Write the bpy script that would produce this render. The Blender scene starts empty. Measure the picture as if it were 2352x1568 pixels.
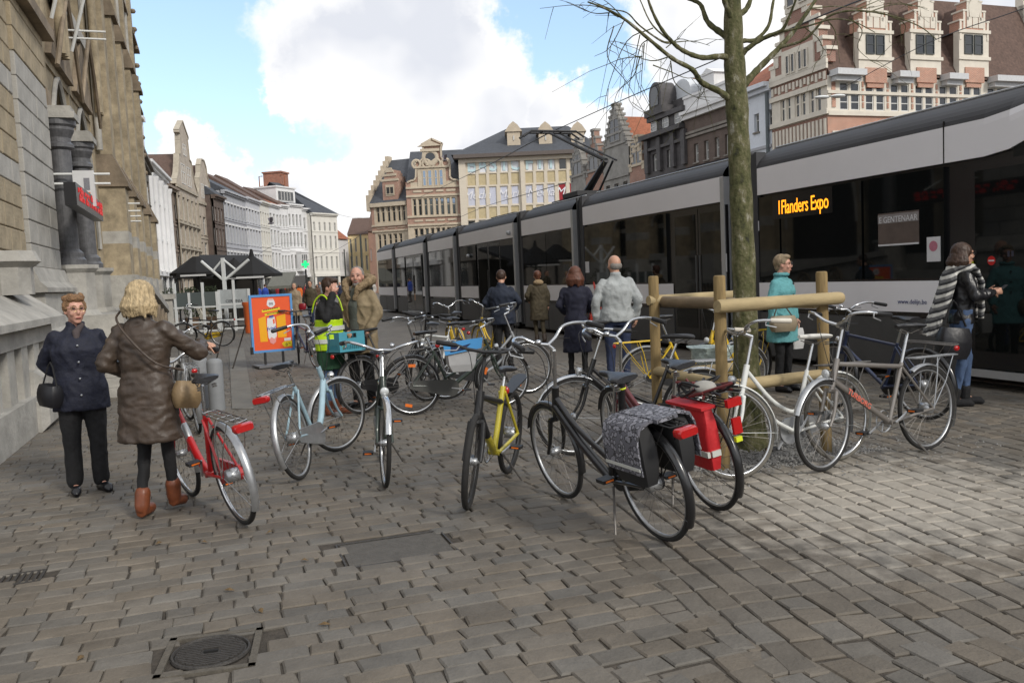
import bpy, bmesh, math, random
from mathutils import Vector, Matrix, noise
random.seed(7)
rnd = random.Random(11)
SC = bpy.context.scene
# ---------------------------------------------------------------- camera
EYE = 1.58
FPX = 1960.0                      # focal length in photo pixels (photo taken as 2352 x 1568)
ROLL = math.radians(2.6); PITCH = math.atan(150.8 / FPX)
cp, sp, cr, sr = math.cos(PITCH), math.sin(PITCH), math.cos(ROLL), math.sin(ROLL)
FW = Vector((0, cp, -sp)); UP0 = Vector((0, sp, cp)); RT0 = Vector((1, 0, 0))
RT = cr * RT0 - sr * UP0; UP = sr * RT0 + cr * UP0
cam = bpy.data.objects.new('camera', bpy.data.cameras.new('camera'))
SC.collection.objects.link(cam)
cam.data.sensor_width = 36; cam.data.lens = 36 * FPX / 2352
cam.data.clip_start = 0.05; cam.data.clip_end = 3000
m = Matrix((RT, UP, -FW)).transposed().to_4x4(); m.translation = (0, 0, EYE)
cam.matrix_world = m
SC.camera = cam
# ---------------------------------------------------------------- sky, sun, exposure
SUN_EL, SUN_AZ = math.radians(34), math.radians(138)      # azimuth clockwise from +Y: behind the camera, well to the right
world = bpy.data.worlds.new("World"); SC.world = world; world.use_nodes = True
SKY_STRENGTH, CLOUD_STRENGTH, SUN_STRENGTH = 0.12, 0.76, 1.5
def ray_dir(x, y): return (FW * FPX + RT * (x - 1176) + UP * (784 - y)).normalized()
def make_world():
    nt = world.node_tree; N = nt.nodes; L = nt.links; N.clear()
    out = N.new('ShaderNodeOutputWorld')
    sky = N.new('ShaderNodeTexSky'); sky.sky_type = 'NISHITA'; sky.sun_disc = False
    sky.sun_elevation = SUN_EL; sky.sun_rotation = SUN_AZ
    sky.air_density = 1.0; sky.dust_density = 1.2; sky.ozone_density = 1.6
    bs = N.new('ShaderNodeBackground'); bs.inputs[1].default_value = SKY_STRENGTH; L.new(sky.outputs[0], bs.inputs[0])
    veil = N.new('ShaderNodeBackground'); veil.inputs[0].default_value = (.62, .82, 1, 1); veil.inputs[1].default_value = .22
    add = N.new('ShaderNodeAddShader'); L.new(bs.outputs[0], add.inputs[0]); L.new(veil.outputs[0], add.inputs[1])
    tc = N.new('ShaderNodeTexCoord')
    n1 = N.new('ShaderNodeTexNoise'); n1.inputs['Scale'].default_value = 9; n1.inputs['Detail'].default_value = 7; n1.inputs['Roughness'].default_value = .62
    L.new(tc.outputs['Generated'], n1.inputs['Vector'])
    def M(op, a, b=None, c=None, clamp=False):
        n = N.new('ShaderNodeMath'); n.operation = op; n.use_clamp = clamp
        for i, v in enumerate((a, b, c)):
            if v is None: continue
            if isinstance(v, (int, float)): n.inputs[i].default_value = v
            else: L.new(v, n.inputs[i])
        return n.outputs[0]
    def V(op, a, b):
        n = N.new('ShaderNodeVectorMath'); n.operation = op
        for i, v in enumerate((a, b)):
            if isinstance(v, (tuple, Vector)): n.inputs[i].default_value = tuple(v)
            else: L.new(v, n.inputs[i])
        return n
    off = V('MULTIPLY', V('SUBTRACT', n1.outputs['Color'], (.5, .5, .5)).outputs[0], (.16, .16, .16)).outputs[0]
    p = V('ADD', tc.outputs['Generated'], off).outputs[0]
    blobs = [(760,130,190),(930,60,210),(640,225,75),(980,240,190),(1150,260,140),(1290,265,90),(1040,90,120),(690,480,85),(815,425,95),
             (860,520,170),(410,345,75),(470,400,80),(350,470,140),(1430,340,105),(1590,90,150),(1720,60,220),(1750,320,250),(2000,120,300),(2300,0,200),(1180,430,230),(620,560,140)]
    acc = None
    for bx, by, br in blobs:
        d = V('DISTANCE', p, ray_dir(bx, by)).outputs['Value']
        v = M('SUBTRACT', 1.0, M('DIVIDE', d, br * .95 / FPX))
        acc = v if acc is None else M('SMOOTH_MAX', acc, v, .18)
    # clouds over the rest of the sky
    n3 = N.new('ShaderNodeTexNoise'); n3.inputs['Scale'].default_value = 2.2; n3.inputs['Detail'].default_value = 6; L.new(tc.outputs['Generated'], n3.inputs['Vector'])
    rest = M('MULTIPLY', M('SUBTRACT', n3.outputs['Fac'], .36), 5.0)
    side = V('DOT_PRODUCT', tc.outputs['Generated'], tuple(ray_dir(1176, 500))).outputs['Value']
    away = M('SUBTRACT', .82, side, clamp=False)
    rest = M('MINIMUM', rest, M('MULTIPLY', away, 6.0))
    acc = M('MAXIMUM', acc, rest)
    cov = N.new('ShaderNodeMapRange'); cov.interpolation_type = 'SMOOTHSTEP'
    L.new(acc, cov.inputs['Value']); cov.inputs['From Min'].default_value = -.10; cov.inputs['From Max'].default_value = .20
    n2 = N.new('ShaderNodeTexNoise'); n2.inputs['Scale'].default_value = 5.0; n2.inputs['Detail'].default_value = 4; n2.inputs['Roughness'].default_value = .5
    sh = V('ADD', tc.outputs['Generated'], (1.3, .2, .9)).outputs[0]; L.new(sh, n2.inputs['Vector'])
    core = M('MULTIPLY', M('SUBTRACT', n2.outputs['Fac'], .40, clamp=True), 5.5, clamp=True)
    core = M('MULTIPLY', core, M('MULTIPLY', acc, 2.2, clamp=True))
    cr_ = N.new('ShaderNodeValToRGB'); L.new(core, cr_.inputs[0])
    cr_.color_ramp.elements[0].color = (1.06, 1.05, 1.04, 1); cr_.color_ramp.elements[1].color = (.73, .755, .82, 1)
    bc = N.new('ShaderNodeBackground'); bc.inputs[1].default_value = CLOUD_STRENGTH; L.new(cr_.outputs[0], bc.inputs[0])
    mx = N.new('ShaderNodeMixShader'); L.new(cov.outputs[0], mx.inputs[0]); L.new(add.outputs[0], mx.inputs[1]); L.new(bc.outputs[0], mx.inputs[2])
    L.new(mx.outputs[0], out.inputs['Surface'])
make_world()
sun = bpy.data.objects.new('sun', bpy.data.lights.new('sun', 'SUN')); SC.collection.objects.link(sun)
sun.data.energy = SUN_STRENGTH; sun.data.angle = math.radians(10); sun.data.color = (1, .95, .87)
sd = Vector((math.sin(SUN_AZ) * math.cos(SUN_EL), math.cos(SUN_AZ) * math.cos(SUN_EL), math.sin(SUN_EL)))
sun.rotation_euler = sd.to_track_quat('Z', 'Y').to_euler()
SC.view_settings.view_transform = 'Standard'; SC.view_settings.look = 'None'
SC.view_settings.gamma = 1; SC.view_settings.use_curve_mapping = False
SC.view_settings.exposure = 0.52
SC.render.engine = 'CYCLES'
SC.cycles.use_denoising = True; SC.cycles.max_bounces = 5; SC.cycles.diffuse_bounces = 2; SC.cycles.glossy_bounces = 3
SC.cycles.transparent_max_bounces = 6; SC.cycles.transmission_bounces = 3; SC.cycles.caustics_reflective = False; SC.cycles.caustics_refractive = False

# ---------------------------------------------------------------- places
HEAD = math.radians(19.2)                                     # the tram street runs 19.2 degrees left of +Y
TD = Vector((-math.sin(HEAD), math.cos(HEAD), 0)); ND = Vector((math.cos(HEAD), math.sin(HEAD), 0))
def street(u, v, z=0.0): return TD * u + ND * v + Vector((0, 0, z))
def sight(x, y): return FW * FPX + RT * (x - 1176) + UP * (784 - y)
def ground_at(x, y, z=0.0):
    d = sight(x, y); t = (z - EYE) / d.z
    return Vector((d.x * t, d.y * t, z))
def far_at(x, y, Y):
    d = sight(x, y); t = Y / d.y
    return Vector((d.x * t, Y, EYE + d.z * t))
def on_line(x, y, v):                                          # point on the vertical plane at street offset v -> (u, z)
    d = sight(x, y); t = v / d.dot(ND)
    return d.dot(TD) * t, EYE + d.z * t

# ---------------------------------------------------------------- mesh builder
def catmull(pts, n=5):
    P = [Vector(p) for p in pts]
    if len(P) < 3: return P
    out = []
    Q = [P[0] * 2 - P[1]] + P + [P[-1] * 2 - P[-2]]
    for i in range(1, len(Q) - 2):
        a, b, c, d = Q[i-1], Q[i], Q[i+1], Q[i+2]
        for k in range(n):
            t = k / n
            out.append(.5 * ((2*b) + (c-a)*t + (2*a-5*b+4*c-d)*t*t + (3*b-a-3*c+d)*t**3))
    out.append(P[-1]); return out
class MB:
    def __init__(s): s.v = []; s.f = []; s.m = []; s.mi = 0; s.col = []
    def add(s, vs, fs):
        o = len(s.v); s.v.extend([Vector(p) for p in vs])
        for f in fs: s.f.append([i + o for i in f]); s.m.append(s.mi)
        return s
    def box(s, x0, x1, y0, y1, z0, z1, M=None):
        vs = [Vector((x, y, z)) for z in (z0, z1) for y in (y0, y1) for x in (x0, x1)]
        if M is not None: vs = [M @ p for p in vs]
        return s.add(vs, [(0,2,3,1),(4,5,7,6),(0,1,5,4),(2,6,7,3),(0,4,6,2),(1,3,7,5)])
    def bbox(s, x0, x1, y0, y1, z0, z1, b=.01):
        # box with chamfered vertical (y-front) edges: an inset ring on the -y face
        vs = [(x0,y1,z0),(x1,y1,z0),(x1,y1,z1),(x0,y1,z1),(x0,y0+b,z0),(x1,y0+b,z0),(x1,y0+b,z1),(x0,y0+b,z1),(x0+b,y0,z0+b),(x1-b,y0,z0+b),(x1-b,y0,z1-b),(x0+b,y0,z1-b)]
        return s.add(vs, [(0,3,2,1),(0,1,5,4),(1,2,6,5),(2,3,7,6),(3,0,4,7),(4,5,9,8),(5,6,10,9),(6,7,11,10),(7,4,8,11),(8,9,10,11)])
    def prism(s, poly, a0, a1, axis='y'):
        # poly in (x,z) extruded along y (or (x,y) along z, or (y,z) along x)
        n = len(poly)
        def P(p, a): return (p[0], a, p[1]) if axis == 'y' else (p[0], p[1], a) if axis == 'z' else (a, p[0], p[1])
        vs = [P(p, a0) for p in poly] + [P(p, a1) for p in poly]
        fs = [tuple(range(n)), tuple(range(2*n-1, n-1, -1))] + [(i, i+n, (i+1) % n + n, (i+1) % n) for i in range(n)]
        return s.add(vs, fs)
    def quad(s, a, b, c, d): return s.add([a, b, c, d], [(0,1,2,3)])
    def tube(s, pts, r, n=8, smooth=0, cap=True, flat=1.0):
        P = catmull(pts, smooth) if smooth else [Vector(p) for p in pts]
        R = r if isinstance(r, (list, tuple)) else [r] * len(P)
        if len(R) != len(P): R = [R[0] + (R[-1] - R[0]) * i / (len(P) - 1) for i in range(len(P))] if len(R) == 2 else [R[min(len(R)-1, int(i * len(R) / len(P)))] for i in range(len(P))]
        o = len(s.v); up = None
        for i, p in enumerate(P):
            t = (P[min(i+1, len(P)-1)] - P[max(i-1, 0)])
            if t.length < 1e-9: t = Vector((0, 0, 1))
            t.normalize()
            if up is None: up = t.orthogonal().normalized() if abs(t.z) > .98 else Vector((0, 0, 1))
            a = (up - t * up.dot(t))
            a = a.normalized() if a.length > 1e-5 else t.orthogonal().normalized()
            b = t.cross(a); up = a
            for k in range(n):
                q = 2 * math.pi * k / n
                s.v.append(p + a * (R[i] * math.cos(q)) + b * (R[i] * flat * math.sin(q)))
        for i in range(len(P) - 1):
            for k in range(n):
                s.f.append([o+i*n+k, o+i*n+(k+1) % n, o+(i+1)*n+(k+1) % n, o+(i+1)*n+k]); s.m.append(s.mi)
        if cap:
            s.f.append([o+k for k in reversed(range(n))]); s.m.append(s.mi)
            s.f.append([o+(len(P)-1)*n+k for k in range(n)]); s.m.append(s.mi)
        return s
    def ring(s, c, R, r, axis='y', n=36, m=6, a0=0, a1=2*math.pi, sx=1.0):
        # torus / arc in the plane normal to axis
        full = abs(a1 - a0 - 2*math.pi) < 1e-6; o = len(s.v); N_ = n if full else n + 1; c = Vector(c)
        for i in range(N_):
            a = a0 + (a1 - a0) * i / n
            if axis == 'y': e, f = Vector((math.cos(a), 0, math.sin(a))), Vector((0, 1, 0))
            elif axis == 'x': e, f = Vector((0, math.cos(a), math.sin(a))), Vector((1, 0, 0))
            else: e, f = Vector((math.cos(a), math.sin(a), 0)), Vector((0, 0, 1))
            for k in range(m):
                q = 2*math.pi*k/m
                s.v.append(c + e * (R + r*math.cos(q)) + f * (r*sx*math.sin(q)))
        for i in range(n if full else n):
            j = (i+1) % N_
            for k in range(m):
                s.f.append([o+i*m+k, o+j*m+k, o+j*m+(k+1) % m, o+i*m+(k+1) % m]); s.m.append(s.mi)
        return s
    def ball(s, c, r, seg=12, rings=8, M=None):
        rx, ry, rz = (r, r, r) if isinstance(r, (int, float)) else r
        o = len(s.v); c = Vector(c)
        for i in range(rings + 1):
            th = math.pi * i / rings
            for k in range(seg):
                ph = 2*math.pi*k/seg
                p = Vector((rx*math.sin(th)*math.cos(ph), ry*math.sin(th)*math.sin(ph), rz*math.cos(th)))
                if M is not None: p = M @ p
                s.v.append(c + p)
        for i in range(rings):
            for k in range(seg):
                s.f.append([o+i*seg+k, o+(i+1)*seg+k, o+(i+1)*seg+(k+1) % seg, o+i*seg+(k+1) % seg]); s.m.append(s.mi)
        return s
    def lathe(s, prof, c=(0,0,0), n=16, sx=1, sy=1):
        # prof: list of (radius, z)
        o = len(s.v); c = Vector(c)
        for r, z in prof:
            for k in range(n):
                a = 2*math.pi*k/n; s.v.append(c + Vector((r*sx*math.cos(a), r*sy*math.sin(a), z)))
        for i in range(len(prof)-1):
            for k in range(n):
                s.f.append([o+i*n+k, o+i*n+(k+1) % n, o+(i+1)*n+(k+1) % n, o+(i+1)*n+k]); s.m.append(s.mi)
        s.f.append([o+k for k in reversed(range(n))]); s.m.append(s.mi)
        s.f.append([o+(len(prof)-1)*n+k for k in range(n)]); s.m.append(s.mi)
        return s
    def loft(s, rings, cap=True):
        o = len(s.v); n = len(rings[0])
        for r in rings: s.v.extend(Vector(p) for p in r)
        for i in range(len(rings)-1):
            for k in range(n):
                s.f.append([o+i*n+k, o+i*n+(k+1) % n, o+(i+1)*n+(k+1) % n, o+(i+1)*n+k]); s.m.append(s.mi)
        if cap:
            s.f.append([o+k for k in reversed(range(n))]); s.m.append(s.mi)
            s.f.append([o+(len(rings)-1)*n+k for k in range(n)]); s.m.append(s.mi)
        return s
    def mesh(s, name, mats=None, smooth=False):
        me = bpy.data.meshes.new(name); me.from_pydata([tuple(p) for p in s.v], [], s.f)
        for mt in ([] if mats is None else mats if isinstance(mats, (list, tuple)) else [mats]): me.materials.append(mt)
        if any(s.m): me.polygons.foreach_set('material_index', s.m)
        if smooth: me.polygons.foreach_set('use_smooth', [True] * len(me.polygons))
        me.update(); return me
    def build(s, name, mats=None, parent=None, smooth=False, label=None, kind=None):
        me = s.mesh(name, mats, smooth)
        if smooth == 'auto' or smooth is True:
            try: me.set_sharp_from_angle(angle=math.radians(50))
            except Exception: pass
        return put(name, me, parent, label=label, kind=kind)
def put(name, me, parent=None, loc=None, rot=None, label=None, kind=None, cat=None, group=None, scale=None):
    o = bpy.data.objects.new(name, me); SC.collection.objects.link(o)
    if parent is not None: o.parent = parent
    if loc is not None: o.location = loc
    if rot is not None: o.rotation_euler = rot
    if scale is not None: o.scale = scale
    return tag(o, label, cat, group, kind)
def tag(o, label=None, cat=None, group=None, kind=None):
    if label: o['label'] = label
    if cat: o['category'] = cat
    if group: o['group'] = group
    if kind: o['kind'] = kind
    return o
def thing(name, label, cat, loc=(0,0,0), rz=0.0, group=None):
    o = bpy.data.objects.new(name, None); SC.collection.objects.link(o)
    o.location = loc; o.rotation_euler = (0, 0, rz); o.empty_display_size = .2
    return tag(o, label, cat, group)
def copy_tree(o, parent=None):
    c = o.copy(); SC.collection.objects.link(c); c.parent = parent
    for ch in KIDS.get(o.name, []) or [x for x in o.children]: copy_tree(ch, c)
    return c
KIDS = {}
def text_mesh(body, size, depth=.004, align='CENTER', shear=0.0, bold=0.0, spacing=1.0):
    cu = bpy.data.curves.new('text', 'FONT'); cu.body = body; cu.size = size; cu.extrude = depth; cu.align_x = align
    cu.shear = shear; cu.offset = bold; cu.space_character = spacing; cu.resolution_u = 3
    ob = bpy.data.objects.new('text', cu); SC.collection.objects.link(ob)
    dg = bpy.context.evaluated_depsgraph_get()
    me = bpy.data.meshes.new_from_object(ob.evaluated_get(dg)); bpy.data.objects.remove(ob); bpy.data.curves.remove(cu)
    me.materials.clear(); return me

# ---------------------------------------------------------------- materials
MATS = {}
def mat(name, col, rough=.7, metal=0.0, var=.12, scale=6.0, bump=0.0, bscale=40.0, spec=.5, dirt=0.0, emit=None, coat=0.0, col2=None, stretch=None, attr=None):
    if name in MATS: return MATS[name]
    m = bpy.data.materials.new(name); m.use_nodes = True; MATS[name] = m
    nt = m.node_tree; N, L = nt.nodes, nt.links; b = N['Principled BSDF']
    b.inputs['Roughness'].default_value = rough; b.inputs['Metallic'].default_value = metal
    b.inputs['Specular IOR Level'].default_value = spec; b.inputs['Coat Weight'].default_value = coat; b.inputs['Coat Roughness'].default_value = .1
    col = tuple(col) + (1,); m.diffuse_color = col
    tc = N.new('ShaderNodeTexCoord'); vec = tc.outputs['Object']
    if stretch:
        mp = N.new('ShaderNodeMapping'); mp.inputs['Scale'].default_value = stretch; L.new(vec, mp.inputs[0]); vec = mp.outputs[0]
    src = None
    if var or col2:
        n = N.new('ShaderNodeTexNoise'); n.inputs['Scale'].default_value = scale; n.inputs['Detail'].default_value = 6; n.inputs['Roughness'].default_value = .65; L.new(vec, n.inputs[0])
        rp = N.new('ShaderNodeValToRGB'); L.new(n.outputs['Fac'], rp.inputs[0])
        rp.color_ramp.elements[0].position = .3; rp.color_ramp.elements[1].position = .7
        lo = tuple(c * (1 - var) for c in col[:3]) if col2 is None else tuple(col2)
        hi = tuple(min(1, c * (1 + var)) for c in col[:3])
        rp.color_ramp.elements[0].color = lo + (1,); rp.color_ramp.elements[1].color = hi + (1,)
        src = rp.outputs[0]
    if dirt:
        n = N.new('ShaderNodeTexNoise'); n.inputs['Scale'].default_value = scale * .23; n.inputs['Detail'].default_value = 8; n.inputs['Roughness'].default_value = .75; L.new(vec, n.inputs[0])
        mr = N.new('ShaderNodeMapRange'); L.new(n.outputs['Fac'], mr.inputs[0]); mr.inputs[1].default_value = .45; mr.inputs[2].default_value = .7; mr.inputs[4].default_value = dirt
        mx = N.new('ShaderNodeMix'); mx.data_type = 'RGBA'; L.new(mr.outputs[0], mx.inputs[0]); L.new(src, mx.inputs[6])
        mx.inputs[7].default_value = tuple(c * .28 for c in col[:3]) + (1,); src = mx.outputs[2]
    if attr:
        at = N.new('ShaderNodeAttribute'); at.attribute_name = attr
        mx = N.new('ShaderNodeMix'); mx.data_type = 'RGBA'; mx.blend_type = 'MULTIPLY'; mx.inputs[0].default_value = 1
        L.new(src, mx.inputs[6]); L.new(at.outputs['Color'], mx.inputs[7]); src = mx.outputs[2]
    if src is not None: L.new(src, b.inputs['Base Color'])
    else: b.inputs['Base Color'].default_value = col
    if bump:
        n = N.new('ShaderNodeTexNoise'); n.inputs['Scale'].default_value = bscale; n.inputs['Detail'].default_value = 5; L.new(vec, n.inputs[0])
        bp = N.new('ShaderNodeBump'); bp.inputs['Strength'].default_value = min(1, bump); bp.inputs['Distance'].default_value = .02; L.new(n.outputs['Fac'], bp.inputs['Height']); L.new(bp.outputs[0], b.inputs['Normal'])
    if emit:
        b.inputs['Emission Color'].default_value = tuple(emit[:3]) + (1,); b.inputs['Emission Strength'].default_value = emit[3]
    return m
def brick_mat(name, c1, c2, mortar, bw=.22, bh=.07, ms=.012, rough=.85, bump=.5, dirt=.3):
    if name in MATS: return MATS[name]
    m = mat(name, c1, rough, var=.1)
    nt = m.node_tree; N, L = nt.nodes, nt.links; b = N['Principled BSDF']
    tc = N.new('ShaderNodeTexCoord')
    sp_ = N.new('ShaderNodeSeparateXYZ'); L.new(tc.outputs['Object'], sp_.inputs[0])
    ad = N.new('ShaderNodeMath'); L.new(sp_.outputs[0], ad.inputs[0]); L.new(sp_.outputs[1], ad.inputs[1])
    cb = N.new('ShaderNodeCombineXYZ'); L.new(ad.outputs[0], cb.inputs[0]); L.new(sp_.outputs[2], cb.inputs[1])
    br = N.new('ShaderNodeTexBrick'); L.new(cb.outputs[0], br.inputs[0]); br.inputs['Scale'].default_value = 1
    br.inputs['Color1'].default_value = tuple(c1) + (1,); br.inputs['Color2'].default_value = tuple(c2) + (1,); br.inputs['Mortar'].default_value = tuple(mortar) + (1,)
    br.inputs['Brick Width'].default_value = bw; br.inputs['Row Height'].default_value = bh; br.inputs['Mortar Size'].default_value = ms
    n = N.new('ShaderNodeTexNoise'); n.inputs['Scale'].default_value = 1.3; n.inputs['Detail'].default_value = 8; n.inputs['Roughness'].default_value = .7; L.new(tc.outputs['Object'], n.inputs[0])
    mr = N.new('ShaderNodeMapRange'); L.new(n.outputs['Fac'], mr.inputs[0]); mr.inputs[1].default_value = .4; mr.inputs[2].default_value = .75; mr.inputs[3].default_value = 1.1; mr.inputs[4].default_value = 1 - dirt
    mx = N.new('ShaderNodeMix'); mx.data_type = 'RGBA'; mx.blend_type = 'MULTIPLY'; mx.inputs[0].default_value = 1; L.new(br.outputs[0], mx.inputs[6]); L.new(mr.outputs[0], mx.inputs[7])
    L.new(mx.outputs[2], b.inputs['Base Color'])
    bp = N.new('ShaderNodeBump'); bp.inputs['Strength'].default_value = bump; bp.inputs['Distance'].default_value = .01; bp.invert = True; L.new(br.outputs['Fac'], bp.inputs['Height']); L.new(bp.outputs[0], b.inputs['Normal'])
    return m
def glass_mat(name, col, rough=.08, spec=.9, var=0):
    return mat(name, col, rough, 0, var, spec=spec, scale=1.5, bump=.03, bscale=1.2)
# ================================================================ GROUND
def paving_material(name, joints):
    m = bpy.data.materials.new(name); m.use_nodes = True; nt = m.node_tree; N, L = nt.nodes, nt.links; b = N['Principled BSDF']
    tc = N.new('ShaderNodeTexCoord')
    n = N.new('ShaderNodeTexNoise'); n.inputs['Scale'].default_value = 3; n.inputs['Detail'].default_value = 9; n.inputs['Roughness'].default_value = .7; L.new(tc.outputs['Object'], n.inputs[0])
    rp = N.new('ShaderNodeValToRGB'); L.new(n.outputs['Fac'], rp.inputs[0]); e = rp.color_ramp.elements
    e[0].position = .3; e[0].color = (.106, .094, .078, 1); e[1].position = .72; e[1].color = (.170, .152, .127, 1)
    src = rp.outputs[0]
    if not joints:
        at = N.new('ShaderNodeAttribute'); at.attribute_name = 'tone'
        mx = N.new('ShaderNodeMix'); mx.data_type = 'RGBA'; mx.blend_type = 'MULTIPLY'; mx.inputs[0].default_value = 1; L.new(src, mx.inputs[6]); L.new(at.outputs['Color'], mx.inputs[7]); src = mx.outputs[2]
    else:
        mp = N.new('ShaderNodeMapping'); mp.inputs['Rotation'].default_value = (0, 0, -HEAD); L.new(tc.outputs['Object'], mp.inputs[0])
        br = N.new('ShaderNodeTexBrick'); br.inputs['Scale'].default_value = 1; br.inputs['Brick Width'].default_value = .22; br.inputs['Row Height'].default_value = .15; br.inputs['Mortar Size'].default_value = .009
        br.inputs['Color1'].default_value = (1, 1, 1, 1); br.inputs['Color2'].default_value = (.9, .88, .86, 1); br.inputs['Mortar'].default_value = (.62, .6, .56, 1); L.new(mp.outputs[0], br.inputs[0])
        mx = N.new('ShaderNodeMix'); mx.data_type = 'RGBA'; mx.blend_type = 'MULTIPLY'; mx.inputs[0].default_value = 1; L.new(src, mx.inputs[6]); L.new(br.outputs[0], mx.inputs[7]); src = mx.outputs[2]
    # big worn patches
    n3 = N.new('ShaderNodeTexNoise'); n3.inputs['Scale'].default_value = .55; n3.inputs['Detail'].default_value = 6; n3.inputs['Roughness'].default_value = .6; L.new(tc.outputs['Object'], n3.inputs[0])
    mr3 = N.new('ShaderNodeMapRange'); L.new(n3.outputs['Fac'], mr3.inputs[0]); mr3.inputs[1].default_value = .35; mr3.inputs[2].default_value = .65; mr3.inputs[3].default_value = .84; mr3.inputs[4].default_value = 1.14
    mx = N.new('ShaderNodeMix'); mx.data_type = 'RGBA'; mx.blend_type = 'MULTIPLY'; mx.inputs[0].default_value = 1; L.new(src, mx.inputs[6]); L.new(mr3.outputs[0], mx.inputs[7]); src = mx.outputs[2]
    # sandy dust spread round the tree pit
    c = ground_at(2010, 1135)
    vm = N.new('ShaderNodeVectorMath'); vm.operation = 'DISTANCE'; L.new(tc.outputs['Object'], vm.inputs[0]); vm.inputs[1].default_value = c
    n2 = N.new('ShaderNodeTexNoise'); n2.inputs['Scale'].default_value = 7; n2.inputs['Detail'].default_value = 7; L.new(tc.outputs['Object'], n2.inputs[0])
    a = N.new('ShaderNodeMath'); a.operation = 'MULTIPLY_ADD'; L.new(n2.outputs['Fac'], a.inputs[0]); a.inputs[1].default_value = -2.6; L.new(vm.outputs['Value'], a.inputs[2])
    mr = N.new('ShaderNodeMapRange'); L.new(a.outputs[0], mr.inputs[0]); mr.inputs[1].default_value = -.8; mr.inputs[2].default_value = .25; mr.inputs[3].default_value = .72; mr.inputs[4].default_value = 0
    mx = N.new('ShaderNodeMix'); mx.data_type = 'RGBA'; L.new(mr.outputs[0], mx.inputs[0]); L.new(src, mx.inputs[6]); mx.inputs[7].default_value = (.42, .385, .33, 1); src = mx.outputs[2]
    L.new(src, b.inputs['Base Color']); b.inputs['Roughness'].default_value = .72; b.inputs['Specular IOR Level'].default_value = .35
    nb = N.new('ShaderNodeTexNoise'); nb.inputs['Scale'].default_value = 55; nb.inputs['Detail'].default_value = 6; L.new(tc.outputs['Object'], nb.inputs[0])
    nb2 = N.new('ShaderNodeTexNoise'); nb2.inputs['Scale'].default_value = 9; nb2.inputs['Detail'].default_value = 3; L.new(tc.outputs['Object'], nb2.inputs[0])
    ad = N.new('ShaderNodeMath'); ad.operation = 'MULTIPLY_ADD'; L.new(nb.outputs['Fac'], ad.inputs[0]); ad.inputs[1].default_value = .4; L.new(nb2.outputs['Fac'], ad.inputs[2])
    bp = N.new('ShaderNodeBump'); bp.inputs['Strength'].default_value = .55; bp.inputs['Distance'].default_value = .02; L.new(ad.outputs[0], bp.inputs['Height'])
    if joints:
        bp2 = N.new('ShaderNodeBump'); bp2.invert = True; bp2.inputs['Strength'].default_value = .6; bp2.inputs['Distance'].default_value = .015; L.new(br.outputs['Fac'], bp2.inputs['Height']); L.new(bp.outputs[0], bp2.inputs['Normal']); bp = bp2
    L.new(bp.outputs[0], b.inputs['Normal'])
    return m
M_STONE = paving_material('cobble_stone', False)
M_PAVE_FAR = paving_material('paving_far', True)
M_JOINT = mat('joint_dirt', (.055, .046, .036), .95, var=.4, scale=25, bump=.5, bscale=90)
M_IRON = mat('cast_iron', (.06, .055, .05), .6, .3, var=.3, scale=30, bump=.3, bscale=120, dirt=.3)
M_GRAVEL = mat('gravel', (.25, .245, .235), .9, var=.35, scale=30)

STONE_FAR = 15.0
MB().add([(-900, -60, -.013), (900, -60, -.013), (900, 1500, -.013), (-900, 1500, -.013)], [(0,1,2,3)]).build('ground', M_JOINT, kind='structure')
g = MB(); g.add([(-900, STONE_FAR, -.004), (900, STONE_FAR, -.004), (900, 1500, -.004), (-900, 1500, -.004)], [(0,1,2,3)])
g.add([(-900, 1, -.004), (-11.6, 1, -.004), (-11.6, STONE_FAR, -.004), (-900, STONE_FAR, -.004)], [(0,1,2,3)])
g.add([(11.6, 1, -.004), (900, 1, -.004), (900, STONE_FAR, -.004), (11.6, STONE_FAR, -.004)], [(0,1,2,3)])
g.add([(-900, -60, -.004), (900, -60, -.004), (900, 1, -.004), (-900, 1, -.004)], [(0,1,2,3)])
g.build('road', M_PAVE_FAR, kind='structure')
pavement = thing('pavement', None, None); pavement['kind'] = 'structure'
# zone borders (world points)
AB = [ground_at(1370, 1215), ground_at(1465, 1328), ground_at(1560, 1400), ground_at(1728, 1506)]
CB = [ground_at(900, 1600), ground_at(1225, 1554), ground_at(1609, 1525), ground_at(1776, 1513), ground_at(1991, 1491), ground_at(2400, 1440), ground_at(2700, 1400)]
def side_line(p, pts):
    # signed: >0 = to the right of / below the polyline
    best = None
    for a, b in zip(pts, pts[1:]):
        ab = b - a; t = max(0, min(1, (p - a).dot(ab) / ab.dot(ab))); q = a + ab * t; d = (p - q).length
        s = ab.x * (p.y - a.y) - ab.y * (p.x - a.x)
        if best is None or d < best[0]: best = (d, s)
    return best[1]
ABX = [AB[0] + (AB[0] - AB[1]).normalized() * 9] + AB + [AB[-1] + (AB[-1] - AB[-2]).normalized() * 6]
def zone(p):
    if side_line(p, CB) < 0: return 'C'          # below the curve
    return 'B' if side_line(p, ABX) > 0 else 'A'
PIT_C = Vector((1.98, 7.35, 0))
MAN_C = ground_at(485, 1495); COVER = (ground_at(815, 1232), ground_at(960, 1225), ground_at(1010, 1283), ground_at(860, 1292)); GRATE_C = ground_at(30, 1328)
COV_C = sum(COVER, Vector()) / 4
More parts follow.
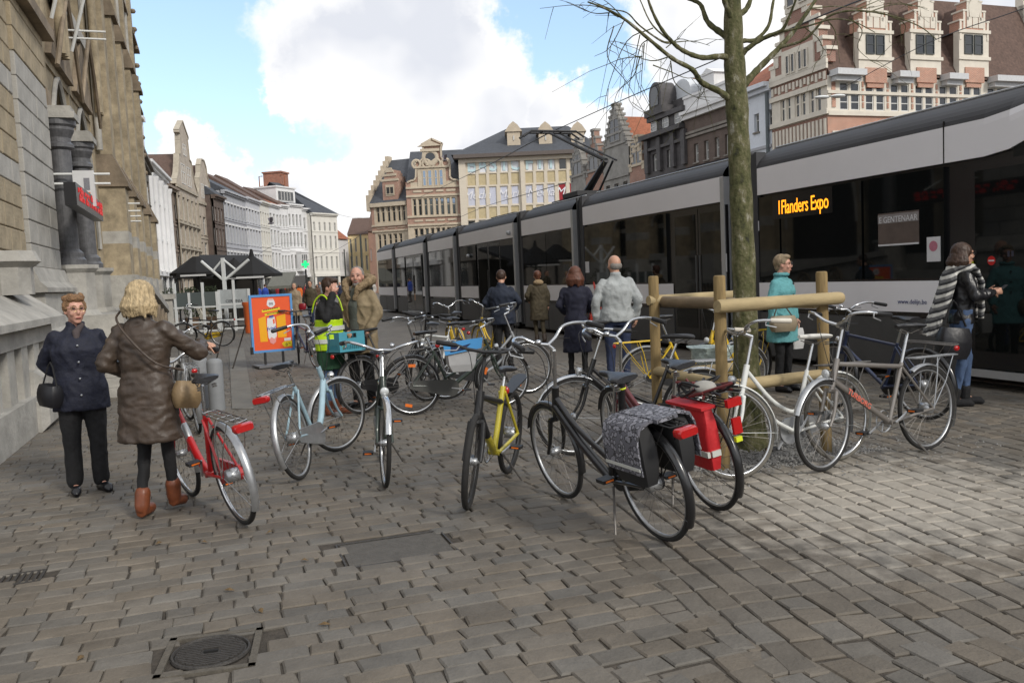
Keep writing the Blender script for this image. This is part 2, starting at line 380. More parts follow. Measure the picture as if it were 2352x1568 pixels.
def blocked(p):
    q = p - PIT_C
    if abs(q.dot(Vector((.9, .43, 0)))) < .80 and abs(q.dot(Vector((-.43, .9, 0)))) < .72: return True
    if (p - MAN_C).length < .23: return True
    c = p - COV_C
    if abs(c.dot(ND)) < .33 and abs(c.dot(TD)) < .25: return True
    c = p - GRATE_C
    return abs(c.dot(ND)) < .16 and abs(c.dot(TD)) < .11
def in_view(p):
    if p.y < 2.6 or p.y > STONE_FAR: return False
    return abs(p.x) < .7 * p.y + .9
NB = [Vector((.2*math.cos(q), .2*math.sin(q), 0)) for q in (0, .785, 1.57, 2.36, 3.14, 3.93, 4.71, 5.5)]
stones = []                                        # (corner list, tone, z)
def lay(zone_name, heading, width, jw, row):
    d = Vector((-math.sin(heading), math.cos(heading), 0)); n = Vector((d.y, -d.x, 0))
    r = random.Random(hash(zone_name) % 100 + 5)
    r = random.Random({'A': 3, 'B': 4, 'C': 5}[zone_name])
    along, across = (n, d) if zone_name == 'A' else (d, n)
    t = -14.0
    k = 0
    while t < 18:
        rw = row * r.uniform(.88, 1.12); s = -14 - r.random() * width; k += 1
        while s < 18:
            L_ = width * r.uniform(.65, 1.4)
            c = along * (s + L_/2) + across * (t + rw/2)
            zc = zone(c); ok = zc == zone_name; low = 0
            if not ok and in_view(c) and 'ABC'.index(zc) > 'ABC'.index(zone_name) and any(zone(c + q) == zone_name for q in NB): ok = True; low = -.009 if zone_name == 'A' else -.005
            if in_view(c) and ok and not blocked(c):
                g_ = jw * r.uniform(.6, 1.3); j = lambda: r.uniform(-.009, .009)
                cs = [along*(s+g_/2+j()) + across*(t+g_/2+j()), along*(s+L_-g_/2+j()) + across*(t+g_/2+j()),
                      along*(s+L_-g_/2+j()) + across*(t+rw-g_/2+j()), along*(s+g_/2+j()) + across*(t+rw-g_/2+j())]
                if (cs[1]-cs[0]).cross(cs[2]-cs[1]).z < 0: cs.reverse()
                tn = r.uniform(.86, 1.12); tint = r.uniform(-.04, .05)
                stones.append((cs, (tn*(1+tint), tn, tn*(1-tint*1.3), 1), low + r.uniform(-.003, .003), r.uniform(-.011, .011), r.uniform(-.011, .011)))
            s += L_
        t += rw
lay('A', HEAD, .185, .007, .122); lay('B', math.radians(11), .205, .012, .148); lay('C', HEAD + .02, .20, .011, .125)
def stone_geo(mb, st, cols):
    cs, tone, z, tx, ty = st; c = sum(cs, Vector()) / 4
    rings = []
    base = [Vector((p.x, p.y, -.045)) for p in cs]
    def lift(p, k, zz): q = c + (p - c) * k; return Vector((q.x, q.y, zz + (q.x-c.x)*tx*1.5 + (q.y-c.y)*ty*1.5))
    L = max((cs[0]-cs[2]).length, .1)
    r1 = [lift(p, 1.0, z - .008) for p in cs]; r2 = []
    for a, b in zip(cs, cs[1:] + cs[:1]):
        r2.append(a)
    r2 = [lift(p, 1 - .011/L*2, z - .001) for p in cs]; top = c.copy(); top.z = z + .001
    o = len(mb.v); mb.add(base + r1 + r2 + [top], [])
    for i in range(4):
        j = (i+1) % 4
        for f in ((i, j, 4+j, 4+i), (4+i, 4+j, 8+j, 8+i), (8+i, 8+j, 12)):
            mb.f.append([o+q for q in f]); mb.m.append(0); cols.append(tone)
def tone_attr(me, cols):
    at = me.color_attributes.new('tone', 'FLOAT_COLOR', 'CORNER'); buf = []
    for p, c in zip(me.polygons, cols): buf.extend(list(c) * p.loop_total)
    at.data.foreach_set('color', buf)
def px_size(st):
    c = sum(st[0], Vector()) / 4; e = c - Vector((0, 0, EYE)); d = e.dot(FW)
    x = e.dot(RT) / d * FPX + 1176; y = 784 - e.dot(UP) / d * FPX
    inside = -20 < x < 2372 and y < 1585
    return -c.length if inside else -99 - c.length
stones.sort(key=px_size, reverse=True)
for st in stones[:300]:
    mb = MB(); cols = []; stone_geo(mb, st, cols); me = mb.mesh('cobble_stone', M_STONE); tone_attr(me, cols)
    put('cobble_stone', me, pavement)
mb = MB(); cols = []
for st in stones[300:]: stone_geo(mb, st, cols)
me = mb.mesh('cobble_stones', M_STONE); tone_attr(me, cols); put('cobble_stones', me, pavement, kind='stuff')

# manhole cover in a rotated square frame
t = thing('manhole_cover', 'round ribbed cast iron manhole cover in a square stone frame, near the bottom edge', 'manhole cover', MAN_C, HEAD * .6); t.scale = (.6, .6, 1)
fr = MB()
for a in range(4):
    M_ = Matrix.Rotation(a * math.pi/2, 4, 'Z')
    fr.box(-.34, .34, .29, .34, -.045, .002, M_)
fr.build('frame', mat('frame_stone', (.10, .088, .07), .85, var=.25, scale=20, bump=.4), t)
MB().lathe([(.335, -.04), (.335, -.012), (.0, -.012)], n=4).build('frame_bed', mat('frame_concrete', (.1, .09, .075), .9, bump=.4), t)
rim = MB(); rim.ring((0,0,-.004), .268, .012, 'z', 40, 6); rim.build('rim', M_IRON, t, True)
ld = MB(); ld.lathe([(.25, -.03), (.25, -.002), (.06, -.002)], n=36)
for i in range(-7, 8):
    w = math.sqrt(max(.0, .235**2 - (i*.031)**2))
    if abs(i) < 2: ld.box(-w, -.07, i*.031-.007, i*.031+.007, -.002, .006).box(.07, w, i*.031-.007, i*.031+.007, -.002, .006)
    else: ld.box(-w, w, i*.031-.007, i*.031+.007, -.002, .006)
ld.build('lid', M_IRON, t)
MB().box(-.05, .05, -.012, .012, -.001, .008).build('handle', mat('black_hole', (.01,.01,.01), .9, var=0), t)
# flat stone-filled inspection cover and an iron grate
t = thing('inspection_cover', 'flat rectangular stone cover sunk in the cobbles in front of the parked bicycles', 'cover', COV_C, HEAD)
b_ = MB(); b_.box(-.32, .32, -.235, -.222, -.04, -.002).box(-.32, .32, .222, .235, -.04, -.002).box(-.33, -.32, -.235, .235, -.04, -.002).box(.32, .33, -.235, .235, -.04, -.002)
b_.build('edge_strip', M_IRON, t); MB().box(-.305, .305, -.208, .208, -.04, -.006).build('stone_slab', mat('slab', (.085,.078,.068), .8, var=.2, scale=14, bump=.5, bscale=60), t)
t = thing('drain_grate', 'small dark iron drain grate in the cobbles at the left edge', 'drain', GRATE_C, HEAD); t.scale = (.55, .55, 1)
b_ = MB(); b_.box(-.28, .28, -.2, -.17, -.04, 0).box(-.28, .28, .17, .2, -.04, 0).box(-.28, -.25, -.17, .17, -.04, 0).box(.25, .28, -.17, .17, -.04, 0); b_.build('frame', M_IRON, t)
for i in range(8): MB().box(-.25 + i*.064, -.225 + i*.064, -.17, .17, -.03, -.002).build('bar', M_IRON, t)
# fallen leaves
LW = ['below the middle, left of the flat inspection cover', 'just right of the brown coat woman\'s boots', 'behind the rear wheel of the red bicycle', 'between the red bicycle and the ice blue one, low down', 'below the inspection cover, halfway to the bottom edge', 'nearest the bottom edge, right of the manhole', 'at the lower left between drain and manhole', 'close to the left edge of the inspection cover']
ml = mat('dead_leaf', (.12, .075, .03), .8, var=.4, scale=60)
for i, (x, y) in enumerate([(527,1358),(365,1250),(470,1248),(620,1225),(600,1405),(745,1437),(185,1515),(700,1290)]):
    p = ground_at(x, y); s_ = .03
    lf = MB(); lf.add([(-s_,0,.004),(0,-s_*.45,.010),(s_,0,.006),(0,s_*.45,.012),(0,0,.02)], [(0,1,4),(1,2,4),(2,3,4),(3,0,4)])
    o = lf.build('leaf', ml); o.location = p + Vector((0,0,.004)); o.rotation_euler = (.1, .1, i*1.3)
    tag(o, 'small dry brown leaf lying ' + LW[i], 'leaf', 'dry leaves scattered on the cobbles')
# tree pit gravel
M_ = Matrix.Rotation(math.atan2(.43, .9), 4, 'Z')
pit = MB(); pit.box(-.82, .82, -.74, .74, -.045, -.012, M_); o = pit.build('gravel_bed', mat('gravel_soil', (.15,.145,.135), .95, var=.5, scale=40, bump=.8, bscale=80), kind='stuff'); o.location = PIT_C
gr = MB(); r = random.Random(5)
for i in range(5200):
    x, y = r.uniform(-.88, .88), r.uniform(-.8, .8)
    if i % 5 == 0: x, y = r.uniform(-1.5, 1.7), r.uniform(-1.3, 1.0)
    s_ = r.uniform(.006, .016); c = M_ @ Vector((x, y, -.008 + r.uniform(0, .012)))
    if i % 5 == 0: c.z = .004; s_ *= .7
    a = r.uniform(0, 6.3); ca, sa = math.cos(a)*s_, math.sin(a)*s_
    gr.add([c+Vector((ca,sa,0)), c+Vector((-sa,ca,-.2*s_)), c+Vector((-ca,-sa,0)), c+Vector((sa,-ca,.2*s_)), c+Vector((.2*s_,0,s_*.8))], [(0,1,4),(1,2,4),(2,3,4),(3,0,4)])
o = gr.build('gravel', M_GRAVEL, kind='stuff'); o.location = PIT_C
# ================================================================ BUILDINGS: helpers
def facade_root(name, label, p0, p1, group=None, cat='building'):
    d = p1 - p0; d.z = 0
    t = thing(name, label, cat, Vector((p0.x, p0.y, 0)), math.atan2(d.y, d.x), group)
    t_len = d.length; d.normalize(); n = Vector((-d.y, d.x, 0))
    def hit(x, y, back=0.0):
        s = sight(x, y); o = Vector((p0.x, p0.y, 0)) + n * back
        k = n.dot(o - Vector((0, 0, EYE))) / n.dot(s); q = Vector((0, 0, EYE)) + s * k
        return (q - o).dot(d), q.z
    return t, t_len, hit
def wall_grid(openings, x0, x1, z0, z1, mats, name, parent, reveal=.22, zones=(), y=0.0, rmi=0):
    """wall with real openings; zones: (x0,x1,z0,z1,material index)"""
    xs = sorted({round(v, 3) for v in [x0, x1] + [o[0] for o in openings] + [o[1] for o in openings] + [q for zn in zones for q in zn[:2]] if x0 <= v <= x1})
    zs = sorted({round(v, 3) for v in [z0, z1] + [o[2] for o in openings] + [o[3] for o in openings] + [q for zn in zones for q in zn[2:4]] if z0 <= v <= z1})
    b = MB()
    for i in range(len(xs)-1):
        for j in range(len(zs)-1):
            a, c, e, f = xs[i], xs[i+1], zs[j], zs[j+1]; mx, mz = (a+c)/2, (e+f)/2
            if c - a < .002 or f - e < .002: continue
            if any(o[0] < mx < o[1] and o[2] < mz < o[3] for o in openings): continue
            b.mi = 0
            for zn in zones:
                if zn[0] < mx < zn[1] and zn[2] < mz < zn[3]: b.mi = zn[4]
            b.add([(a, y, e), (c, y, e), (c, y, f), (a, y, f)], [(0,1,2,3)])
    b.mi = rmi
    for o in openings:
        a, c, e, f = o[:4]
        b.add([(a,y,e),(a,y+reveal,e),(a,y+reveal,f),(a,y,f)], [(0,1,2,3)]); b.add([(c,y,e),(c,y,f),(c,y+reveal,f),(c,y+reveal,e)], [(0,1,2,3)])
        b.add([(a,y,f),(a,y+reveal,f),(c,y+reveal,f),(c,y,f)], [(0,1,2,3)]); b.add([(a,y,e),(c,y,e),(c,y+reveal,e),(a,y+reveal,e)], [(0,1,2,3)])
    return b.build(name, mats, parent)
WCACHE = {}
def window(parent, x0, x1, z0, z1, fm, gm, y=.2, cols=2, trans=(.66,), ft=.07, sill=None, gname='pane', label=None):
    w, h = x1-x0, z1-z0; key = (round(w, 2), round(h, 2), cols, tuple(trans), fm.name, round(ft, 3))
    if key not in WCACHE:
        b = MB()
        b.box(0, w, 0, .08, 0, ft).box(0, w, 0, .08, h-ft, h).box(0, ft, 0, .08, ft, h-ft).box(w-ft, w, 0, .08, ft, h-ft)
        for i in range(1, cols): b.box(w*i/cols-ft*.45, w*i/cols+ft*.45, .005, .075, ft, h-ft)
        for t in trans: b.box(ft, w-ft, .01, .07, h*t-ft*.4, h*t+ft*.4)
        fr = b.mesh('window', fm)
        p = MB(); p.box(ft*.5, w-ft*.5, .045, .055, ft*.5, h-ft*.5)
        WCACHE[key] = (fr, p)
        WCACHE[key + ('pane',)] = {}
    fr, p = WCACHE[key]; pc = WCACHE[key + ('pane',)]
    if gm.name not in pc: pc[gm.name] = p.mesh(gname, gm)
    o = put('window', fr, parent, (x0, y, z0), label=label)
    put(gname, pc[gm.name], o)
    if sill is not None:
        k = ('sill', round(w, 2), sill.name)
        if k not in WCACHE: WCACHE[k] = MB().box(-.08, w+.08, -.0-y-.1, -.002, -.12, -.004).mesh('sill', sill)
        put('sill', WCACHE[k], o)
    return o
def roof_gable(name, parent, x0, x1, ze, zr, depth, m, over=.25, y0=0.0, th=.18, hipl=0, hipr=0):
    b = MB(); ym = y0 + depth/2
    A, B = (x0, y0-over, ze), (x1, y0-over, ze); C, D = (x1-hipr, ym, zr), (x0+hipl, ym, zr); E, F_ = (x0, y0+depth+over, ze), (x1, y0+depth+over, ze)
    b.add([A, B, C, D, E, F_], [(0,1,2,3), (5,4,3,2), (0,3,4), (1,5,2), (0,4,5,1)])
    return b.build(name, m, parent)
def body(parent, W, z1, depth, m, y0=.42, z0=0.0): return MB().box(0.01, W-.01, y0, depth, z0, z1-.01).build('side_wall', m, parent)
MW = mat('white_frame', (.62, .62, .6), .5, var=.05); MWD = mat('dark_frame', (.05, .06, .06), .5, var=.1)
MG = glass_mat('window_glass', (.028, .032, .036)); MGL = mat('sky_glass', (.30, .38, .47), .04, .9, var=.1, scale=.4, spec=1)
MGC = mat('curtain_glass', (.26, .26, .25), .12, 0, .25, scale=1.2, spec=.9)
MSLATE = mat('slate_roof', (.062, .068, .08), .75, var=.25, scale=3, bump=.3, bscale=14, dirt=.2)
MTILE_B = mat('brown_tiles', (.115, .072, .056), .85, var=.3, scale=5, bump=.6, bscale=18, dirt=.3)
MTILE_O = mat('orange_tiles', (.32, .115, .06), .85, var=.3, scale=5, bump=.6, bscale=18, dirt=.3)
MSTONE_L = mat('cream_stone', (.42, .375, .30), .85, var=.15, scale=2, bump=.2, bscale=12, dirt=.35)
MBK_RED = brick_mat('red_brick', (.36, .165, .11), (.28, .12, .085), (.38, .33, .28), dirt=.2)
MBK_BRN = brick_mat('brown_brick', (.13, .085, .07), (.10, .065, .055), (.15, .13, .11), dirt=.3)
MZINC = mat('zinc_gutter', (.55, .56, .57), .5, .1, var=.1)
MCHIM = brick_mat('chimney_brick', (.40, .15, .09), (.33, .12, .08), (.3, .2, .15))

def plain_house(name, label, xl, Yl, xr, Yr, ytop, wall, rows, n, roof=MSLATE, roof_y=None, fm=MW, gm=MG, depth=11, base=None, cornice=True, trim=None, wfrac=.55, group=None, cols=2, trans=(.68,), hipl=0, hipr=0, shop=True, surround=None, courses=True, pattern=None):
    p0, p1 = far_at(xl, ytop, Yl), far_at(xr, ytop, Yr)
    t, W, hit = facade_root(name, label, p0, p1, group)
    H = far_at(xl, ytop, Yl).z; trim = trim or wall
    ops = []; 
    for (a, c) in rows:
        for i in range(n):
            cx = (i + .5) * W / n
            if pattern and not pattern(i): continue
            ops.append((cx - W/n*wfrac/2, cx + W/n*wfrac/2, H*a, H*c))
    wins = list(ops)
    if shop:
        k = max(1, int(W / 4.5)); sw = []
        for i in range(k):
            a = W*(i+.08)/k; c = W*(i+.92)/k; sw.append((a, c, .35, 3.0)); ops.append((a, c, .35, 3.0))
    wall_grid(ops, 0, W, 0, H, [wall], 'wall', t)
    body(t, W, H, depth, wall)
    for (a, c, e, f) in wins:
        window(t, a, c, e, f, fm, gm, cols=cols, trans=trans, ft=.08, sill=trim)
        if surround: 
            MB().box(a-.16, c+.16, -.07, -.003, f+.02, f+.26).build('lintel', surround, t)
    if shop:
        for s_ in sw: window(t, *s_, MWD, MG, cols=3, trans=(.78,), ft=.09, label='wide ground floor shop window')
        MB().box(.05, W-.05, -.16, -.004, 3.05, 3.6).build('shop_fascia', trim, t)
    if courses:
        for (a, c) in rows[:-1]:
            MB().box(0.002, W-.002, -.09, -.003, H*c + (H*(rows[1][0]-rows[0][1]) if len(rows) > 1 else 1)*.45, H*c + (H*(rows[1][0]-rows[0][1]) if len(rows) > 1 else 1)*.45+.2).build('string_course', trim, t)
    if cornice:
        b = MB(); b.box(-.02, W+.02, -.25, .28, H-.45, H-.2).box(-.05, W+.05, -.5, .28, H-.2, H+.05); b.build('cornice', trim, t)
    if roof_y is not None:
        zr = H + (far_at(xl, roof_y, Yl).z - H)*1.75
        roof_gable('roof', t, -.05, W+.05, H+.06, zr, depth, roof, .4, hipl=hipl, hipr=hipr)
    return t, W, H, hit
# ================================================================ LEFT ROW, BEYOND THE POST OFFICE (near to far)
rw3 = [(.30,.46),(.54,.70),(.77,.90)]
mGreyD = mat('dark_limestone', (.22,.2,.175), .85, var=.25, scale=1.5, bump=.2, dirt=.4)
mWht = mat('white_plaster', (.76,.76,.76), .8, var=.06, scale=1, dirt=.12)
mGryP = mat('grey_plaster', (.42,.43,.46), .8, var=.08, scale=1, dirt=.2)
mGryL = mat('light_grey_plaster', (.56,.57,.60), .8, var=.06, scale=1, dirt=.15)
mCrm = mat('cream_plaster', (.72,.70,.64), .8, var=.06, scale=1, dirt=.12)
mBei = mat('beige_stone', (.46,.40,.33), .85, var=.2, scale=1.4, bump=.2, dirt=.35)
mBrn = mat('brown_stone', (.25,.2,.16), .85, var=.25, scale=1.4, bump=.2, dirt=.35)
# 0 dark stone house hard against the post office
t, W, H, hit = plain_house('stone_house', 'tall weathered stone house squeezed in just beyond the post office', 312, 60, 336, 72, 335, mGreyD, [(.28,.42),(.5,.66),(.74,.9)], 3, fm=MWD, depth=9, trim=mGreyD)
b = MB(); b.box(-.2, W*.6, .2, 1.2, H, H+1.6).box(-.3, W*.6+.1, .1, 1.3, H+1.6, H+1.9); b.build('parapet', mWht, t)
# 1 white neoclassical with attic chimney and half columns
t, W, H, hit = plain_house('white_house', 'white house with pilasters and a large white chimney block beside the dark roof', 336, 76, 379, 90, 366, mWht, [(.27,.44),(.53,.70),(.77,.90)], 4, fm=MW, depth=12, wfrac=.5, roof=MTILE_B)
for i in range(5):
    x = W*i/4; x = min(max(x, .25), W-.25)
    MB().lathe([(.34,H*.26),(.3,H*.28),(.26,H*.5),(.25,H*.88),(.36,H*.9),(.4,H*.92)], (x, -.12, 0), 10).build('pilaster', mWht, t, True)
b = MB(); b.box(-.3, 2.2, .3, 2.2, H, H+3.6).box(-.5, 2.4, .1, 2.4, H+3.6, H+4.0).box(-.4, 2.3, .2, 2.3, H+4.0, H+4.2).box(-.1, 2.0, .5, 2.0, H+4.2, H+4.6); b.build('chimney', mWht, t)
# 2 narrow brown house with the big dark roof
t, W, H, hit = plain_house('brown_house', 'narrow brown house with a big dark pitched roof left of the tall volute gable', 379, 91, 402, 96, 424, mBrn, [(.28,.42),(.5,.64),(.72,.86)], 3, depth=12, trim=mBrn, fm=MW)
zr = far_at(379, 332, 96).z
b = MB(); b.add([(-6, 1, H+1.5), (W+.5, 0, H), (W+.5, 5, zr), (-6, 5, zr), (-6, 11, H), (W+.5, 11, H)], [(0,1,2,3),(3,2,5,4),(0,3,4),(1,5,2),(0,4,5,1)]); b.build('roof', MTILE_B, t)
# 3 tall gable
def gable_house(name, label, xl, Yl, xr, Yr, ysh, prof, wall, rows, n, gm=MG, roof=MTILE_B, roof_y=None, fm=MW, top_w=(), trim=None, cols=2):
    t, W, H, hit = plain_house(name, label, xl, Yl, xr, Yr, ysh, wall, rows, n, depth=12, trim=trim or wall, fm=fm, gm=gm, cornice=False, wfrac=.66, cols=cols)
    # prof: list of (fraction of W, height above the shoulder in m) outlining the gable, left to right
    poly = [(0, H)] + [(W*a, H+h*.82) for a, h in prof] + [(W, H)]
    gb = MB().prism(poly, -.02, .45); gb.build('gable', wall, t)
    cop = MB(); 
    for (a, c) in zip(poly, poly[1:]):
        dx, dz = c[0]-a[0], c[1]-a[1]; L_ = math.hypot(dx, dz)
        if L_ < .05: continue
        nx, nz = -dz/L_*.16, dx/L_*.16
        cop.add([(a[0],-.12,a[1]),(c[0],-.12,c[1]),(c[0]+nx,-.12,c[1]+nz),(a[0]+nx,-.12,a[1]+nz),(a[0],.5,a[1]),(c[0],.5,c[1]),(c[0]+nx,.5,c[1]+nz),(a[0]+nx,.5,a[1]+nz)], [(0,1,2,3),(7,6,5,4),(3,2,6,7),(0,4,5,1),(0,3,7,4),(1,5,6,2)])
    cop.build('coping', trim or wall, t)
    for (a, c, e, f) in top_w:
        o = window(t, W*a, W*c, H+e*.82, H+f*.82, fm, gm, y=-.06, cols=2, trans=(.6,), ft=.09)
    MB().box(-.02, W+.02, -.2, -.002, H-.25, H+.1).build('cornice', trim or wall, t)
    if roof_y: 
        zt = H + roof_y; MB().add([(0,.46,H),(W,.46,H),(W/2,.46,zt),(0,12,H),(W,12,H),(W/2,12,zt)], [(0,2,5,3),(1,4,5,2),(0,1,2),(3,5,4),(0,3,4,1)]).build('roof', roof, t)
    return t, W, H, hit
H3 = gable_house('gabled_house', 'tall cream stone gabled house with sweeping volutes and a slender pedimented top', 403, 95, 451, 107, 423,
   [(.03,.6),(.12,1.6),(.18,3.0),(.22,4.4),(.30,4.6),(.32,6.6),(.34,7.6),(.28,7.8),(.5,9.6),(.72,7.8),(.66,7.6),(.68,6.6),(.70,4.6),(.78,4.4),(.82,3.0),(.88,1.6),(.97,.6)],
   mBei, [(.14,.27),(.31,.46),(.51,.67),(.72,.92)], 5, trim=MSTONE_L, top_w=((.28,.46,.6,3.4),(.54,.72,.6,3.4),(.43,.57,4.8,6.4)), roof_y=4.2)
for z in (.3,.49,.7): MB().box(-.02, H3[1]+.02, -.22, -.004, H3[2]*z-.25, H3[2]*z).build('string_course', MSTONE_L, H3[0])
for i in range(6): MB().box(max(0,H3[1]*i/5-.18), min(H3[1],H3[1]*i/5+.18), -.12, -.003, H3[2]*.29, H3[2]*.94).build('pilaster', MSTONE_L, H3[0])
H4 = gable_house('gabled_house', 'smaller beige stone house with a rounded scroll gable, right of the tall volute gable', 452, 108, 489, 116, 462,
   [(.04,.8),(.16,2.0),(.2,3.6),(.3,4.6),(.32,5.8),(.42,6.8),(.58,6.8),(.68,5.8),(.7,4.6),(.8,3.6),(.84,2.0),(.96,.8)],
   mBei, [(.22,.36),(.44,.6),(.68,.86)], 4, trim=MSTONE_L, top_w=((.3,.46,.8,3.0),(.54,.7,.8,3.0)), roof_y=5.0)
# 5.. the long row
rowH = [(.28,.44),(.53,.69),(.76,.89)]
plain_house('brick_house', 'narrow dark brown brick house left of the grey terrace', 489, 112, 511, 117, 447, MBK_BRN, rowH, 3, roof_y=395, depth=12, trim=MBK_BRN)
plain_house('terraced_house', 'grey plastered terraced house under a slate roof with skylights', 511, 117, 561, 129, 436, mGryP, rowH, 7, roof_y=398, depth=13, surround=mWht)
plain_house('terraced_house', 'lighter grey plastered terraced house with five bays and white lintels', 561, 129, 594, 138, 452, mGryL, rowH, 5, roof=MTILE_B, roof_y=414, depth=13, surround=mWht)
plain_house('terraced_house', 'greyish cream terraced house under brown tiles, right of the grey ones', 594, 138, 616, 144, 461, mCrm, rowH, 4, roof=MTILE_B, roof_y=424, depth=13)
plain_house('terraced_house', 'narrow white three-bay house under an orange tiled roof', 616, 144, 639, 150, 467, mWht, [(.30,.47),(.55,.72),(.78,.9)], 3, roof=MTILE_O, roof_y=442, depth=13)
plain_house('townhouse', 'narrow tall white townhouse with paired windows below the brick chimney tower', 639, 150, 659, 153, 470, mWht, rowH, 3, roof=MTILE_B, roof_y=443, depth=13, wfrac=.6)
t, W, H, hit = plain_house('townhouse', 'white townhouse with a glazed white attic box and a first floor bay window', 659, 153, 692, 157, 468, mWht, rowH, 4, roof=MSLATE, roof_y=455, depth=13)
b = MB(); b.box(-1.0, W+.2, 1.4, 6, H+.1, H+3.0).box(-1.2, W+.4, 1.2, 6.2, H+3.0, H+3.25); b.build('attic', mWht, t)
for i in range(5): window(t, -.6+i*W*.2, .5+i*W*.2, H+.7, H+2.4, MW, MG, y=1.33, cols=1, trans=())
b = MB(); b.box(W*.42, W*.86, -1.0, 0, H*.27, H*.46).box(W*.40, W*.88, -1.15, 0, H*.46, H*.48).box(W*.40, W*.88, -1.15, 0, H*.255, H*.27); b.build('bay_window', mWht, t)
for i in range(3): window(t, W*(.44+i*.135), W*(.56+i*.135), H*.295, H*.445, MW, MG, y=-1.06, cols=1, trans=(.6,))
plain_house('townhouse', 'slim white townhouse between the attic-box house and the corner block', 692, 157, 714, 160, 478, mWht, rowH, 2, roof=MSLATE, roof_y=466, depth=13, wfrac=.4)
t, W, H, hit = plain_house('corner_building', 'cream corner building with a hipped slate roof at the end of the left row', 714, 158, 773, 164, 489, mCrm, [(.30,.46),(.56,.72),(.78,.89)], 5, roof=MSLATE, roof_y=444, depth=16, wfrac=.34, hipl=.5, hipr=9)
# brick chimney tower with pipe frames
p = far_at(646, 600, 166)
t = thing('chimney_tower', 'square red brick chimney tower with metal pipe frames above the white townhouses', 'chimney', Vector((p.x, p.y, 0)), -.2)
zt, zb = far_at(646, 399, 166).z, far_at(646, 440, 166).z
MB().box(-1.8, 1.8, -1.6, 1.6, zb-8, zt).build('shaft', MCHIM, t); MB().box(-2, 2, -1.8, 1.8, zt, zt+.3).build('cap', MCHIM, t)
for s_ in (-1, 1): MB().tube([(s_*1.9,-1.7,zt-.5),(s_*2.6,-1.7,zt-.5),(s_*2.6,-1.7,zb+1),(s_*1.9,-1.7,zb+1)], .12, 5).build('pipe_frame', MTILE_O, t)
# small houses at the end of the street
plain_house('cottage', 'low white and red brick house with steep red roof left of the yellow house', 772, 172, 799, 176, 549, mWht, [(.45,.75)], 3, roof=MTILE_O, roof_y=522, depth=10, cornice=False, wfrac=.35)
mYel = mat('yellow_plaster', (.92,.76,.44), .8, var=.05, dirt=.08)
plain_house('yellow_house', 'bright yellow rendered house with white windows at the far end of the street', 798, 178, 845, 178, 540, mYel, [(.36,.62),(.69,.93)], 4, roof=MTILE_B, roof_y=515, depth=14, wfrac=.36, cornice=False, surround=mYel, trans=(.7,))
plain_house('brick_cottage', 'small brownish house with a white window squeezed between yellow house and red brick gable', 845, 168, 872, 168, 532, mat('pink_brick', (.33,.2,.15), .85, var=.2, dirt=.3), [(.5,.7)], 3, roof=MTILE_B, roof_y=500, depth=12, wfrac=.3, cornice=False)
# ================================================================ FAR END OF THE SQUARE
def C5(x, y): return 816.7 + x*.2893, 272.2 + y*.2893          # picture coordinates used while measuring
YF = 120.0
mRedB = brick_mat('gable_brick', (.40,.2,.14), (.34,.16,.11), (.42,.36,.3), dirt=.12)
mSt = mat('gable_stone', (.55,.47,.36), .85, var=.12, scale=1.5, dirt=.2)
# -- left wing
p0, p1 = far_at(C5(128,0)[0], 500, YF+2), far_at(C5(412,0)[0], 500, YF)
t, W, hit = facade_root('brick_wing', 'red brick and stone wing with slate roof and one small stepped dormer', p0, p1)
H = hit(*C5(270, 668))[1]
ops = []
for a, c in ((165,193),(205,233),(250,278),(290,320),(333,360),(372,398)): ops.append((hit(*C5(a,820))[0], hit(*C5(c,820))[0], hit(*C5(280,820))[1], hit(*C5(280,695))[1]))
ops2 = [(hit(*C5(a,1000))[0], hit(*C5(c,1000))[0], hit(*C5(280,1045))[1], hit(*C5(280,915))[1]) for a, c in ((178,205),(218,245),(262,290),(303,333),(346,373))]
ops3 = [(o[0], o[1], 1.0, 4.5) for o in ops]
z1 = hit(*C5(280,845))[1]; z2 = hit(*C5(280,890))[1]
wall_grid(ops+ops2+ops3, 0, W, 0, H, [mSt, mRedB], 'wall', t, zones=[(0,W,z2,z1,1),(0,ops[0][0]-.3,0,H,1)])
body(t, W, H, 14, mRedB)
for o in ops+ops2: window(t, *o, mSt, MG, cols=1, trans=(.66,), ft=.12)
for o in ops3: window(t, *o, MWD, MG, cols=1)
MB().box(-.05, W, -.3, -.003, H-.5, H+.05).build('cornice', mSt, t)
for z in (z1, z2): MB().box(0, W, -.15, -.003, z-.12, z+.12).build('string_course', mSt, t)
for a, c in ((172,235),(258,318),(335,400)): MB().box(hit(*C5(a,870))[0], hit(*C5(c,870))[0], -.1, -.003, z2+.35, z1-.35).build('stone_panel', mSt, t)
zr = far_at(*C5(280,320), YF+7).z
roof_gable('roof', t, -.1, W+.1, H+.06, zr, 14, MSLATE, .3)
b = MB(); b.prism([(-.2+q, H-1) for q in (0,)] + [(-.7,H-1),(-.7,H),( -.7,H)], 0, .01) if False else None
par = MB()
for k in range(9):
    f = k/9; par.box(-.65, -.1, 7*f-.2, 7*(f+1/9)+.2, H-1, H+(zr-H)*(f+1/9)+.5)
par.build('stepped_parapet', mSt, t)
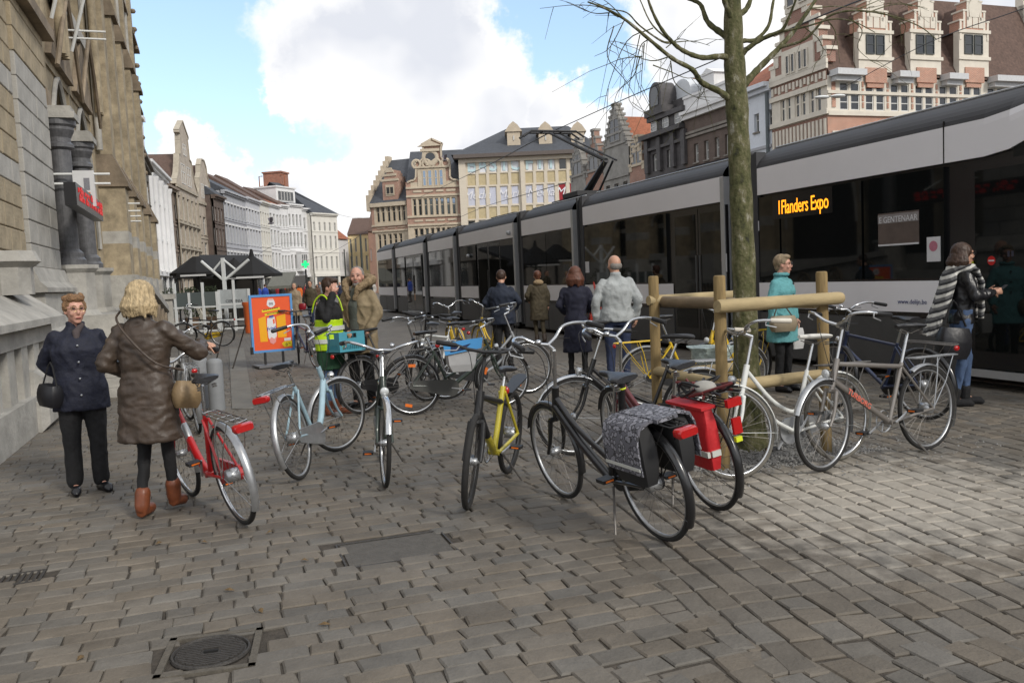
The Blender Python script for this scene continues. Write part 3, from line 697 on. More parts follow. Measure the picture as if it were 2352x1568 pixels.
# dormer
def stepped(parent, name, x0, x1, z0, steps, y0, y1, m):
    """steps: list of (half width fraction, top z)"""
    cx, hw = (x0+x1)/2, (x1-x0)/2; b = MB(); zz = z0
    for f, zt in steps: b.box(cx-hw*f, cx+hw*f, y0, y1, zz, zt); zz = zt
    return b.build(name, m, parent)
x0, x1 = hit(*C5(215,600))[0], hit(*C5(335,600))[0]; zq = lambda y: hit(*C5(275,y))[1]
stepped(t, 'dormer', x0, x1, zq(668), [(1,zq(490)),(.72,zq(450)),(.36,zq(420)),(.16,zq(400))], .05, 3.2, mRedB)
stepped(t, 'dormer_trim', x0, x1, zq(668), [(1.08,zq(658))], -.02, .05, mSt)
for yy, f in ((490,1.12),(450,.85),(420,.5),(403,.3)): MB().box((x0+x1)/2-(x1-x0)/2*f, (x0+x1)/2+(x1-x0)/2*f, -.05, .3, zq(yy)-.12, zq(yy)+.2).build('dormer_coping', mSt, t)
MB().box(x0+.5, x1-.5, -.02, .04, zq(615), zq(525)).build('dormer_surround', mSt, t)
window(t, hit(*C5(243,600))[0], hit(*C5(308,600))[0], zq(603), zq(540), mSt, MG, y=-.1, cols=2, trans=(), ft=.1)
# -- volute gable
p0, p1 = far_at(C5(412,0)[0], 500, YF-.6), far_at(C5(838,0)[0], 500, YF-.6)
t, W, hit = facade_root('gabled_building', 'red brick and cream stone building with a big volute gable and triangular pediment', p0, p1)
def X(x, y=600): return hit(*C5(x, y))[0]
def Z(y, x=620): return hit(*C5(x, y))[1]
H = Z(500)
ops = [(X(a,700), X(c,700), Z(768), Z(632)) for a, c in ((455,483),(497,528),(543,572),(584,617),(632,660),(672,705),(722,752),(765,797))]
top = [(X(a,470), X(c,470), Z(535), Z(408)) for a, c in ((532,562),(574,608),(626,652),(664,697))]
low = [(X(a,880), X(c,880), Z(1010), Z(868)) for a, c in ((465,495),(505,540),(552,582),(595,625),(640,672),(682,712),(725,758),(768,800))]
gr = [(W*a, W*(a+.14), .6, 4.6) for a in (.06,.24,.42,.60,.80)]
zones = [(0,W,Z(832),Z(782),1),(0,W,Z(600),Z(548),1),(0,X(440),Z(768),H,1),(X(805),W,Z(768),H,1)]
wall_grid(ops+low+gr, 0, W, 0, H, [mSt, mRedB], 'wall', t, zones=zones)
body(t, W, H, 16, mRedB)
for o in ops+low: window(t, *o, mSt, MG if (o[0] < X(530) and o in ops) or o in low and rnd.random() < .6 else MGL, cols=1, trans=(.62,), ft=.1)
for o in gr: window(t, *o, MWD, MG)
for a, c in ((458,525),(545,618),(640,700),(722,795)):
    for zz in ((832,782),(600,548)): 
        MB().box(X(a), X(c), -.1, -.003, Z(zz[0])+.3, Z(zz[1])-.3).build('stone_panel', mSt, t)
L0 = lambda x, y: hit(*C5(x, y))
poly = [L0(412,512),L0(420,500),L0(440,492),L0(462,488),L0(475,470),L0(478,385),L0(470,372),L0(472,345),L0(490,335),L0(510,338),L0(530,318),L0(535,250),L0(530,232),L0(520,205),L0(603,158),L0(690,196),L0(682,225),L0(680,245),L0(684,308),L0(702,325),L0(728,328),L0(745,345),L0(752,372),L0(752,462),L0(770,480),L0(800,484),L0(830,492),L0(838,505)]
poly = [(q[0], max(q[1], H)) for q in poly]; poly = [(poly[0][0], H)] + poly[1:-1] + [(poly[-1][0], H)]
MB().prism(poly, 0, .6).build('gable', mRedB, t)
cop = MB()
for a, c in zip(poly, poly[1:]):
    dx, dz = c[0]-a[0], c[1]-a[1]; L_ = math.hypot(dx, dz)
    if L_ < .05: continue
    nx, nz = -dz/L_*.17, dx/L_*.17
    cop.add([(a[0]-nx,-.22,a[1]-nz),(c[0]-nx,-.22,c[1]-nz),(c[0]+nx*.3,-.22,c[1]+nz*.3),(a[0]+nx*.3,-.22,a[1]+nz*.3),(a[0]-nx,.65,a[1]-nz),(c[0]-nx,.65,c[1]-nz),(c[0]+nx*.3,.65,c[1]+nz*.3),(a[0]+nx*.3,.65,a[1]+nz*.3)], [(0,1,2,3),(7,6,5,4),(3,2,6,7),(0,4,5,1),(0,3,7,4),(1,5,6,2)])
cop.build('coping', mSt, t)
MB().box(X(500), X(725), -.12, -.003, Z(545), Z(395)).build('window_surround', mSt, t)
for o in top: window(t, *o, mSt, MGL, y=-.2, cols=1, trans=(.5,), ft=.1)
MB().box(X(472), X(752), -.3, -.003, Z(392), Z(378)).build('string_course', mSt, t)
MB().box(X(532), X(684), -.35, -.003, Z(262), Z(240)).build('string_course', mSt, t)
MB().prism([(X(512),Z(222)),(X(698),Z(218)),(X(603),Z(170))], -.35, -.003).build('pediment', mSt, t)
MB().ring((X(608), -.12, Z(310)), .9, .28, 'y', 20, 6, sx=.5).build('oculus_frame', mSt, t, True)
MB().lathe([(.75,0),(.75,.06)], (0,0,0), 18).build('oculus', MG, t).matrix_basis = Matrix.Translation((X(608), -.1, Z(310))) @ Matrix.Rotation(math.pi/2, 4, 'X')
for sx in (495, 728, 575, 655):
    MB().ring((X(sx), -.15, Z(358)), .55, .17, 'y', 16, 6, sx=.6).build('scroll', mSt, t, True)
MB().prism([(X(570),Z(372)),(X(648),Z(372)),(X(625),Z(335)),(X(592),Z(335))], -.28, -.003).build('cartouche', mSt, t)
for y in (612, 545, 775, 842): MB().box(0, W, -.18, -.003, Z(y)-.12, Z(y)+.15).build('string_course', mSt, t)
zr = far_at(*C5(760, 255), YF+8).z
roof_gable('roof', t, 0, W+.2, H+.02, zr, 16, MSLATE, -.65, y0=.0)
# -- modern office block with shop windows
p0, p1 = far_at(C5(838,0)[0], 500, YF-1), far_at(C5(1960,0)[0], 500, YF-1)
t, W, hit = facade_root('office_block', 'cream office block with yellow panels, lettered windows and slate hipped roof', p0, p1)
mOff = mat('office_stone', (.68,.61,.50), .8, var=.06, dirt=.1); mPan = mat('yellow_panel', (.54,.45,.27), .6, var=.12, scale=3, bump=.1)
mPl = mat('poster_white', (.78,.80,.84), .35, var=.05); mPl2 = mat('poster_lilac', (.58,.60,.70), .3, var=.06)
H = Z(292, 1100)
cols_ = [(883,960),(972,1043),(1055,1128),(1142,1218),(1230,1305),(1342,1415),(1428,1502),(1517,1590),(1605,1680),(1692,1765),(1780,1850),(1862,1935)]
rows_ = [(430,322,'g'),(525,436,'p'),(690,538,'g'),(790,700,'p'),(940,800,'g'),(1040,950,'p')]
ops = []; kinds = []
for (a, c) in cols_:
    for (zb, zt, kd) in rows_:
        sl = -.035*((a+c)/2-1100)
        ops.append((hit(*C5(a, zb+sl))[0]+.15, hit(*C5(c, zb+sl))[0]-.05, Z(zb, 1100), Z(zt, 1100))); kinds.append((kd, a, zb))
wall_grid(ops, 0, W, 0, H, [mOff], 'wall', t, reveal=.3)
body(t, W, H, 20, mOff, y0=.32)
for o, (kd, a, zb) in zip(ops, kinds):
    if kd == 'p': MB().box(o[0]-.02, o[1]+.02, .12, .2, o[2]-.02, o[3]+.02).build('panel', mPan, t)
    elif zb == 430: window(t, *o, mOff, mPl if a < 1600 else MG, y=.12, cols=1, trans=(), ft=.1)
    elif zb == 690: window(t, *o, mOff, (mPl2 if a < 1600 else mat('poster_red', (.32,.02,.03), .4, var=.05)), y=.12, cols=1, trans=(), ft=.1)
    else: window(t, *o, mOff, MG, y=.12, cols=1, trans=(), ft=.1)
MB().box(0, W, -.35, -.003, H-.9, H-.35).build('frieze', mOff, t); MB().box(-.6, W+.3, -1.2, .3, H-.35, H+.15).build('eave', mat('dark_eave', (.12,.10,.09), .7), t)
MB().box(hit(*C5(1308,400))[0], hit(*C5(1340,400))[0], -.35, -.003, 0, H-.9).build('pier', mOff, t)
MB().box(0, hit(*C5(880,400))[0]-.1, -.35, -.003, 0, H-.9).build('pier', mOff, t)
zr = far_at(*C5(1500, 68), YF+9).z
roof_gable('roof', t, -.9, W+.5, H+.16, zr, 20, MSLATE, 1.0, hipl=hit(*C5(1200,70), 9)[0]+.9, hipr=4)
for cx in (1255, 1508, 1765):
    a, c = hit(*C5(cx-52,150), 2)[0], hit(*C5(cx+52,150), 2)[0]; zb, zt = hit(*C5(cx,218), 2)[1], hit(*C5(cx,105), 2)[1]
    d = MB(); d.box(a, c, 2, 6, zb, zt).prism([(a-.3,zt),(c+.3,zt),(c-.3,zt+.9),((a+c)/2,zt+1.4),(a+.3,zt+.9)], 1.8, 6); dm = d.build('dormer', mSt, t)
    window(t, a+.9, c-.9, zb+.7, zt-.5, MW, MGL, y=1.9, cols=2, trans=(), ft=.1)
# lettering (flat print behind the glass reads as raised letters on the pane)
mLet = mat('letter_cyan', (.60,.78,.82), .4, var=0); mLet2 = mat('letter_white', (.82,.82,.86), .4, var=0)
for ch, (a, c) in zip('BASIC', cols_[:5]): 
    me = text_mesh(ch, 2.5, .02, bold=.05); me.materials.append(mLet); sl = -.035*((a+c)/2-1100)
    put('letter', me, t, (hit(*C5((a+c)/2, 400))[0], .08, Z(412, 1100)), (math.pi/2, 0, 0))
for ch, (a, c) in zip('FIT', cols_[5:8]):
    me = text_mesh(ch, 2.5, .02, bold=.05); me.materials.append(mLet)
    put('letter', me, t, (hit(*C5((a+c)/2, 400))[0], .08, Z(412, 1100)), (math.pi/2, 0, 0))
for x_, w_ in ((1100, 'Media  Markt'), (1470, 'Media'), (1645, 'Ma')):
    me = text_mesh(w_, 1.6, .02, shear=.3); me.materials.append(mLet2)
    put('letter', me, t, (hit(*C5(x_, 620))[0], .08, Z(632, 1100)), (math.pi/2, 0, 0))
# ================================================================ RIGHT ROW BEHIND THE TRAM
VR = 37.4
def C6(x, y): return 1361 + x*.2894, y*.2894
def C7(x, y): return 1769.5 + x*.2778, y*.2778
def row_house(name, label, pxl, pxr, cat='building', group=None, v=VR):
    ul, ur = on_line(pxl, 400, v)[0], on_line(pxr, 400, v)[0]
    return facade_root(name, label, street(ul, v), street(ur, v), group, cat)
mW5 = mat('hall_stone', (.70,.65,.56), .85, var=.08, scale=2, dirt=.12)
mB5 = brick_mat('hall_brick', (.50,.21,.135), (.40,.16,.105), (.5,.42,.34), dirt=.12)
mB5_shade = brick_mat('hall_brick_shaded', (.30,.12,.085), (.25,.10,.07), (.36,.3,.25), dirt=.2)  # darkened hall brick: the shade on the short front is put into its colour
# --- the hall: short front along the street
uC = on_line(1903, 400, VR)[0]; CC = street(uC, VR)
t, W, hit = facade_root('trade_hall', 'grand red brick and white stone hall with stepped gables and three stepped dormers', street(on_line(1776, 400, VR)[0], VR), CC)
LONG = 42.0
Z = lambda x, y: hit(*C7(x, y))[1]; X = lambda x, y: hit(*C7(x, y))[0]
H = Z(480, 500)
r1 = [(X(a,960), X(c,960), Z(120,1030), Z(120,812)) for a, c in ((84,118),(133,168),(202,240),(253,292),(322,362),(378,422))]
r2 = [(X(a,550), X(c,550), Z(150,622), Z(150,462)) for a, c in ((142,174),(186,219),(246,280),(290,325))]
zL = [Z(35,660), Z(35,700), Z(35,830), Z(40,1045), Z(45,1150)]
low = [(o[0], o[1], 4.2, 8.0) for o in r1]
lowg = [(W*(.08+.3*i), W*(.28+.3*i), .3, 3.6) for i in range(3)]
zones = [(0,W,zL[3]-.2,zL[2]+.2,1),(0,W,zL[2]+.4,H,0)]
wall_grid(r1+low+lowg, 0, W, 0, H, [mB5_shade, mW5], 'wall', t, zones=zones, reveal=.2, rmi=1)
for o in r1+low: window(t, *o, mW5, MG, y=.08, cols=1, trans=(.62,), ft=.12)
for o in lowg: window(t, *o, MWD, MG, y=.25, cols=3)
for z in (zL[1], zL[2], zL[3], H): MB().box(-.05, W+.12, -.16, -.003, z-.16, z+.16).build('string_course', mW5, t)
for z0_, z1_ in ((zL[2]+.25, zL[1]-.3), (zL[3]-2.0, zL[3]-.4)):
    for i in range(15): MB().box(W*(i+.2)/15, W*(i+.75)/15, -.08, -.003, z0_ + (z1_-z0_)*(.25 if i % 2 else 0), z1_).build('stone_block', mW5, t)
# stepped gable (front)
hw = W/2; nst = 8; zt = H; steps = MB(); capm = MB(); rise = (Z(450, 420) - Z(450, 500))*1.22
for k in range(nst):
    w0 = hw * (1 - k/nst) ; steps.box(hw-w0, hw+w0, 0, .7, zt, zt+rise)
    for s_ in (-1, 1): capm.box(hw+s_*w0-.12 if s_ < 0 else hw+w0-hw/nst-.12, hw-w0+hw/nst+.12 if s_ < 0 else hw+w0+.12, -.1, .8, zt+rise, zt+rise+.22)
    zt += rise
steps.build('gable', mB5_shade, t); capm.build('step_coping', mW5, t)
zz = H
for k in range(nst):
    w0 = hw * (1 - k/nst)
    for s_ in (-1, 1):
        xa = hw - w0 if s_ < 0 else hw + w0 - .5
        MB().box(xa, xa+.5, -.05, -.003, H+k*rise, H+(k+1)*rise).build('quoin_block', mW5, t)
MB().box(r2[0][0]-.5, r2[-1][1]+.5, -.12, -.003, r2[0][2]-.4, r2[0][3]+.35).build('window_surround', mW5, t)
for o in r2: window(t, *o, mW5, MG, y=-.22, cols=1, trans=(), ft=.08)
MB().box(.5, W-.5, -.14, -.003, r2[0][3]+1.6, r2[0][3]+1.85).build('string_course', mW5, t)
r3 = [(W*.36+i*1.15, W*.36+i*1.15+.8, r2[0][3]+3.0, r2[0][3]+5.6) for i in range(3)]
MB().box(r3[0][0]-.3, r3[-1][1]+.3, -.1, -.003, r3[0][2]-.3, r3[0][3]+.3).build('window_surround', mW5, t)
for o in r3: window(t, *o, mW5, MG, y=-.2, cols=1, trans=(), ft=.08)
# long side: its own frame, parts of the same hall
d2 = facade_root('long_side_frame', None, CC, CC + ND * LONG); fr2, W2, hit2 = d2
mtx = fr2.matrix_basis.copy(); bpy.data.objects.remove(fr2)
side = MB(); loc = Matrix.Translation(t.location) @ Matrix.Rotation(t.rotation_euler.z, 4, 'Z')
REL = loc.inverted() @ (Matrix.Translation(Vector((CC.x, CC.y, 0))) @ Matrix.Rotation(math.atan2(ND.y, ND.x), 4, 'Z'))
def onside(o): o.matrix_basis = REL @ o.matrix_basis; return o
Z2 = lambda x, y: hit2(*C7(x, y))[1]; X2 = lambda x, y: hit2(*C7(x, y))[0]
H2 = Z2(530, 625)
ops = []
for a, b_, c, d_ in ((573,645,663,737),(786,853,874,942),(994,1060,1079,1145),(1197,1262,1280,1346),(1397,1460,1480,1546),(1597,1660,1678,1742),(1795,1856,1875,1938),(1990,2050,2070,2130),(2185,2244,2262,2322)):
    for q in ((a, b_), (c, d_)):
        ops.append((X2(q[0],800), X2(q[1],800), Z2(610,910), Z2(610,775), 'b')); ops.append((X2(q[0],800), X2(q[1],800), Z2(610,760), Z2(610,680), 't'))
zA = Z2(500, 935)
low = [(o[0], o[1], 4.0, 8.2, 'b') for o in ops[::2]]
zones = [(0, W2, 0, zA-2.6, 0), (0, W2, zA, H2, 1)]
onside(wall_grid(ops+low, 0, W2, 0, H2, [mB5, mW5], 'wall', t, zones=zones, reveal=.15, rmi=1))
for o in ops+low: onside(window(t, *o[:4], MW, MG, y=.04, cols=1, trans=(.5,) if o[4] == 'b' else (), ft=.07))
onside(MB().box(0, W2, -.15, -.003, zA-.15, zA+.12).build('string_course', mW5, t))
onside(MB().box(0, W2, -.10, -.003, Z2(610,770)-.06, Z2(610,765)+.1).build('string_course', mW5, t))
for i in range(26): onside(MB().box(W2*(i+.2)/26, W2*(i+.7)/26, -.08, -.003, zA-2.2+(.5 if i % 2 else 0), zA-1.1).build('stone_block', mW5, t))
for k in range(4):   # small brick insets between the window pairs and on the corner
    for x_, w_ in ((521,30),(763,14),(968,14),(1171,14),(1373,14),(1571,14)):
        xa, xb = X2(x_-w_/2,800), X2(x_+w_/2,800); za = Z2(610, 890-k*58)
        onside(MB().box(xa, xb, -.05, -.003, za, za+.34 if w_ < 20 else za+.6).build('brick_inset', mB5, t))
onside(MB().box(.6, W2, .4, W-.4, 0, H2-.02).build('inner_wall', mB5, t))
zr = H + 8*rise - .5
b = MB(); b.add([(.1,-.1,H2+.1),(LONG-.1,-.1,H2+.1),(LONG-.1,W/2,zr),(.1,W/2,zr),(.1,W+.1,H2+.1),(LONG-.1,W+.1,H2+.1)], [(0,1,2,3),(3,2,5,4),(0,3,4),(1,5,2),(0,4,5,1)]); onside(b.build('roof', MTILE_B, t))
# far stepped gable parapet
xe = X2(2120, 300); LEND = hit2(*C7(2040, 150), 3)[0]
b = MB()
for k in range(10): b.box(LEND-.3, LEND+.5, W/2*k/10-.3, W/2*(k+1)/10+.1, H2-1, H2+.6+(zr-H2)*(k+1)/10)
onside(b.build('far_gable', mW5, t))
# gutters and stepped dormers
DORM = [(718,992,778,928),(1145,1398,1190,1338),(1548,1792,1590,1738)]
edges = [0] + [v for d in DORM for v in (X2(d[0]+20,560), X2(d[1]-15,560))] + [LONG]
for a, c in zip(edges[::2], edges[1::2]):
    b = MB(); b.box(a+.15, c-.15, -.85, .0, H2-.1, H2+.28).box(a+.3, c-.3, -.5, -.0, H2-.4, H2-.1); onside(b.build('gutter', MZINC, t))
for (a, c, wa, wc) in DORM:
    x0, x1 = X2(a, 400), X2(c, 400); cx, hw_ = (x0+x1)/2, (x1-x0)/2; mid = (a+c)/2
    zz = [Z2(mid, y) for y in (690, 575, 490, 270, 188, 105, 25, -20)]
    b = MB(); b.box(x0, x1, -.12, .35, H2+.3, zz[3]); onside(b.build('dormer', mW5, t)); onside(MB().box(x0+.12, x1-.12, .351, 6.0, H2+.3, zz[3]-.05).build('dormer_side', MTILE_B, t))
    onside(MB().box(x0+hw_*.36, x1-hw_*.36, -.2, -.125, zz[0], zz[2]-.6).build('brick_panel', mB5, t))
    onside(MB().box(x0+hw_*.5, x1-hw_*.5, -.12, -.003, zz[0]-.3, zz[0]).build('brick_panel', mB5, t))
    st = MB(); zc = zz[3]
    for f, zt_ in ((.98, zz[4]), (.74, zz[5]), (.5, zz[6]), (.26, zz[7]+.8)): st.box(cx-hw_*f, cx+hw_*f, -.12, .7, zc, zt_); zc = zt_
    onside(st.build('dormer_gable', mB5, t))
    cb = MB(); 
    for f, zt_, fo in ((.98, zz[4], .74), (.74, zz[5], .5), (.5, zz[6], .26)):
        for s_ in (-1, 1):
            e0, e1 = sorted((cx+s_*hw_*(f+.04), cx+s_*hw_*(fo-.02))); cb.box(e0, e1, -.18, .8, zt_, zt_+.11)
            e0, e1 = sorted((cx+s_*hw_*f, cx+s_*hw_*(f-.13))); cb.box(e0, e1, -.16, -.123, zt_-1.2, zt_)
    onside(cb.build('dormer_coping', mW5, t))
    for y_ in (2, 3):
        onside(MB().box(x0-.1, x1+.1, -.22, -.124, zz[y_]-.1, zz[y_]+.12).build('string_course', mW5, t))
    for i in range(3): onside(MB().box(cx-hw_*.5+i*hw_*.4, cx-hw_*.5+i*hw_*.4+.45, -.16, -.123, zz[3]+.25, zz[3]+.95).build('stone_block', mW5, t))
    onside(MB().prism([(cx-.4,zz[4]+.3),(cx+.4,zz[4]+.3),(cx+.5,zz[4]+.9),(cx+.4,zz[4]+1.5),(cx-.4,zz[4]+1.5),(cx-.5,zz[4]+.9)], -.18, -.123).build('keyhole_stone', mW5, t))
    wm = (X2(wa,400), X2(wc,400)); 
    for h_ in (0, 1):
        xa = wm[0] + (wm[1]-wm[0])*(h_*.54); onside(window(t, xa, xa+(wm[1]-wm[0])*.46, Z2(mid,455), Z2(mid,296), MWD, MG, y=-.2, cols=1, trans=(.5,), ft=.06))
    rf = MB(); rf.add([(x0,.6,zz[3]),(x1,.6,zz[3]),(cx,.6,zz[6]),(x0,8,zz[3]),(x1,8,zz[3]),(cx,8,zz[6])], [(0,2,5,3),(1,4,5,2),(0,1,2),(3,5,4),(0,3,4,1)]); onside(rf.build('dormer_roof', MTILE_B, t))
# --
# --- white house beside the hall
t, W, hit = row_house('white_house', 'plain white rendered house between the tree trunk and the brick hall, with a dark drainpipe', 1692, 1775)
H = hit(*C6(1330, 690))[1]; mWr = mat('blue_white_plaster', (.68,.72,.78), .8, var=.05, dirt=.12)
ops = [(hit(*C6(x-18,960))[0], hit(*C6(x+22,960))[0], hit(*C6(1300,1050))[1], hit(*C6(1300,905))[1]) for x in (1210, 1300, 1405)]
ops += [(o[0], o[1], o[2]-4.0, o[3]-4.0) for o in ops] + [(o[0], o[1], 1, 3.6) for o in ops]
wall_grid(ops, 0, W, 0, H, [mWr], 'wall', t); body(t, W, H, 12, mWr)
for o in ops: window(t, *o, MW, MG, cols=2, trans=(.66,), sill=mGreyD)
b = MB(); b.box(0, W, -.3, .2, H-.5, H-.2).box(0, W, -.6, .2, H-.2, H+.1); b.build('cornice', mWr, t)
for z_ in (ops[0][2]-1.3, ops[0][3]+1.4): MB().box(0, W, -.1, -.003, z_, z_+.2).build('string_course', mGryP, t)
roof_gable('roof', t, 0, W, H+.11, H+4.2, 12, MTILE_O, .4)
MB().tube([(W-.3,-.15,.2),(W-.3,-.15,H-.6)], .12, 8).build('drainpipe', mat('dark_pipe', (.10,.12,.13), .6), t)
# --- brown brick house with the white parapet and dormer
t, W, hit = row_house('brick_house', 'brown brick house with white cornice, white gabled dormer and a brick chimney', 1575, 1692)
H = hit(*C6(900, 860))[1]
ops = [(hit(*C6(x-16,1200))[0], hit(*C6(x+20,1200))[0], hit(*C6(820,1290))[1], hit(*C6(820,1140))[1]) for x in (820, 902, 986, 1068)]
ops = ops + [(o[0], o[1], o[2]-4.2, o[3]-4.2) for o in ops] + [(o[0], o[1], .8, 3.6) for o in ops]
wall_grid(ops, 0, W, 0, H, [MBK_BRN], 'wall', t); body(t, W, H, 12, MBK_BRN)
for o in ops: window(t, *o, MW, MGC, cols=1, trans=(.5,), sill=mGreyD, ft=.1)
for z_ in (hit(*C6(800,1060))[1], hit(*C6(800,1090))[1]): MB().box(0, W, -.15, -.003, z_, z_+.2).build('string_course', mGreyD, t)
b = MB(); b.box(0, W, -.3, .3, H-.4, H).box(0, W, -.5, .35, H, H+.25).box(0, W, .0, .4, H+.25, H+1.3).box(0, W, -.1, .5, H+1.3, H+1.5); b.build('parapet', mWht, t)
a, c = hit(*C6(868,700), 2)[0], hit(*C6(965,700), 2)[0]
b = MB(); zd1, zd2 = hit(*C6(905,595), 2)[1], hit(*C6(905,545), 2)[1]; b.box(a, c, 2, 5, H, zd1).prism([(a-.2,zd1),(c+.2,zd1),((a+c)/2,zd2)], 1.9, 5).box(c, c+1.0, 2.3, 4, H, zd1-1); b.build('dormer', mWht, t)
a, c = hit(*C6(775,700), 4)[0], hit(*C6(858,700), 4)[0]; zc = hit(*C6(815,745), 4)[1]
b = MB(); b.box(a, c, 3.4, 4.6, H, zc).box(a-.15, c+.15, 3.3, 4.7, zc, zc+.3)
b.build('chimney', mat('yellowish_brick', (.32,.2,.12), .85, var=.2, dirt=.3), t)
for i in range(3): MB().lathe([(.3,zc+.3),(.24,zc+1.3)], (a+.5+i*(c-a-1)/2, 4, 0), 8).build('chimney_pot', MTILE_O, t)
# --- black baroque house
mBlk = mat('black_stone', (.075,.07,.072), .7, var=.3, scale=2, bump=.3, bscale=8)
t, W, hit = row_house('baroque_house', 'soot black baroque stone house with a tall arched dormer', 1482, 1575)
H = hit(*C6(600, 1050))[1]; X = lambda x, y=1100: hit(*C6(x, y))[0]; Z = lambda x, y: hit(*C6(x, y))[1]
ops = [(X(a), X(c), Z(600,1330), Z(600,1190)) for a, c in ((470,505),(585,620),(692,722))]
ops += [(o[0], o[1], o[2]-5, o[3]-5) for o in ops] + [(o[0], o[1], .8, 3.6) for o in ops]
wall_grid(ops, 0, W, 0, H, [mBlk], 'wall', t); body(t, W, H, 12, mBlk)
for o in ops: window(t, *o, MW, MGC, cols=2, trans=(.7,), ft=.1)
MB().box(-.1, W+.1, -.55, .3, H-.1, H+.3).build('cornice', mBlk, t); MB().box(0, W, -.25, -.003, Z(600,1150)-.1, Z(600,1150)+.15).build('string_course', mBlk, t)
for x_ in (440, 540, 650, 735): MB().box(X(x_)-.3, X(x_)+.3, -.3, -.003, Z(600,1340), H-.2).build('pilaster', mBlk, t)
xa, xb = X(470), X(725); zt = Z(600, 925)
b = MB(); b.box(xa, xb, 0, 5, H+.5, zt).box(xa-.3, xb+.3, -.3, 5.3, zt, zt+.4); b.build('attic_storey', mBlk, t)
for x_ in (495, 590, 690): window(t, X(x_)-.5, X(x_)+.5, H+1.2, zt-.8, MW, MGC, y=-.1, cols=1, trans=(.5,))
xd0, xd1 = X(470,750), X(565,750); zd = Z(515, 860); rr = (xd1-xd0)/2; cx = (xd0+xd1)/2; ztop = Z(515, 655)
arc = [(xd0,zt+.4),(xd1,zt+.4)] + [(cx+rr*math.cos(q*math.pi/10), ztop-rr+rr*1.0*math.sin(q*math.pi/10)) for q in range(0, 11)]
MB().prism(arc, -.3, 1.2).build('arched_dormer', mBlk, t)
arc2 = [(cx-rr*.62, zt+1.2),(cx+rr*.62, zt+1.2)] + [(cx+rr*.62*math.cos(q*math.pi/10), ztop-rr+rr*.62*math.sin(q*math.pi/10)) for q in range(0, 11)]
MB().prism(arc2, -.36, -.305).build('arched_window', MG, t)
b = MB(); b.box(xd0-.6, xd1+.6, -.5, .8, zt+.4, zt+1.0); b.build('dormer_base', mBlk, t)
arc = [(cx+rr*.2, zt+1.4),(cx+rr*3.2, zt+1.4)] + [(cx+rr*1.7+rr*1.5*math.cos(q*math.pi/10), ztop-rr*1.3+rr*1.2*math.sin(q*math.pi/10)) for q in range(0, 11)]
MB().prism(arc, 1.25, 5.5).build('round_roof', mat('pale_lead', (.6,.63,.66), .5, var=.08), t)
MB().box(cx+rr*.6, cx+rr*3.4, .8, 5.6, zt+.4, zt+1.4).build('dormer_wall', mBlk, t)
# --- cream brick gable and orange roof, stone stepped gable, far red gable
def step_house(name, label, pl, pr, ysh, ypk, wall, trim, n, roof, v=VR, bands=True, rows=((.3,.5),(.58,.76)), nw=3, setback=0):
    t, W, hit = row_house(name, label, pl, pr, v=v)
    H = hit((pl+pr)/2, ysh)[1]; zp = hit((pl+pr)/2, ypk)[1]
    ops = [(W*(i+.25)/nw, W*(i+.75)/nw, H*a, H*c) for i in range(nw) for a, c in rows] + [(W*(i+.2)/2, W*(i+.8)/2, .4, 3.4) for i in range(2)]
    wall_grid(ops, 0, W, 0, H, [wall], 'wall', t); body(t, W, H, 12, wall)
    for o in ops: window(t, *o, trim, MG, cols=2, trans=(.6,), ft=.1)
    b = MB(); cb = MB(); hw = W/2
    for k in range(n):
        w0 = hw*(1-k/n)*.96; z0_ = H+(zp-H)*k/n; z1_ = H+(zp-H)*(k+1)/n
        b.box(hw-w0, hw+w0, 0, .6, z0_, z1_)
        for s_ in (-1, 1):
            e0, e1 = sorted((hw+s_*(w0+.08), hw+s_*(w0-hw/n-.05))); cb.box(e0, e1, -.12, .7, z1_, z1_+.22)
            if bands: e0, e1 = sorted((hw+s_*w0, hw+s_*(w0-.5))); cb.box(e0, e1, -.06, -.003, z0_+(z1_-z0_)*.4, z1_)
    b.build('gable', wall, t); cb.build('step_coping', trim, t)
    for k in (1, 3): 
        if k < n: MB().box(hw*(k/n)+.1, W-hw*(k/n)-.1, -.12, -.003, H+(zp-H)*k/n-.1, H+(zp-H)*k/n+.12).build('string_course', trim, t)
    if n > 3: window(t, hw-1.1, hw+1.1, H+.8, H+3.0, trim, MG, y=-.08, cols=2, trans=(.6,), ft=.1)
    for a, c in rows: MB().box(0, W, -.12, -.003, H*c+.5, H*c+.72).build('string_course', trim, t)
    MB().add([(0,.6,H),(W,.6,H),(hw,.6,zp-1),(0,12,H),(W,12,H),(hw,12,zp-1)], [(0,2,5,3),(1,4,5,2),(0,1,2),(3,5,4),(0,3,4,1)]).build('roof', roof, t)
    return t, W, H, hit
mGst = mat('grey_ashlar', (.30,.29,.27), .85, var=.2, scale=1.2, bump=.3, bscale=6, dirt=.4)
step_house('cream_gable_house', 'narrow brick house with cream stone gable steps, left of the black baroque house', 1446, 1482, 400, 315, MBK_RED, mSt, 4, MTILE_O, nw=2)
t, W, H, hit = step_house('step_gable_house', 'grey stone house with a tall stepped gable behind the pantograph', 1386, 1446, 345, 240, mGst, mGst, 8, MTILE_O, nw=3)
roof_gable('side_roof', t, W*.5, W+14, H*.86, H*1.22, 10, MTILE_O, 0, y0=2)
step_house('red_gable_house', 'narrow red brick and stone gabled house right behind the pantograph arm', 1345, 1386, 410, 300, MBK_RED, mGst, 6, MTILE_B, nw=2)
step_house('grey_gable_house', 'dark grey pinnacled gable overlapping the right end of the office block', 1310, 1345, 420, 320, mGst, mGst, 6, MTILE_B, nw=2)
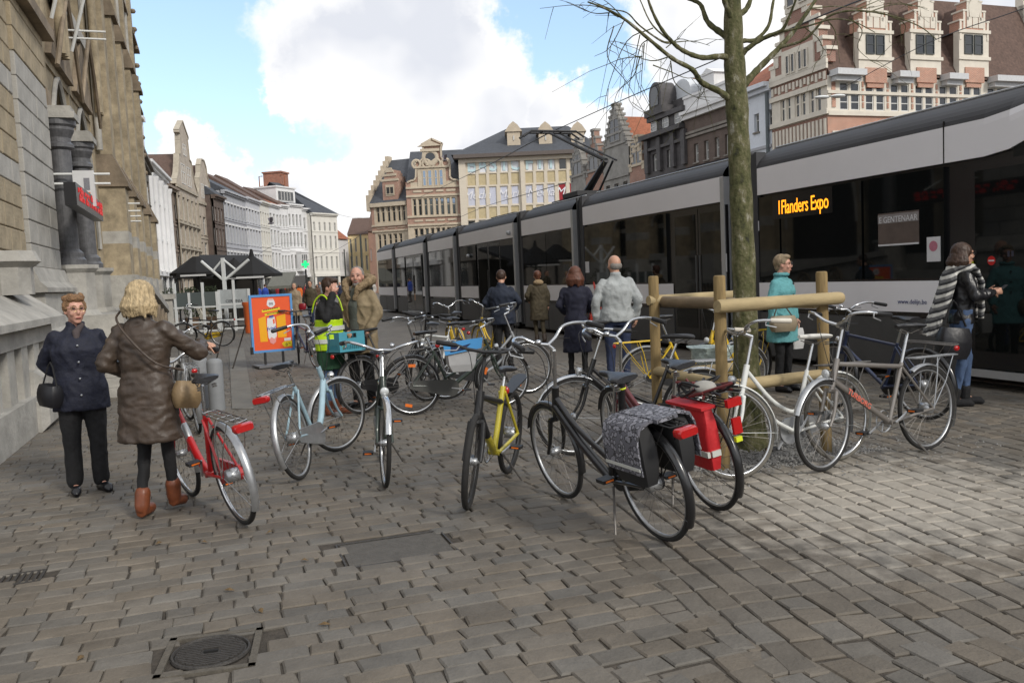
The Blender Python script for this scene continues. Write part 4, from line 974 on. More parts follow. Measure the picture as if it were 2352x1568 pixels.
# ================================================================ POST OFFICE (left)
VP_ = -2.8
t, W, hitp = facade_root('post_office', 'huge neo-gothic stone building with arched porch and buttresses filling the left edge', street(0, VP_), street(48, VP_))
PO = t
def U(x, y=600, v=VP_): return on_line(x, y, v)[0]
mAsh = mat('yellow_sandstone', (.37,.305,.205), .9, var=.38, scale=2.6, bump=.5, bscale=25, dirt=.6)
mAshG = mat('pale_bluestone', (.40,.385,.35), .88, var=.25, scale=2.5, bump=.4, bscale=25, dirt=.4)
mGrime = mat('grimy_stone', (.24,.19,.135), .92, var=.35, scale=1.6, bump=.5, bscale=14, dirt=.6)
mGran = mat('dark_granite', (.10,.10,.105), .45, var=.35, scale=9, bump=.15, bscale=60)
mMort = mat('stone_joint', (.16,.14,.11), .95, var=.2)
VQ = VP_+.25; u1 = on_line(57, 400, VQ)[0]; u2 = on_line(114, 300, VQ)[0]
# arched openings
def parch(x0, x1, zs, zt, n=9, pw=1.25):
    xm, hw = (x0+x1)/2, (x1-x0)/2; L_ = []
    for i in range(n+1):
        a = math.pi/2*i/n; L_.append((xm-hw*math.cos(a)**pw, zs+(zt-zs)*math.sin(a)))
    return L_ + [(2*xm-p[0], p[1]) for p in reversed(L_[:-1])]
def arch_fill(parent, x0, x1, zs, zt, y0, y1, m, ring=None, name='spandrel', pw=1.25):
    A = parch(x0, x1, zs, zt, pw=pw); n = len(A)//2
    b = MB(); b.prism([(x0, zt+.001)] + A[:n+1], y0, y1); b.prism(list(A[n:]) + [(x1, zt+.001)], y0, y1); b.build(name, m, parent)
    if ring: MB().tube([(p[0], y0-.03, p[1]) for p in A], .06, 6).build('arch_moulding', ring, parent, True)
arches = [(U(113), U(168), 1.6, 6.2), (U(170), U(212), 1.6, 6.2)]
a1 = (U(115, 270), U(162, 270)); a2 = (U(168, 310), U(210, 310)); ZD = on_line(100, 95, VQ)[1]
ops = [(a1[0], a1[1], 1.7, on_line(140,192,VP_)[1]), (a2[0], a2[1], 1.7, on_line(186,252,VP_)[1])]
bu = [27.3, 30.2, 33.2, 36.9, 40.9]                             # buttress positions
for i in range(4):
    a, c = bu[i]+.85, bu[i+1]-.85
    ops += [(a, c, 2.3, 4.3), (a, c, 5.4, 9.6), (a, c, 11.2, 15.8)]
ops += [(a1[0]-.1, a1[1]+.1, 8.2, 12.6), (a2[0], a2[1], 8.2, 12.6), (a1[0]-.1, a1[1]+.1, 14.2, 18.2), (a2[0], a2[1], 14.2, 18.2)]
wall_grid(ops, u1-.0, 47, 0, 20, [mAsh, mAshG], 'wall', t, reveal=.3, zones=[(0, 60, 0, 2.1, 1)])
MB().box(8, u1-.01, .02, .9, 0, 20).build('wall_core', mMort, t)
MB().box(8, 47, .95, 12, 0, 19.9).build('inner_wall', mat('porch_shade', (.035,.03,.028), .9, var=.3), t)  # near-black inner wall: shade of the deep porch painted into its colour
for i, o in enumerate(ops):
    x0, x1, z0_, z1_ = o; zs = z1_-(x1-x0)*.95 if z1_-z0_ > 3 else z1_-.7
    arch_fill(t, x0, x1, zs, z1_, .04, .29, mAsh, mAshG)
    if i >= 2:
        w = MB(); n_ = 2 if x1-x0 < 2 else 3
        for k in range(1, n_): w.box(x0+(x1-x0)*k/n_-.08, x0+(x1-x0)*k/n_+.08, .35, .6, z0_, zs+.5)
        w.box(x0, x1, .35, .6, zs-.1, zs+.1); tr = w.build('window', mAshG, t)
        MB().box(x0+.02, x1-.02, .62, .66, z0_, z1_).build('pane', MG, tr)
        MB().prism([(x0-.1,z0_),(x0-.1,z0_-.3),(x1+.1,z0_-.3),(x1+.1,z0_)], -.15, .3).build('sill', mAshG, t)
# near wall and pier laid of separate stones
def ashlar(x0, x1, z0, z1, y, m, rowh, lens, seed, mband=None, bands=(), gap=.012, depth=.2):
    r = random.Random(seed); z = z0; k = 0; cache = {}
    while z < z1-.01:
        h = min(rowh, z1-z); x = x0; first = True; mm = mband if any(a <= z < b for a, b in bands) else m
        while x < x1-.01:
            L_ = lens * r.choice((.7, .85, 1.0, 1.2)) * (.55 if first and k % 2 else 1); first = False
            if x + L_ > x1 - .25: L_ = x1 - x
            b = MB().bbox(gap/2, L_-gap/2, 0, depth, gap/2, h-gap/2, .012)
            key = (round(L_, 2), round(h, 2), mm.name)
            if key not in cache: cache[key] = b.mesh('stone_block', mm)
            put('stone_block', cache[key], t, (x, y+r.uniform(-.004, .004), z)); x += L_
        z += h; k += 1
ashlar(12.6, u1-.02, 1.9, 8.6, -.19, mAsh, .34, .75, 3, mAshG, [(3.2,3.5),(4.55,4.85),(6.0,6.3)])
MB().box(8, 12.6, -.19, .02, 1.9, 12).build('wall_face', mAsh, t)
ashlar(u1, u2, 2.05, 5.3, -.25, mAshG, .36, 1.05, 4, depth=.3); ashlar(u1, u2, 5.3, ZD, -.25, mAsh, .36, 1.05, 14, depth=.3)
MB().box(u1+.01, u2-.01, -.22, .02, 0, ZD).build('pier_core', mMort, t)
ashlar(u1-.1, u2+.1, .9, 1.65, -.40, mAshG, .375, 1.2, 5, depth=.3); ashlar(u1-.2, u2+.15, 0, .9, -.50, mAshG, .45, 1.4, 6, depth=.4)
MB().prism([(-.46,1.65),(-.46,1.72),(-.36,1.82),(-.28,2.05),(-.2,2.05),(-.2,1.65)], u1-.2, u2+.15, axis='x').build('pier_base_moulding', mAshG, t)
MB().prism([(-.58,.9),(-.6,.98),(-.45,1.08),(-.3,1.08),(-.3,.9)], u1-.22, u2+.2, axis='x').build('plinth_moulding', mAshG, t)
# upper storey of the pier: drip moulding and oriel
b = MB(); b.prism([(u1-2.5,ZD+.3),(u1-.6,ZD+.3),(u1+.2,ZD),(u2+.2,ZD),(u2+.25,ZD+.2),(u1+.3,ZD+.2),(u1-.5,ZD+.5),(u1-2.5,ZD+.5)], -.42, .0); b.build('drip_moulding', mGrime, t)
MB().box(u1-.2, u2-.2, -.2, .0, ZD+.2, 20).build('upper_pier', mGrime, t)
ori = MB(); P_ = lambda r_, z: [(12.9+1.6+r_*1.9*math.cos(a), -.15-r_*1.0*math.sin(a), z) for a in [math.pi*k/6 for k in range(7)]]
ori.loft([P_(.5,7.4), P_(.72,7.8), P_(.72,8.0), P_(1.0,8.3), P_(1.0,11.5), P_(1.08,11.6), P_(1.08,11.9)]); ori.build('oriel', mAsh, t)
MB().loft([P_(.25,6.6), P_(.5,7.35)]).build('oriel_corbel', mGrime, t)
# gablets over the porch and clustered shafts
for (xa, xb) in (a1, a2):
    xm = (xa+xb)/2
    for s_ in (-1, 1):
        MB().tube([(xm+s_*1.75, -.25, 6.1), (xm+s_*.9, -.28, 7.1), (xm, -.3, 8.0)], [.05, .05, .05], 6).build('gablet_moulding', mGrime, t)
    b = MB(); b.prism([(xm-1.5,6.4),(xm+1.5,6.4),(xm,8.0)], -.12, -.003); b.build('gablet', mGrime, t)
# porch columns with capitals and pedestals
for cx in (on_line(147,460,VP_+.3)[0], on_line(192,480,VP_+.3)[0]):
    for yy, rr in ((-.3, .195),):
        b = MB(); b.lathe([(.30,2.15),(.30,2.25),(.26,2.3),(.26,2.38),(rr,2.45),(rr,2.5),(rr*.96,4.3),(rr,4.32)], (cx, yy, 0), 28); b.build('column', mGran, t)
        c = MB(); c.lathe([(rr,4.3),(.25,4.34),(.25,4.4),(.205,4.44),(.205,4.52),(.27,4.66),(.27,4.71),(.31,4.75),(.31,4.85)], (cx, yy, 0), 28); c.build('capital', mGran, t)
        c = MB(); c.box(cx-.33, cx+.33, yy-.33, .3, 4.85, 4.97).box(cx-.27, cx+.27, yy-.27, .3, 4.97, 5.08); c.build('impost', mAshG, t)
        c = MB(); c.lathe([(.5,.9),(.5,1.2),(.42,1.3),(.42,2.0),(.5,2.08),(.5,2.15)], (cx, yy, 0), 8); c.build('pedestal', mAshG, t)
        MB().box(cx-.2, cx+.2, yy+.1, .3, 5.1, 5.4).build('arch_springer', mGrime, t)
# buttresses beyond the porch
for i, bx in enumerate(bu):
    w = .62
    def stage(z0, z1, p, ww, m, nm='buttress'):
        MB().box(bx-ww, bx+ww, -p, .0, z0, z1).build(nm, m, t)
    stage(0, 1.1, .95, w+.1, mAshG, 'buttress_base'); stage(1.1, 2.1, .8, w, mAshG, 'buttress_base'); 
    for z0_, z1_, m_ in ((2.1,3.0,mAsh),(3.0,3.35,mAshG),(3.35,4.6,mAsh)): stage(z0_, z1_, .68, w-.08, m_)
    MB().prism([(-.78,4.6),(-.78,4.72),(-.42,5.5),(0,5.5),(0,4.6)], bx-w, bx+w, axis='x').build('buttress_cap', mGrime, t)
    stage(5.5, 10.2, .42, w-.2, mAsh)
    MB().prism([(-.55,10.2),(-.55,10.35),(-.3,11.2),(0,11.2),(0,10.2)], bx-w+.1, bx+w-.1, axis='x').build('buttress_cap', mGrime, t)
    stage(11.2, 16.4, .32, w-.3, mAsh)
    MB().prism([(-.5,16.4),(-.5,16.6),(-.2,17.4),(0,17.4),(0,16.4)], bx-w+.1, bx+w-.1, axis='x').build('buttress_cap', mGrime, t)
    stage(17.4, 20, .22, w-.35, mGrime)
    for s_ in (-1, 1):
        for z0_, z1_ in ((5.6, 10.1), (11.3, 16.3)):
            MB().lathe([(.09,z0_),(.09,z1_)], (bx+s_*(w+.05), -.12, 0), 8).build('shaft', mAshG, t, True)
for x_, m_ in ((u2+2.95, mGrime), (u2-.0, mGrime), (a2[1]+.6, mGrime)):
    for dx in (-.22, 0, .22): MB().lathe([(.1,6.6),(.1,20)], (x_+dx, -.2, 0), 8).build('shaft', mAsh, t, True)
for z_, d_ in ((4.9,.18),(10.4,.2),(13.4,.25),(16.8,.25)):
    MB().prism([(-d_,z_),(-d_,z_+.12),(0,z_+.3),(0,z_)], a2[1]+.6 if z_ < 6 else u2, 47, axis='x').build('string_course', mGrime, t)
# corner turret at the far end
b = MB(); prof = [(1.5,0),(1.5,1.1),(1.35,1.3),(1.3,4.6)]
for z_ in (5.2, 7.4, 9.6, 11.8, 14.0, 16.2, 18.4): prof += [(1.3,z_),(1.42,z_+.1),(1.42,z_+.25),(1.28,z_+.35)]
prof += [(1.28,20.5)]
b.lathe(prof, (45.9, 1.25, 0), 8); b.build('turret', mAsh, t)
for k in range(18):
    z_ = 4.8 + k*.85; MB().ball((45.4, -.15, z_), (.16,.16,.12), 6, 4).build('crocket', mGrime, t)
MB().tube([(44.0,-.25,.2),(44.0,-.25,6.5)], .05, 6).build('drainpipe', MZINC, t)
# entrance balustrade descending towards the street, with rosettes
bal = []
ub0, ub1 = a1[0]+.2, bu[0]-.4
n_ = 5
for k in range(n_):
    xa, xb = ub0+(ub1-ub0)*k/n_, ub0+(ub1-ub0)*(k+1)/n_; za, zb = 1.78-.30*k/2.2, 1.78-.30*(k+1)/2.2
    b = MB(); b.prism([(xa,0),(xb-.02,0),(xb-.02,zb-.1),(xa,za-.1)], -1.5, -1.22); b.build('balustrade_panel', mAshG, t)
    b = MB(); b.prism([(xa,za-.1),(xb,zb-.1),(xb,zb+.06),(xa,za+.06)], -1.6, -1.12); b.build('handrail', mAshG, t)
    MB().ring(((xa+xb)/2, -1.52, (za+zb)/2-.5), .3, .05, 'y', 18, 5).build('rosette', mGrime, t, True)
    for q in range(4):
        a = q*math.pi/2; MB().ball(((xa+xb)/2+.12*math.cos(a), -1.5, (za+zb)/2-.5+.12*math.sin(a)), (.1,.04,.1), 8, 5).build('rosette_petal', mGrime, t, True)
MB().box(u2+.2, bu[0]-.3, -1.2, .9, 0, 1.2).build('porch_floor', mAshG, t)
b = MB(); b.box(ub1, ub1+.55, -1.7, -1.1, 0, 1.35).box(ub1-.08, ub1+.63, -1.78, -1.02, 1.35, 1.5); b.build('newel', mAshG, t)
for k in range(9): 
    MB().lathe([(.07,.5),(.04,.6),(.07,.75),(.04,.95)], (ub1+.9+k*.28, -1.35, 0), 8).build('baluster', mGrime, t, True)
MB().box(ub1+.6, ub1+3.6, -1.5, -1.2, .95, 1.08).build('handrail', mAshG, t); MB().box(ub1+.6, ub1+3.6, -1.5, -1.2, .0, .5).build('balustrade_base', mAshG, t)
# steps and plinth seat in front
for k in range(5):
    MB().box(u2-3.2+k*.05, u2+2.4, -2.1+k*.3, -.74, .0+k*.15, .15+k*.15-.004).build('step', mAshG, t)
u3 = U(0, 800, -2.0)
b = MB(); b.bbox(11.2, u1-1.5, -.9, -.2, 0, .36, .08); b.build('plinth_seat', mAshG, t); b = MB(); b.bbox(11.4, u1-1.4, -.82, -.2, .36, .70, .08); b.build('plinth_block', mAshG, t)
# near parapet with upright slots
b = MB(); b.box(8.5, 12.95, -.78, -.2, 0, .42); b.build('parapet_base', mAshG, t)
for k in range(6):
    MB().box(8.9+k*.72, 9.25+k*.72, -.70, -.45, .42, 1.02).build('parapet_post', mAshG, t)
MB().box(8.5, 13.0, -.72, -.2, 1.02, 1.24).build('parapet_beam', mAshG, t); MB().box(8.5, 13.0, -.4, -.2, .42, 1.02).build('parapet_back', mGrime, t)
MB().prism([(-.86,1.24),(-.86,1.32),(-.45,1.62),(-.18,1.62),(-.18,1.24)], 8.4, 13.2, axis='x').build('parapet_coping', mAshG, t)
MB().lathe([(.30,1.62),(.30,1.95),(.40,2.02),(.34,2.15)], (11.9, -.45, 0), 10).build('parapet_finial', mAshG, t)
# flagpoles
mPole = mat('white_pole', (.75,.76,.74), .5, var=.03)
def po(x, y, back=-.0): u, z = on_line(x, y, VP_-back); return (u, 0, z)
for (A_, B_) in (((165,118),(215,-12)), ((118,42),(140,-20))):
    u_, z_ = on_line(A_[0], A_[1], VP_+.3)
    lb = 2.6; s2 = [Vector((u_, -.3, z_)), Vector((u_-.9, -1.2, z_+2.6))]
    o = MB().tube(s2, .035, 8).build('flagpole', mPole); o.matrix_basis = t.matrix_basis.copy()
    tag(o, 'slanting white flagpole on the gothic facade, the ' + ('lower right one by the paired rods' if A_[0] > 150 else 'upper left one above the oriel'), 'flagpole')
# signs on horizontal rods
def rods(px, py, py2, length, label, both=True):
    u_, z_ = on_line(px, py, VP_+.3); z2 = on_line(px, py2, VP_+.3)[1]
    tt = thing('sign_bracket', label, 'bracket', street(u_, VP_+.1), math.atan2(TD.y, TD.x))
    for zz in (z_, z2): MB().tube([(0,0,zz),(0,-length,zz)], .022, 6).build('rod', mPole, tt)
    return tt, z_, z2, u_
tt, za, zb, uu = rods(136, 400, 421, 1.05, 'pair of white rods holding the white plate beside the red display')
pl_ = thing('door_plate', 'white rectangular plate with a small orange mark, hanging from the white rods', 'sign', street(uu, VP_+.1), math.atan2(TD.y, TD.x))
MB().box(-.03, .03, -.78, -.42, zb-.42, za+.06).build('panel', mat('plate_white', (.62,.62,.62), .5, var=.06), pl_)
MB().box(-.036, -.031, -.70, -.62, zb-.34, zb-.16).build('orange_mark', mat('orange_mark', (.7,.2,.05), .5, var=0), pl_)
MB().box(-.036, -.031, -.70, -.60, zb-.12, zb+.1).build('lettering_strip', mat('strip_grey', (.2,.2,.22), .5, var=.3, scale=60), pl_)
rods(161, 70, 85, .9, 'upper pair of white rods high on the facade'); rods(261, 468, 484, .9, 'pair of thin white rods right of the red display')
rods(275, 497, 508, .8, 'lowest pair of thin white rods, far right on the buttresses')
ds = thing('led_display', 'black slanted LED board with illegible red lettering hanging on the facade', 'display', street(0, -1.98), math.atan2(TD.y, TD.x))
ua, za1 = on_line(173, 418, -1.98); ub, zb1 = on_line(236, 488, -1.98); zbot = on_line(173, 455, -1.98)[1]
ztop = za1; zlow = on_line(173, 468, -1.98)[1]
MB().box(ua, ub, 0, .18, zlow, ztop).build('housing', mat('display_black', (.012,.012,.014), .35, var=.05), ds)
mLed = mat('red_led', (.35,.01,.01), .5, var=0, emit=(1,.03,.03,.25)); r = random.Random(8); led = MB()
hh = ztop - zlow
for row in (0, 1):
    x = ua + .25 + row*.1
    while x < ub-.2-row*.0:
        zc = zlow + hh*(.62 - .34*row); gl = r.choice((0,1,2,3)); hgt = hh*.22
        led.box(x, x+.04, -.012, -.001, zc, zc+hgt)
        if gl != 0: led.box(x+.04, x+.16, -.012, -.001, zc+hgt*(.4 if gl == 1 else .8), zc+hgt*(.4 if gl == 1 else .8)+.05)
        if gl > 1: led.box(x+.16, x+.2, -.012, -.001, zc, zc+hgt)
        if gl == 3: led.box(x+.04, x+.16, -.012, -.001, zc, zc+.05)
        x += .27 if r.random() < .85 else .4
led.build('red_lettering', mLed, ds, kind='stuff')
MB().tube([(ub-.3,.1,ztop),(ub-.3,.75,ztop+.3)], .02, 6).build('bracket_arm', mPole, ds)
# ================================================================ TRAM
VT = 8.5; UF, UB = 3.2, 45.75
def tu(x, y=600, v=VT): return on_line(x, y, v)[0]
TR = thing('tram', 'long low-floor tram with black glass, white bands and dark roof filling the right side', 'tram', street(UB, VT), math.atan2(-TD.y, -TD.x))
mTW = mat('tram_white', (.82,.81,.84), .38, var=.03, coat=.2, dirt=.06, scale=.8); mTG = mat('tram_grey', (.06,.06,.064), .65, 0, var=.12, scale=1, spec=.25)
mTB = mat('tram_black', (.008,.008,.009), .22, var=0, spec=.6); mTGl = mat('tram_glass', (.006,.007,.007), .03, var=0, spec=.27)
mTSk = mat('tram_skirt', (.07,.07,.07), .5, var=.15, scale=2, dirt=.3); mBel = mat('bellows', (.06,.062,.066), .8, var=.1); mSil = mat('tram_silver', (.45,.46,.47), .35, .4, var=.05)
XL = lambda u: UB - u
def yprof(z):
    if z > 3.10: return .42*((z-3.10)/.37)**2.2
    if z < .5: return .06*(.5-z)/.5
    return 0.0
def skin(name, xa, xb, z0, z1, m, parent, off=0.0, zf0=None, zf1=None, nose=None, seg=None, label=None):
    b = MB(); n = seg or max(1, int((xb-xa)/1.5)); mz = 6 if z1 > 3.1 else 3 if nose else 1; g = []
    for i in range(n+1):
        x = xa+(xb-xa)*i/n; za = zf0(x) if zf0 else z0; zb = zf1(x) if zf1 else z1; col = []
        for j in range(mz+1):
            z = za+(zb-za)*j/mz; y = yprof(z)-off
            if nose: y += nose(x, z)
            col.append(Vector((x, y, z)))
        g.append(col)
    for i in range(n):
        for j in range(mz): b.add([g[i][j], g[i+1][j], g[i+1][j+1], g[i][j+1]], [(0,1,2,3)])
    # return edge so that the band has thickness
    for i in range(n):
        for j_, s_ in ((0, 1), (mz, -1)):
            p, q = g[i][j_], g[i+1][j_]; b.add([p, q, q+Vector((0,.04,0)), p+Vector((0,.04,0))], [(0,3,2,1) if s_ > 0 else (0,1,2,3)])
    return b.build(name, m, parent, smooth=True, label=label)
joints = [(tu(1740), tu(1676)), (tu(1341), tu(1324)), (tu(1200), tu(1187)), (tu(1056), tu(1046)), (tu(984), tu(976)), (tu(909), tu(903))]
joints = [(a, c+.12) for a, c in joints]
mods = []; prev = UF
for a, c in joints: mods.append((prev, a)); prev = c
mods.append((prev, UB))
doors = [(tu(1672), tu(1547)), (tu(1150), tu(1097)), (tu(968), tu(932)), (UF+2.6, tu(2225)), (tu(1330), tu(1345)) if False else (60, 61)]
def zf_b(x):   # lower edge of the upper white band, rising over the cab
    u = UB-x; return 2.70 if u > 7.5 else 2.70 + .75*((7.5-u)/1.5)**1.7 if u > 6.0 else 3.45
def zf_t(x):
    u = UB-x; return 3.13 if u > 7.6 else min(3.46, 3.13 + .30*((7.6-u)/1.4)**1.5)
def nose(x, z):
    u = UB-x
    if u > 7.2: return 0
    k = (7.2-u)/4.0; return .55*k**2 + .5*k**2*max(0, (z-1.2)/2.2)
for mi, (ua, ub) in enumerate(mods):
    xa, xb = XL(ub), XL(ua); nf = nose if mi == 0 else None; sg = 26 if mi == 0 else None
    bd = MB()
    xend = XL(7.2) if mi == 0 else xb
    bd.box(xa+.02, xend-.02, .05, 2.38, .12, 3.08); bd.box(xa+.02, xend-.02, .45, 2.0, 3.08, 3.44); bodyo = bd.build('body_shell', mTB, TR)
    ds_ = [d for d in doors if ua-.1 <= d[0] < ub and d[0] < 50]
    # lower white band in pieces between doors, skirts below
    cuts = [xa] + sorted(v for d in ds_ for v in (XL(d[1]), XL(d[0]))) + [xb]
    for a, c in zip(cuts[::2], cuts[1::2]):
        if c-a < .05: continue
        if mi == 0 and a > XL(7.0): continue
        skin('lower_band', a+.01, c-.01, .88, 1.28, mTW, TR, .012, nose=nf, seg=sg if mi == 0 else None)
        m_ = max(1, round((c-a)/1.9))
        for i in range(m_):
            e, f = a+(c-a)*i/m_, a+(c-a)*(i+1)/m_
            if i % 2 == 0 or m_ < 3: MB().prism([(e+.03,.10),(f-.03,.10),(f-.03,.80),(e+.03,.80)], -.004, .045).build('skirt_panel', mTSk, TR)
            else:
                MB().prism([(e+.25,.12),(f-.25,.12),(f-.03,.74),(e+.03,.74)], .012, .045).build('bogie_cover', mTSk, TR)
                MB().prism([(f-.16,.55),(f-.01,.30),(f-.01,.87),(f-.38,.87)], -.008, .011).build('lower_band_corner', mTW, TR)
    for d in ds_:
        e, f = XL(d[1]), XL(d[0]); mid = (e+f)/2
        for p0_, p1_ in ((e+.02, mid-.01), (mid+.01, f-.02)):
            o = MB().box(p0_, p1_, -.006, .045, .25, 2.64).build('door', mTB, TR)
            MB().box(p0_+.08, p1_-.08, -.012, -.0065, .45, 2.55).build('pane', mTGl, o)
            MB().tube([(p1_-.05 if p0_ < mid-.1 else p0_+.05, -.03, 1.0), (p1_-.05 if p0_ < mid-.1 else p0_+.05, -.03, 1.8)], .014, 6).build('handle', mTSk, o)
        MB().box(e, f, -.02, .05, .14, .23).build('door_sill', mSil, TR)
    skin('upper_band', xa+.01, xb-.01, 2.70, 3.13, mTW, TR, .012, zf0=zf_b if mi == 0 else None, zf1=zf_t if mi == 0 else None, nose=nf, seg=sg)
    skin('roof_cove', xa+.01, xb-.01, 3.13, 3.46, mTG, TR, .012, zf0=zf_t if mi == 0 else None, nose=nf, seg=sg)
    MB().box(xa+.01, (XL(4.6) if mi == 0 else xb-.01), .40, 2.0, 3.445, 3.475).build('roof', mTG, TR)
    MB().tube([(xa+.02, .395, 3.475), ((XL(5.5) if mi == 0 else xb-.02), .395, 3.475)], .016, 6).build('roof_rail', mSil, TR)
    # panes
    g0, g1 = xa+.06, (XL(7.25) if mi == 0 else xb-.06); n_ = max(1, round((g1-g0)/1.75))
    segs = [(g0+(g1-g0)*i/n_, g0+(g1-g0)*(i+1)/n_) for i in range(n_)]
    if mi == 0: segs = [(XL(11.95), XL(11.35)), (XL(11.33), XL(9.55)), (XL(9.53), XL(8.15)), (XL(8.13), XL(7.3))]
    for e, f in segs:
        if any(XL(d[1])-.1 < (e+f)/2 < XL(d[0])+.1 for d in ds_): continue
        MB().box(e+.012, f-.012, -.0, .049, 1.31, 2.66).build('window', mTGl, TR)
    if mi == 0:
        skin('cab_side', XL(7.2), XL(UF), .15, 2.72, mTGl, TR, .0, nose=nose, seg=10, zf1=lambda x: zf_b(x)+.02)
        b = MB(); N_ = 8
        prof_ = [(XL(UF), .12), (XL(UF)+.55, .3), (XL(UF)+.7, 1.1), (XL(UF)+.25, 2.2), (XL(UF)-.9, 3.3)]
        rr = [[Vector((x, y, z)) for y in [.55+.9*(z/3.4)*.4+ (2.4-2*(.55+.9*(z/3.4)*.4))*k/N_ for k in range(N_+1)]] for x, z in prof_]
        for i in range(len(rr)-1):
            for k in range(N_): b.add([rr[i][k], rr[i][k+1], rr[i+1][k+1], rr[i+1][k]], [(0,1,2,3)])
        b.build('nose', mTB, TR, True); MB().box(XL(7.2), XL(UF+.3), .7, 1.75, .12, 3.3).build('cab_core', mTB, TR)
for a, c in joints:
    xa, xb = XL(c), XL(a); b = MB(); n_ = 6
    for i in range(n_): b.box(xa+(xb-xa)*i/n_+.004, xa+(xb-xa)*(i+1)/n_-.004, .10+(i % 2)*.04, 2.3-(i % 2)*.04, .15, 3.40-(i % 2)*.03)
    b.build('bellows', mBel, TR)
    MB().box(xa-.10, xa+.02, -.02, .16, .2, 3.12).build('joint_pillar', mSil, TR); MB().box(xb-.02, xb+.05, -.015, .16, .2, 3.4).build('joint_pillar', mTG, TR)
# panel seam on the front module
MB().box(XL(tu(2171))-.008, XL(tu(2171))+.008, -.016, .0, 2.70, 3.2).build('panel_seam', mTB, TR)
# roof boxes
for u_ in (14.5, 21.4, 27, 33, 38): MB().box(XL(u_)-1.2, XL(u_)+1.2, .75, 1.7, 3.475, 3.60).build('roof_box', mTG, TR)
# destination display, notices and small signs
me = text_mesh('1Flanders Expo', .20, .002, align='LEFT', spacing=.95); xs_ = [v.co.x for v in me.vertices]; wt = max(xs_)-min(xs_)
me.materials.append(mat('amber_led', (.8,.3,.02), .5, var=0, emit=(1,.30,.01,1.6)))
uL, zL_ = on_line(1786, 492, VT); uR = tu(1899, 470)
o = put('destination_lettering', me, TR, (XL(uL), -.006, zL_-.005), (math.pi/2, 0, 0), scale=((uL-uR)/wt, 1.55, 1))
MB().box(XL(uL)-.12, XL(uR)+.12, -.004, -.001, zL_-.08, zL_+.30).build('destination_display', mTB, TR)
me = text_mesh('www.delijn.be', .085, .001, align='LEFT'); me.materials.append(mat('blue_letter', (.03,.04,.16), .5, var=0)); u_, z_ = on_line(2064, 697, VT)
put('web_address', me, TR, (XL(u_), -.016, z_), (math.pi/2, 0, 0))
mNot = mat('notice_white', (.62,.62,.64), .5, var=.04); mPink = mat('notice_pink', (.45,.16,.22), .5, var=.2, scale=60)
def notice(x0, y0, x1, y1, name='notice', m=mNot, logo=None, label=None):
    ua, za = on_line(x0, y0, VT); ub, zb = on_line(x1, y1, VT)
    o = MB().box(XL(ua), XL(ub), -.010, -.0015 if name != 'poster' else -.002, zb, za).build(name, m, TR, label=label); w = XL(ub)-XL(ua); h = za-zb
    if logo: MB().lathe([(w*.32, 0), (w*.32, .002)], n=12).build('logo', logo, o).matrix_basis = Matrix.Translation((XL(ua)+w/2, -.0105, za-w*.55)) @ Matrix.Rotation(math.pi/2, 4, 'X')
    return XL(ua), XL(ub), zb, za, o
notice(2130, 545, 2161, 600, logo=mPink, label='tall white notice with a pink round logo'); notice(1655, 583, 1671, 624, logo=mPink); notice(1345, 601, 1354, 626)
a_, b_, c_, d_, o = notice(2312, 573, 2334, 614, label='white notice with two dark figures near the front')
for q in (.3, .7): MB().box(a_+(b_-a_)*(q-.12), a_+(b_-a_)*(q+.12), -.013, -.0102, c_+(d_-c_)*.6, c_+(d_-c_)*.92).build('figure', mat('fig_dark', (.03,.03,.05), .6, var=0), o)
notice(1739, 508, 1744, 530); 
a_, b_, c_, d_, o = notice(2268, 588, 2290, 609, name='no_entry_sign', label='small white square with a red no entry disc')
MB().lathe([((b_-a_)*.42, 0), ((b_-a_)*.42, .002)], n=16).build('red_disc', mat('sign_red', (.5,.01,.01), .5, var=0), o).matrix_basis = Matrix.Translation(((a_+b_)/2, -.0105, (c_+d_)/2)) @ Matrix.Rotation(math.pi/2, 4, 'X')
MB().box((a_+b_)/2-(b_-a_)*.3, (a_+b_)/2+(b_-a_)*.3, -.014, -.0127, (c_+d_)/2-.008, (c_+d_)/2+.008).build('white_bar', mNot, o)
u_, z_ = on_line(2233, 604, VT); MB().ball((XL(u_), -.03, z_), (.045,.03,.045), 12, 8).build('door_button', mat('button_yellow', (.45,.45,.04), .4, var=0), TR, True)
a_, b_, c_, d_, o = notice(2018, 492, 2112, 560, name='poster', m=mat('poster_brown', (.10,.075,.065), .5, var=.2), label='brown newspaper poster with pale capitals')
MB().box(a_, b_, -.0125, -.0105, c_, c_+.022).build('white_bar', mNot, o); MB().box(a_, b_, -.0125, -.0105, d_-.135, d_-.02).build('title_strip', mat('poster_grey', (.24,.22,.22), .5, var=.1), o)
me = text_mesh('E GENTENAAR', .10, .001); me.materials.append(mNot); xs_ = [v.co.x for v in me.vertices]; put('title_lettering', me, o, ((a_+b_)/2, -.013, d_-.125), (math.pi/2, 0, 0), scale=((b_-a_)*.94/(max(xs_)-min(xs_)), 1.1, 1))
a_, b_, c_, d_, o = notice(1478, 661, 1512, 698, name='poster', m=mat('poster_orange', (.45,.22,.02), .5, var=.15, scale=9), label='orange and yellow poster on the white band')
a_, b_, c_, d_, o = notice(936, 660, 962, 690, name='poster', m=mat('poster_orange2', (.5,.25,.12), .5, var=.3, scale=6))
# round mirrors / camera domes on the white band
for (x_, y_) in ((1172, 535), (1079, 588)):
    u_, z_ = on_line(x_, y_, VT); MB().ball((XL(u_), -.06, z_), (.07,.07,.07), 10, 8).build('camera_dome', mSil, TR, True)
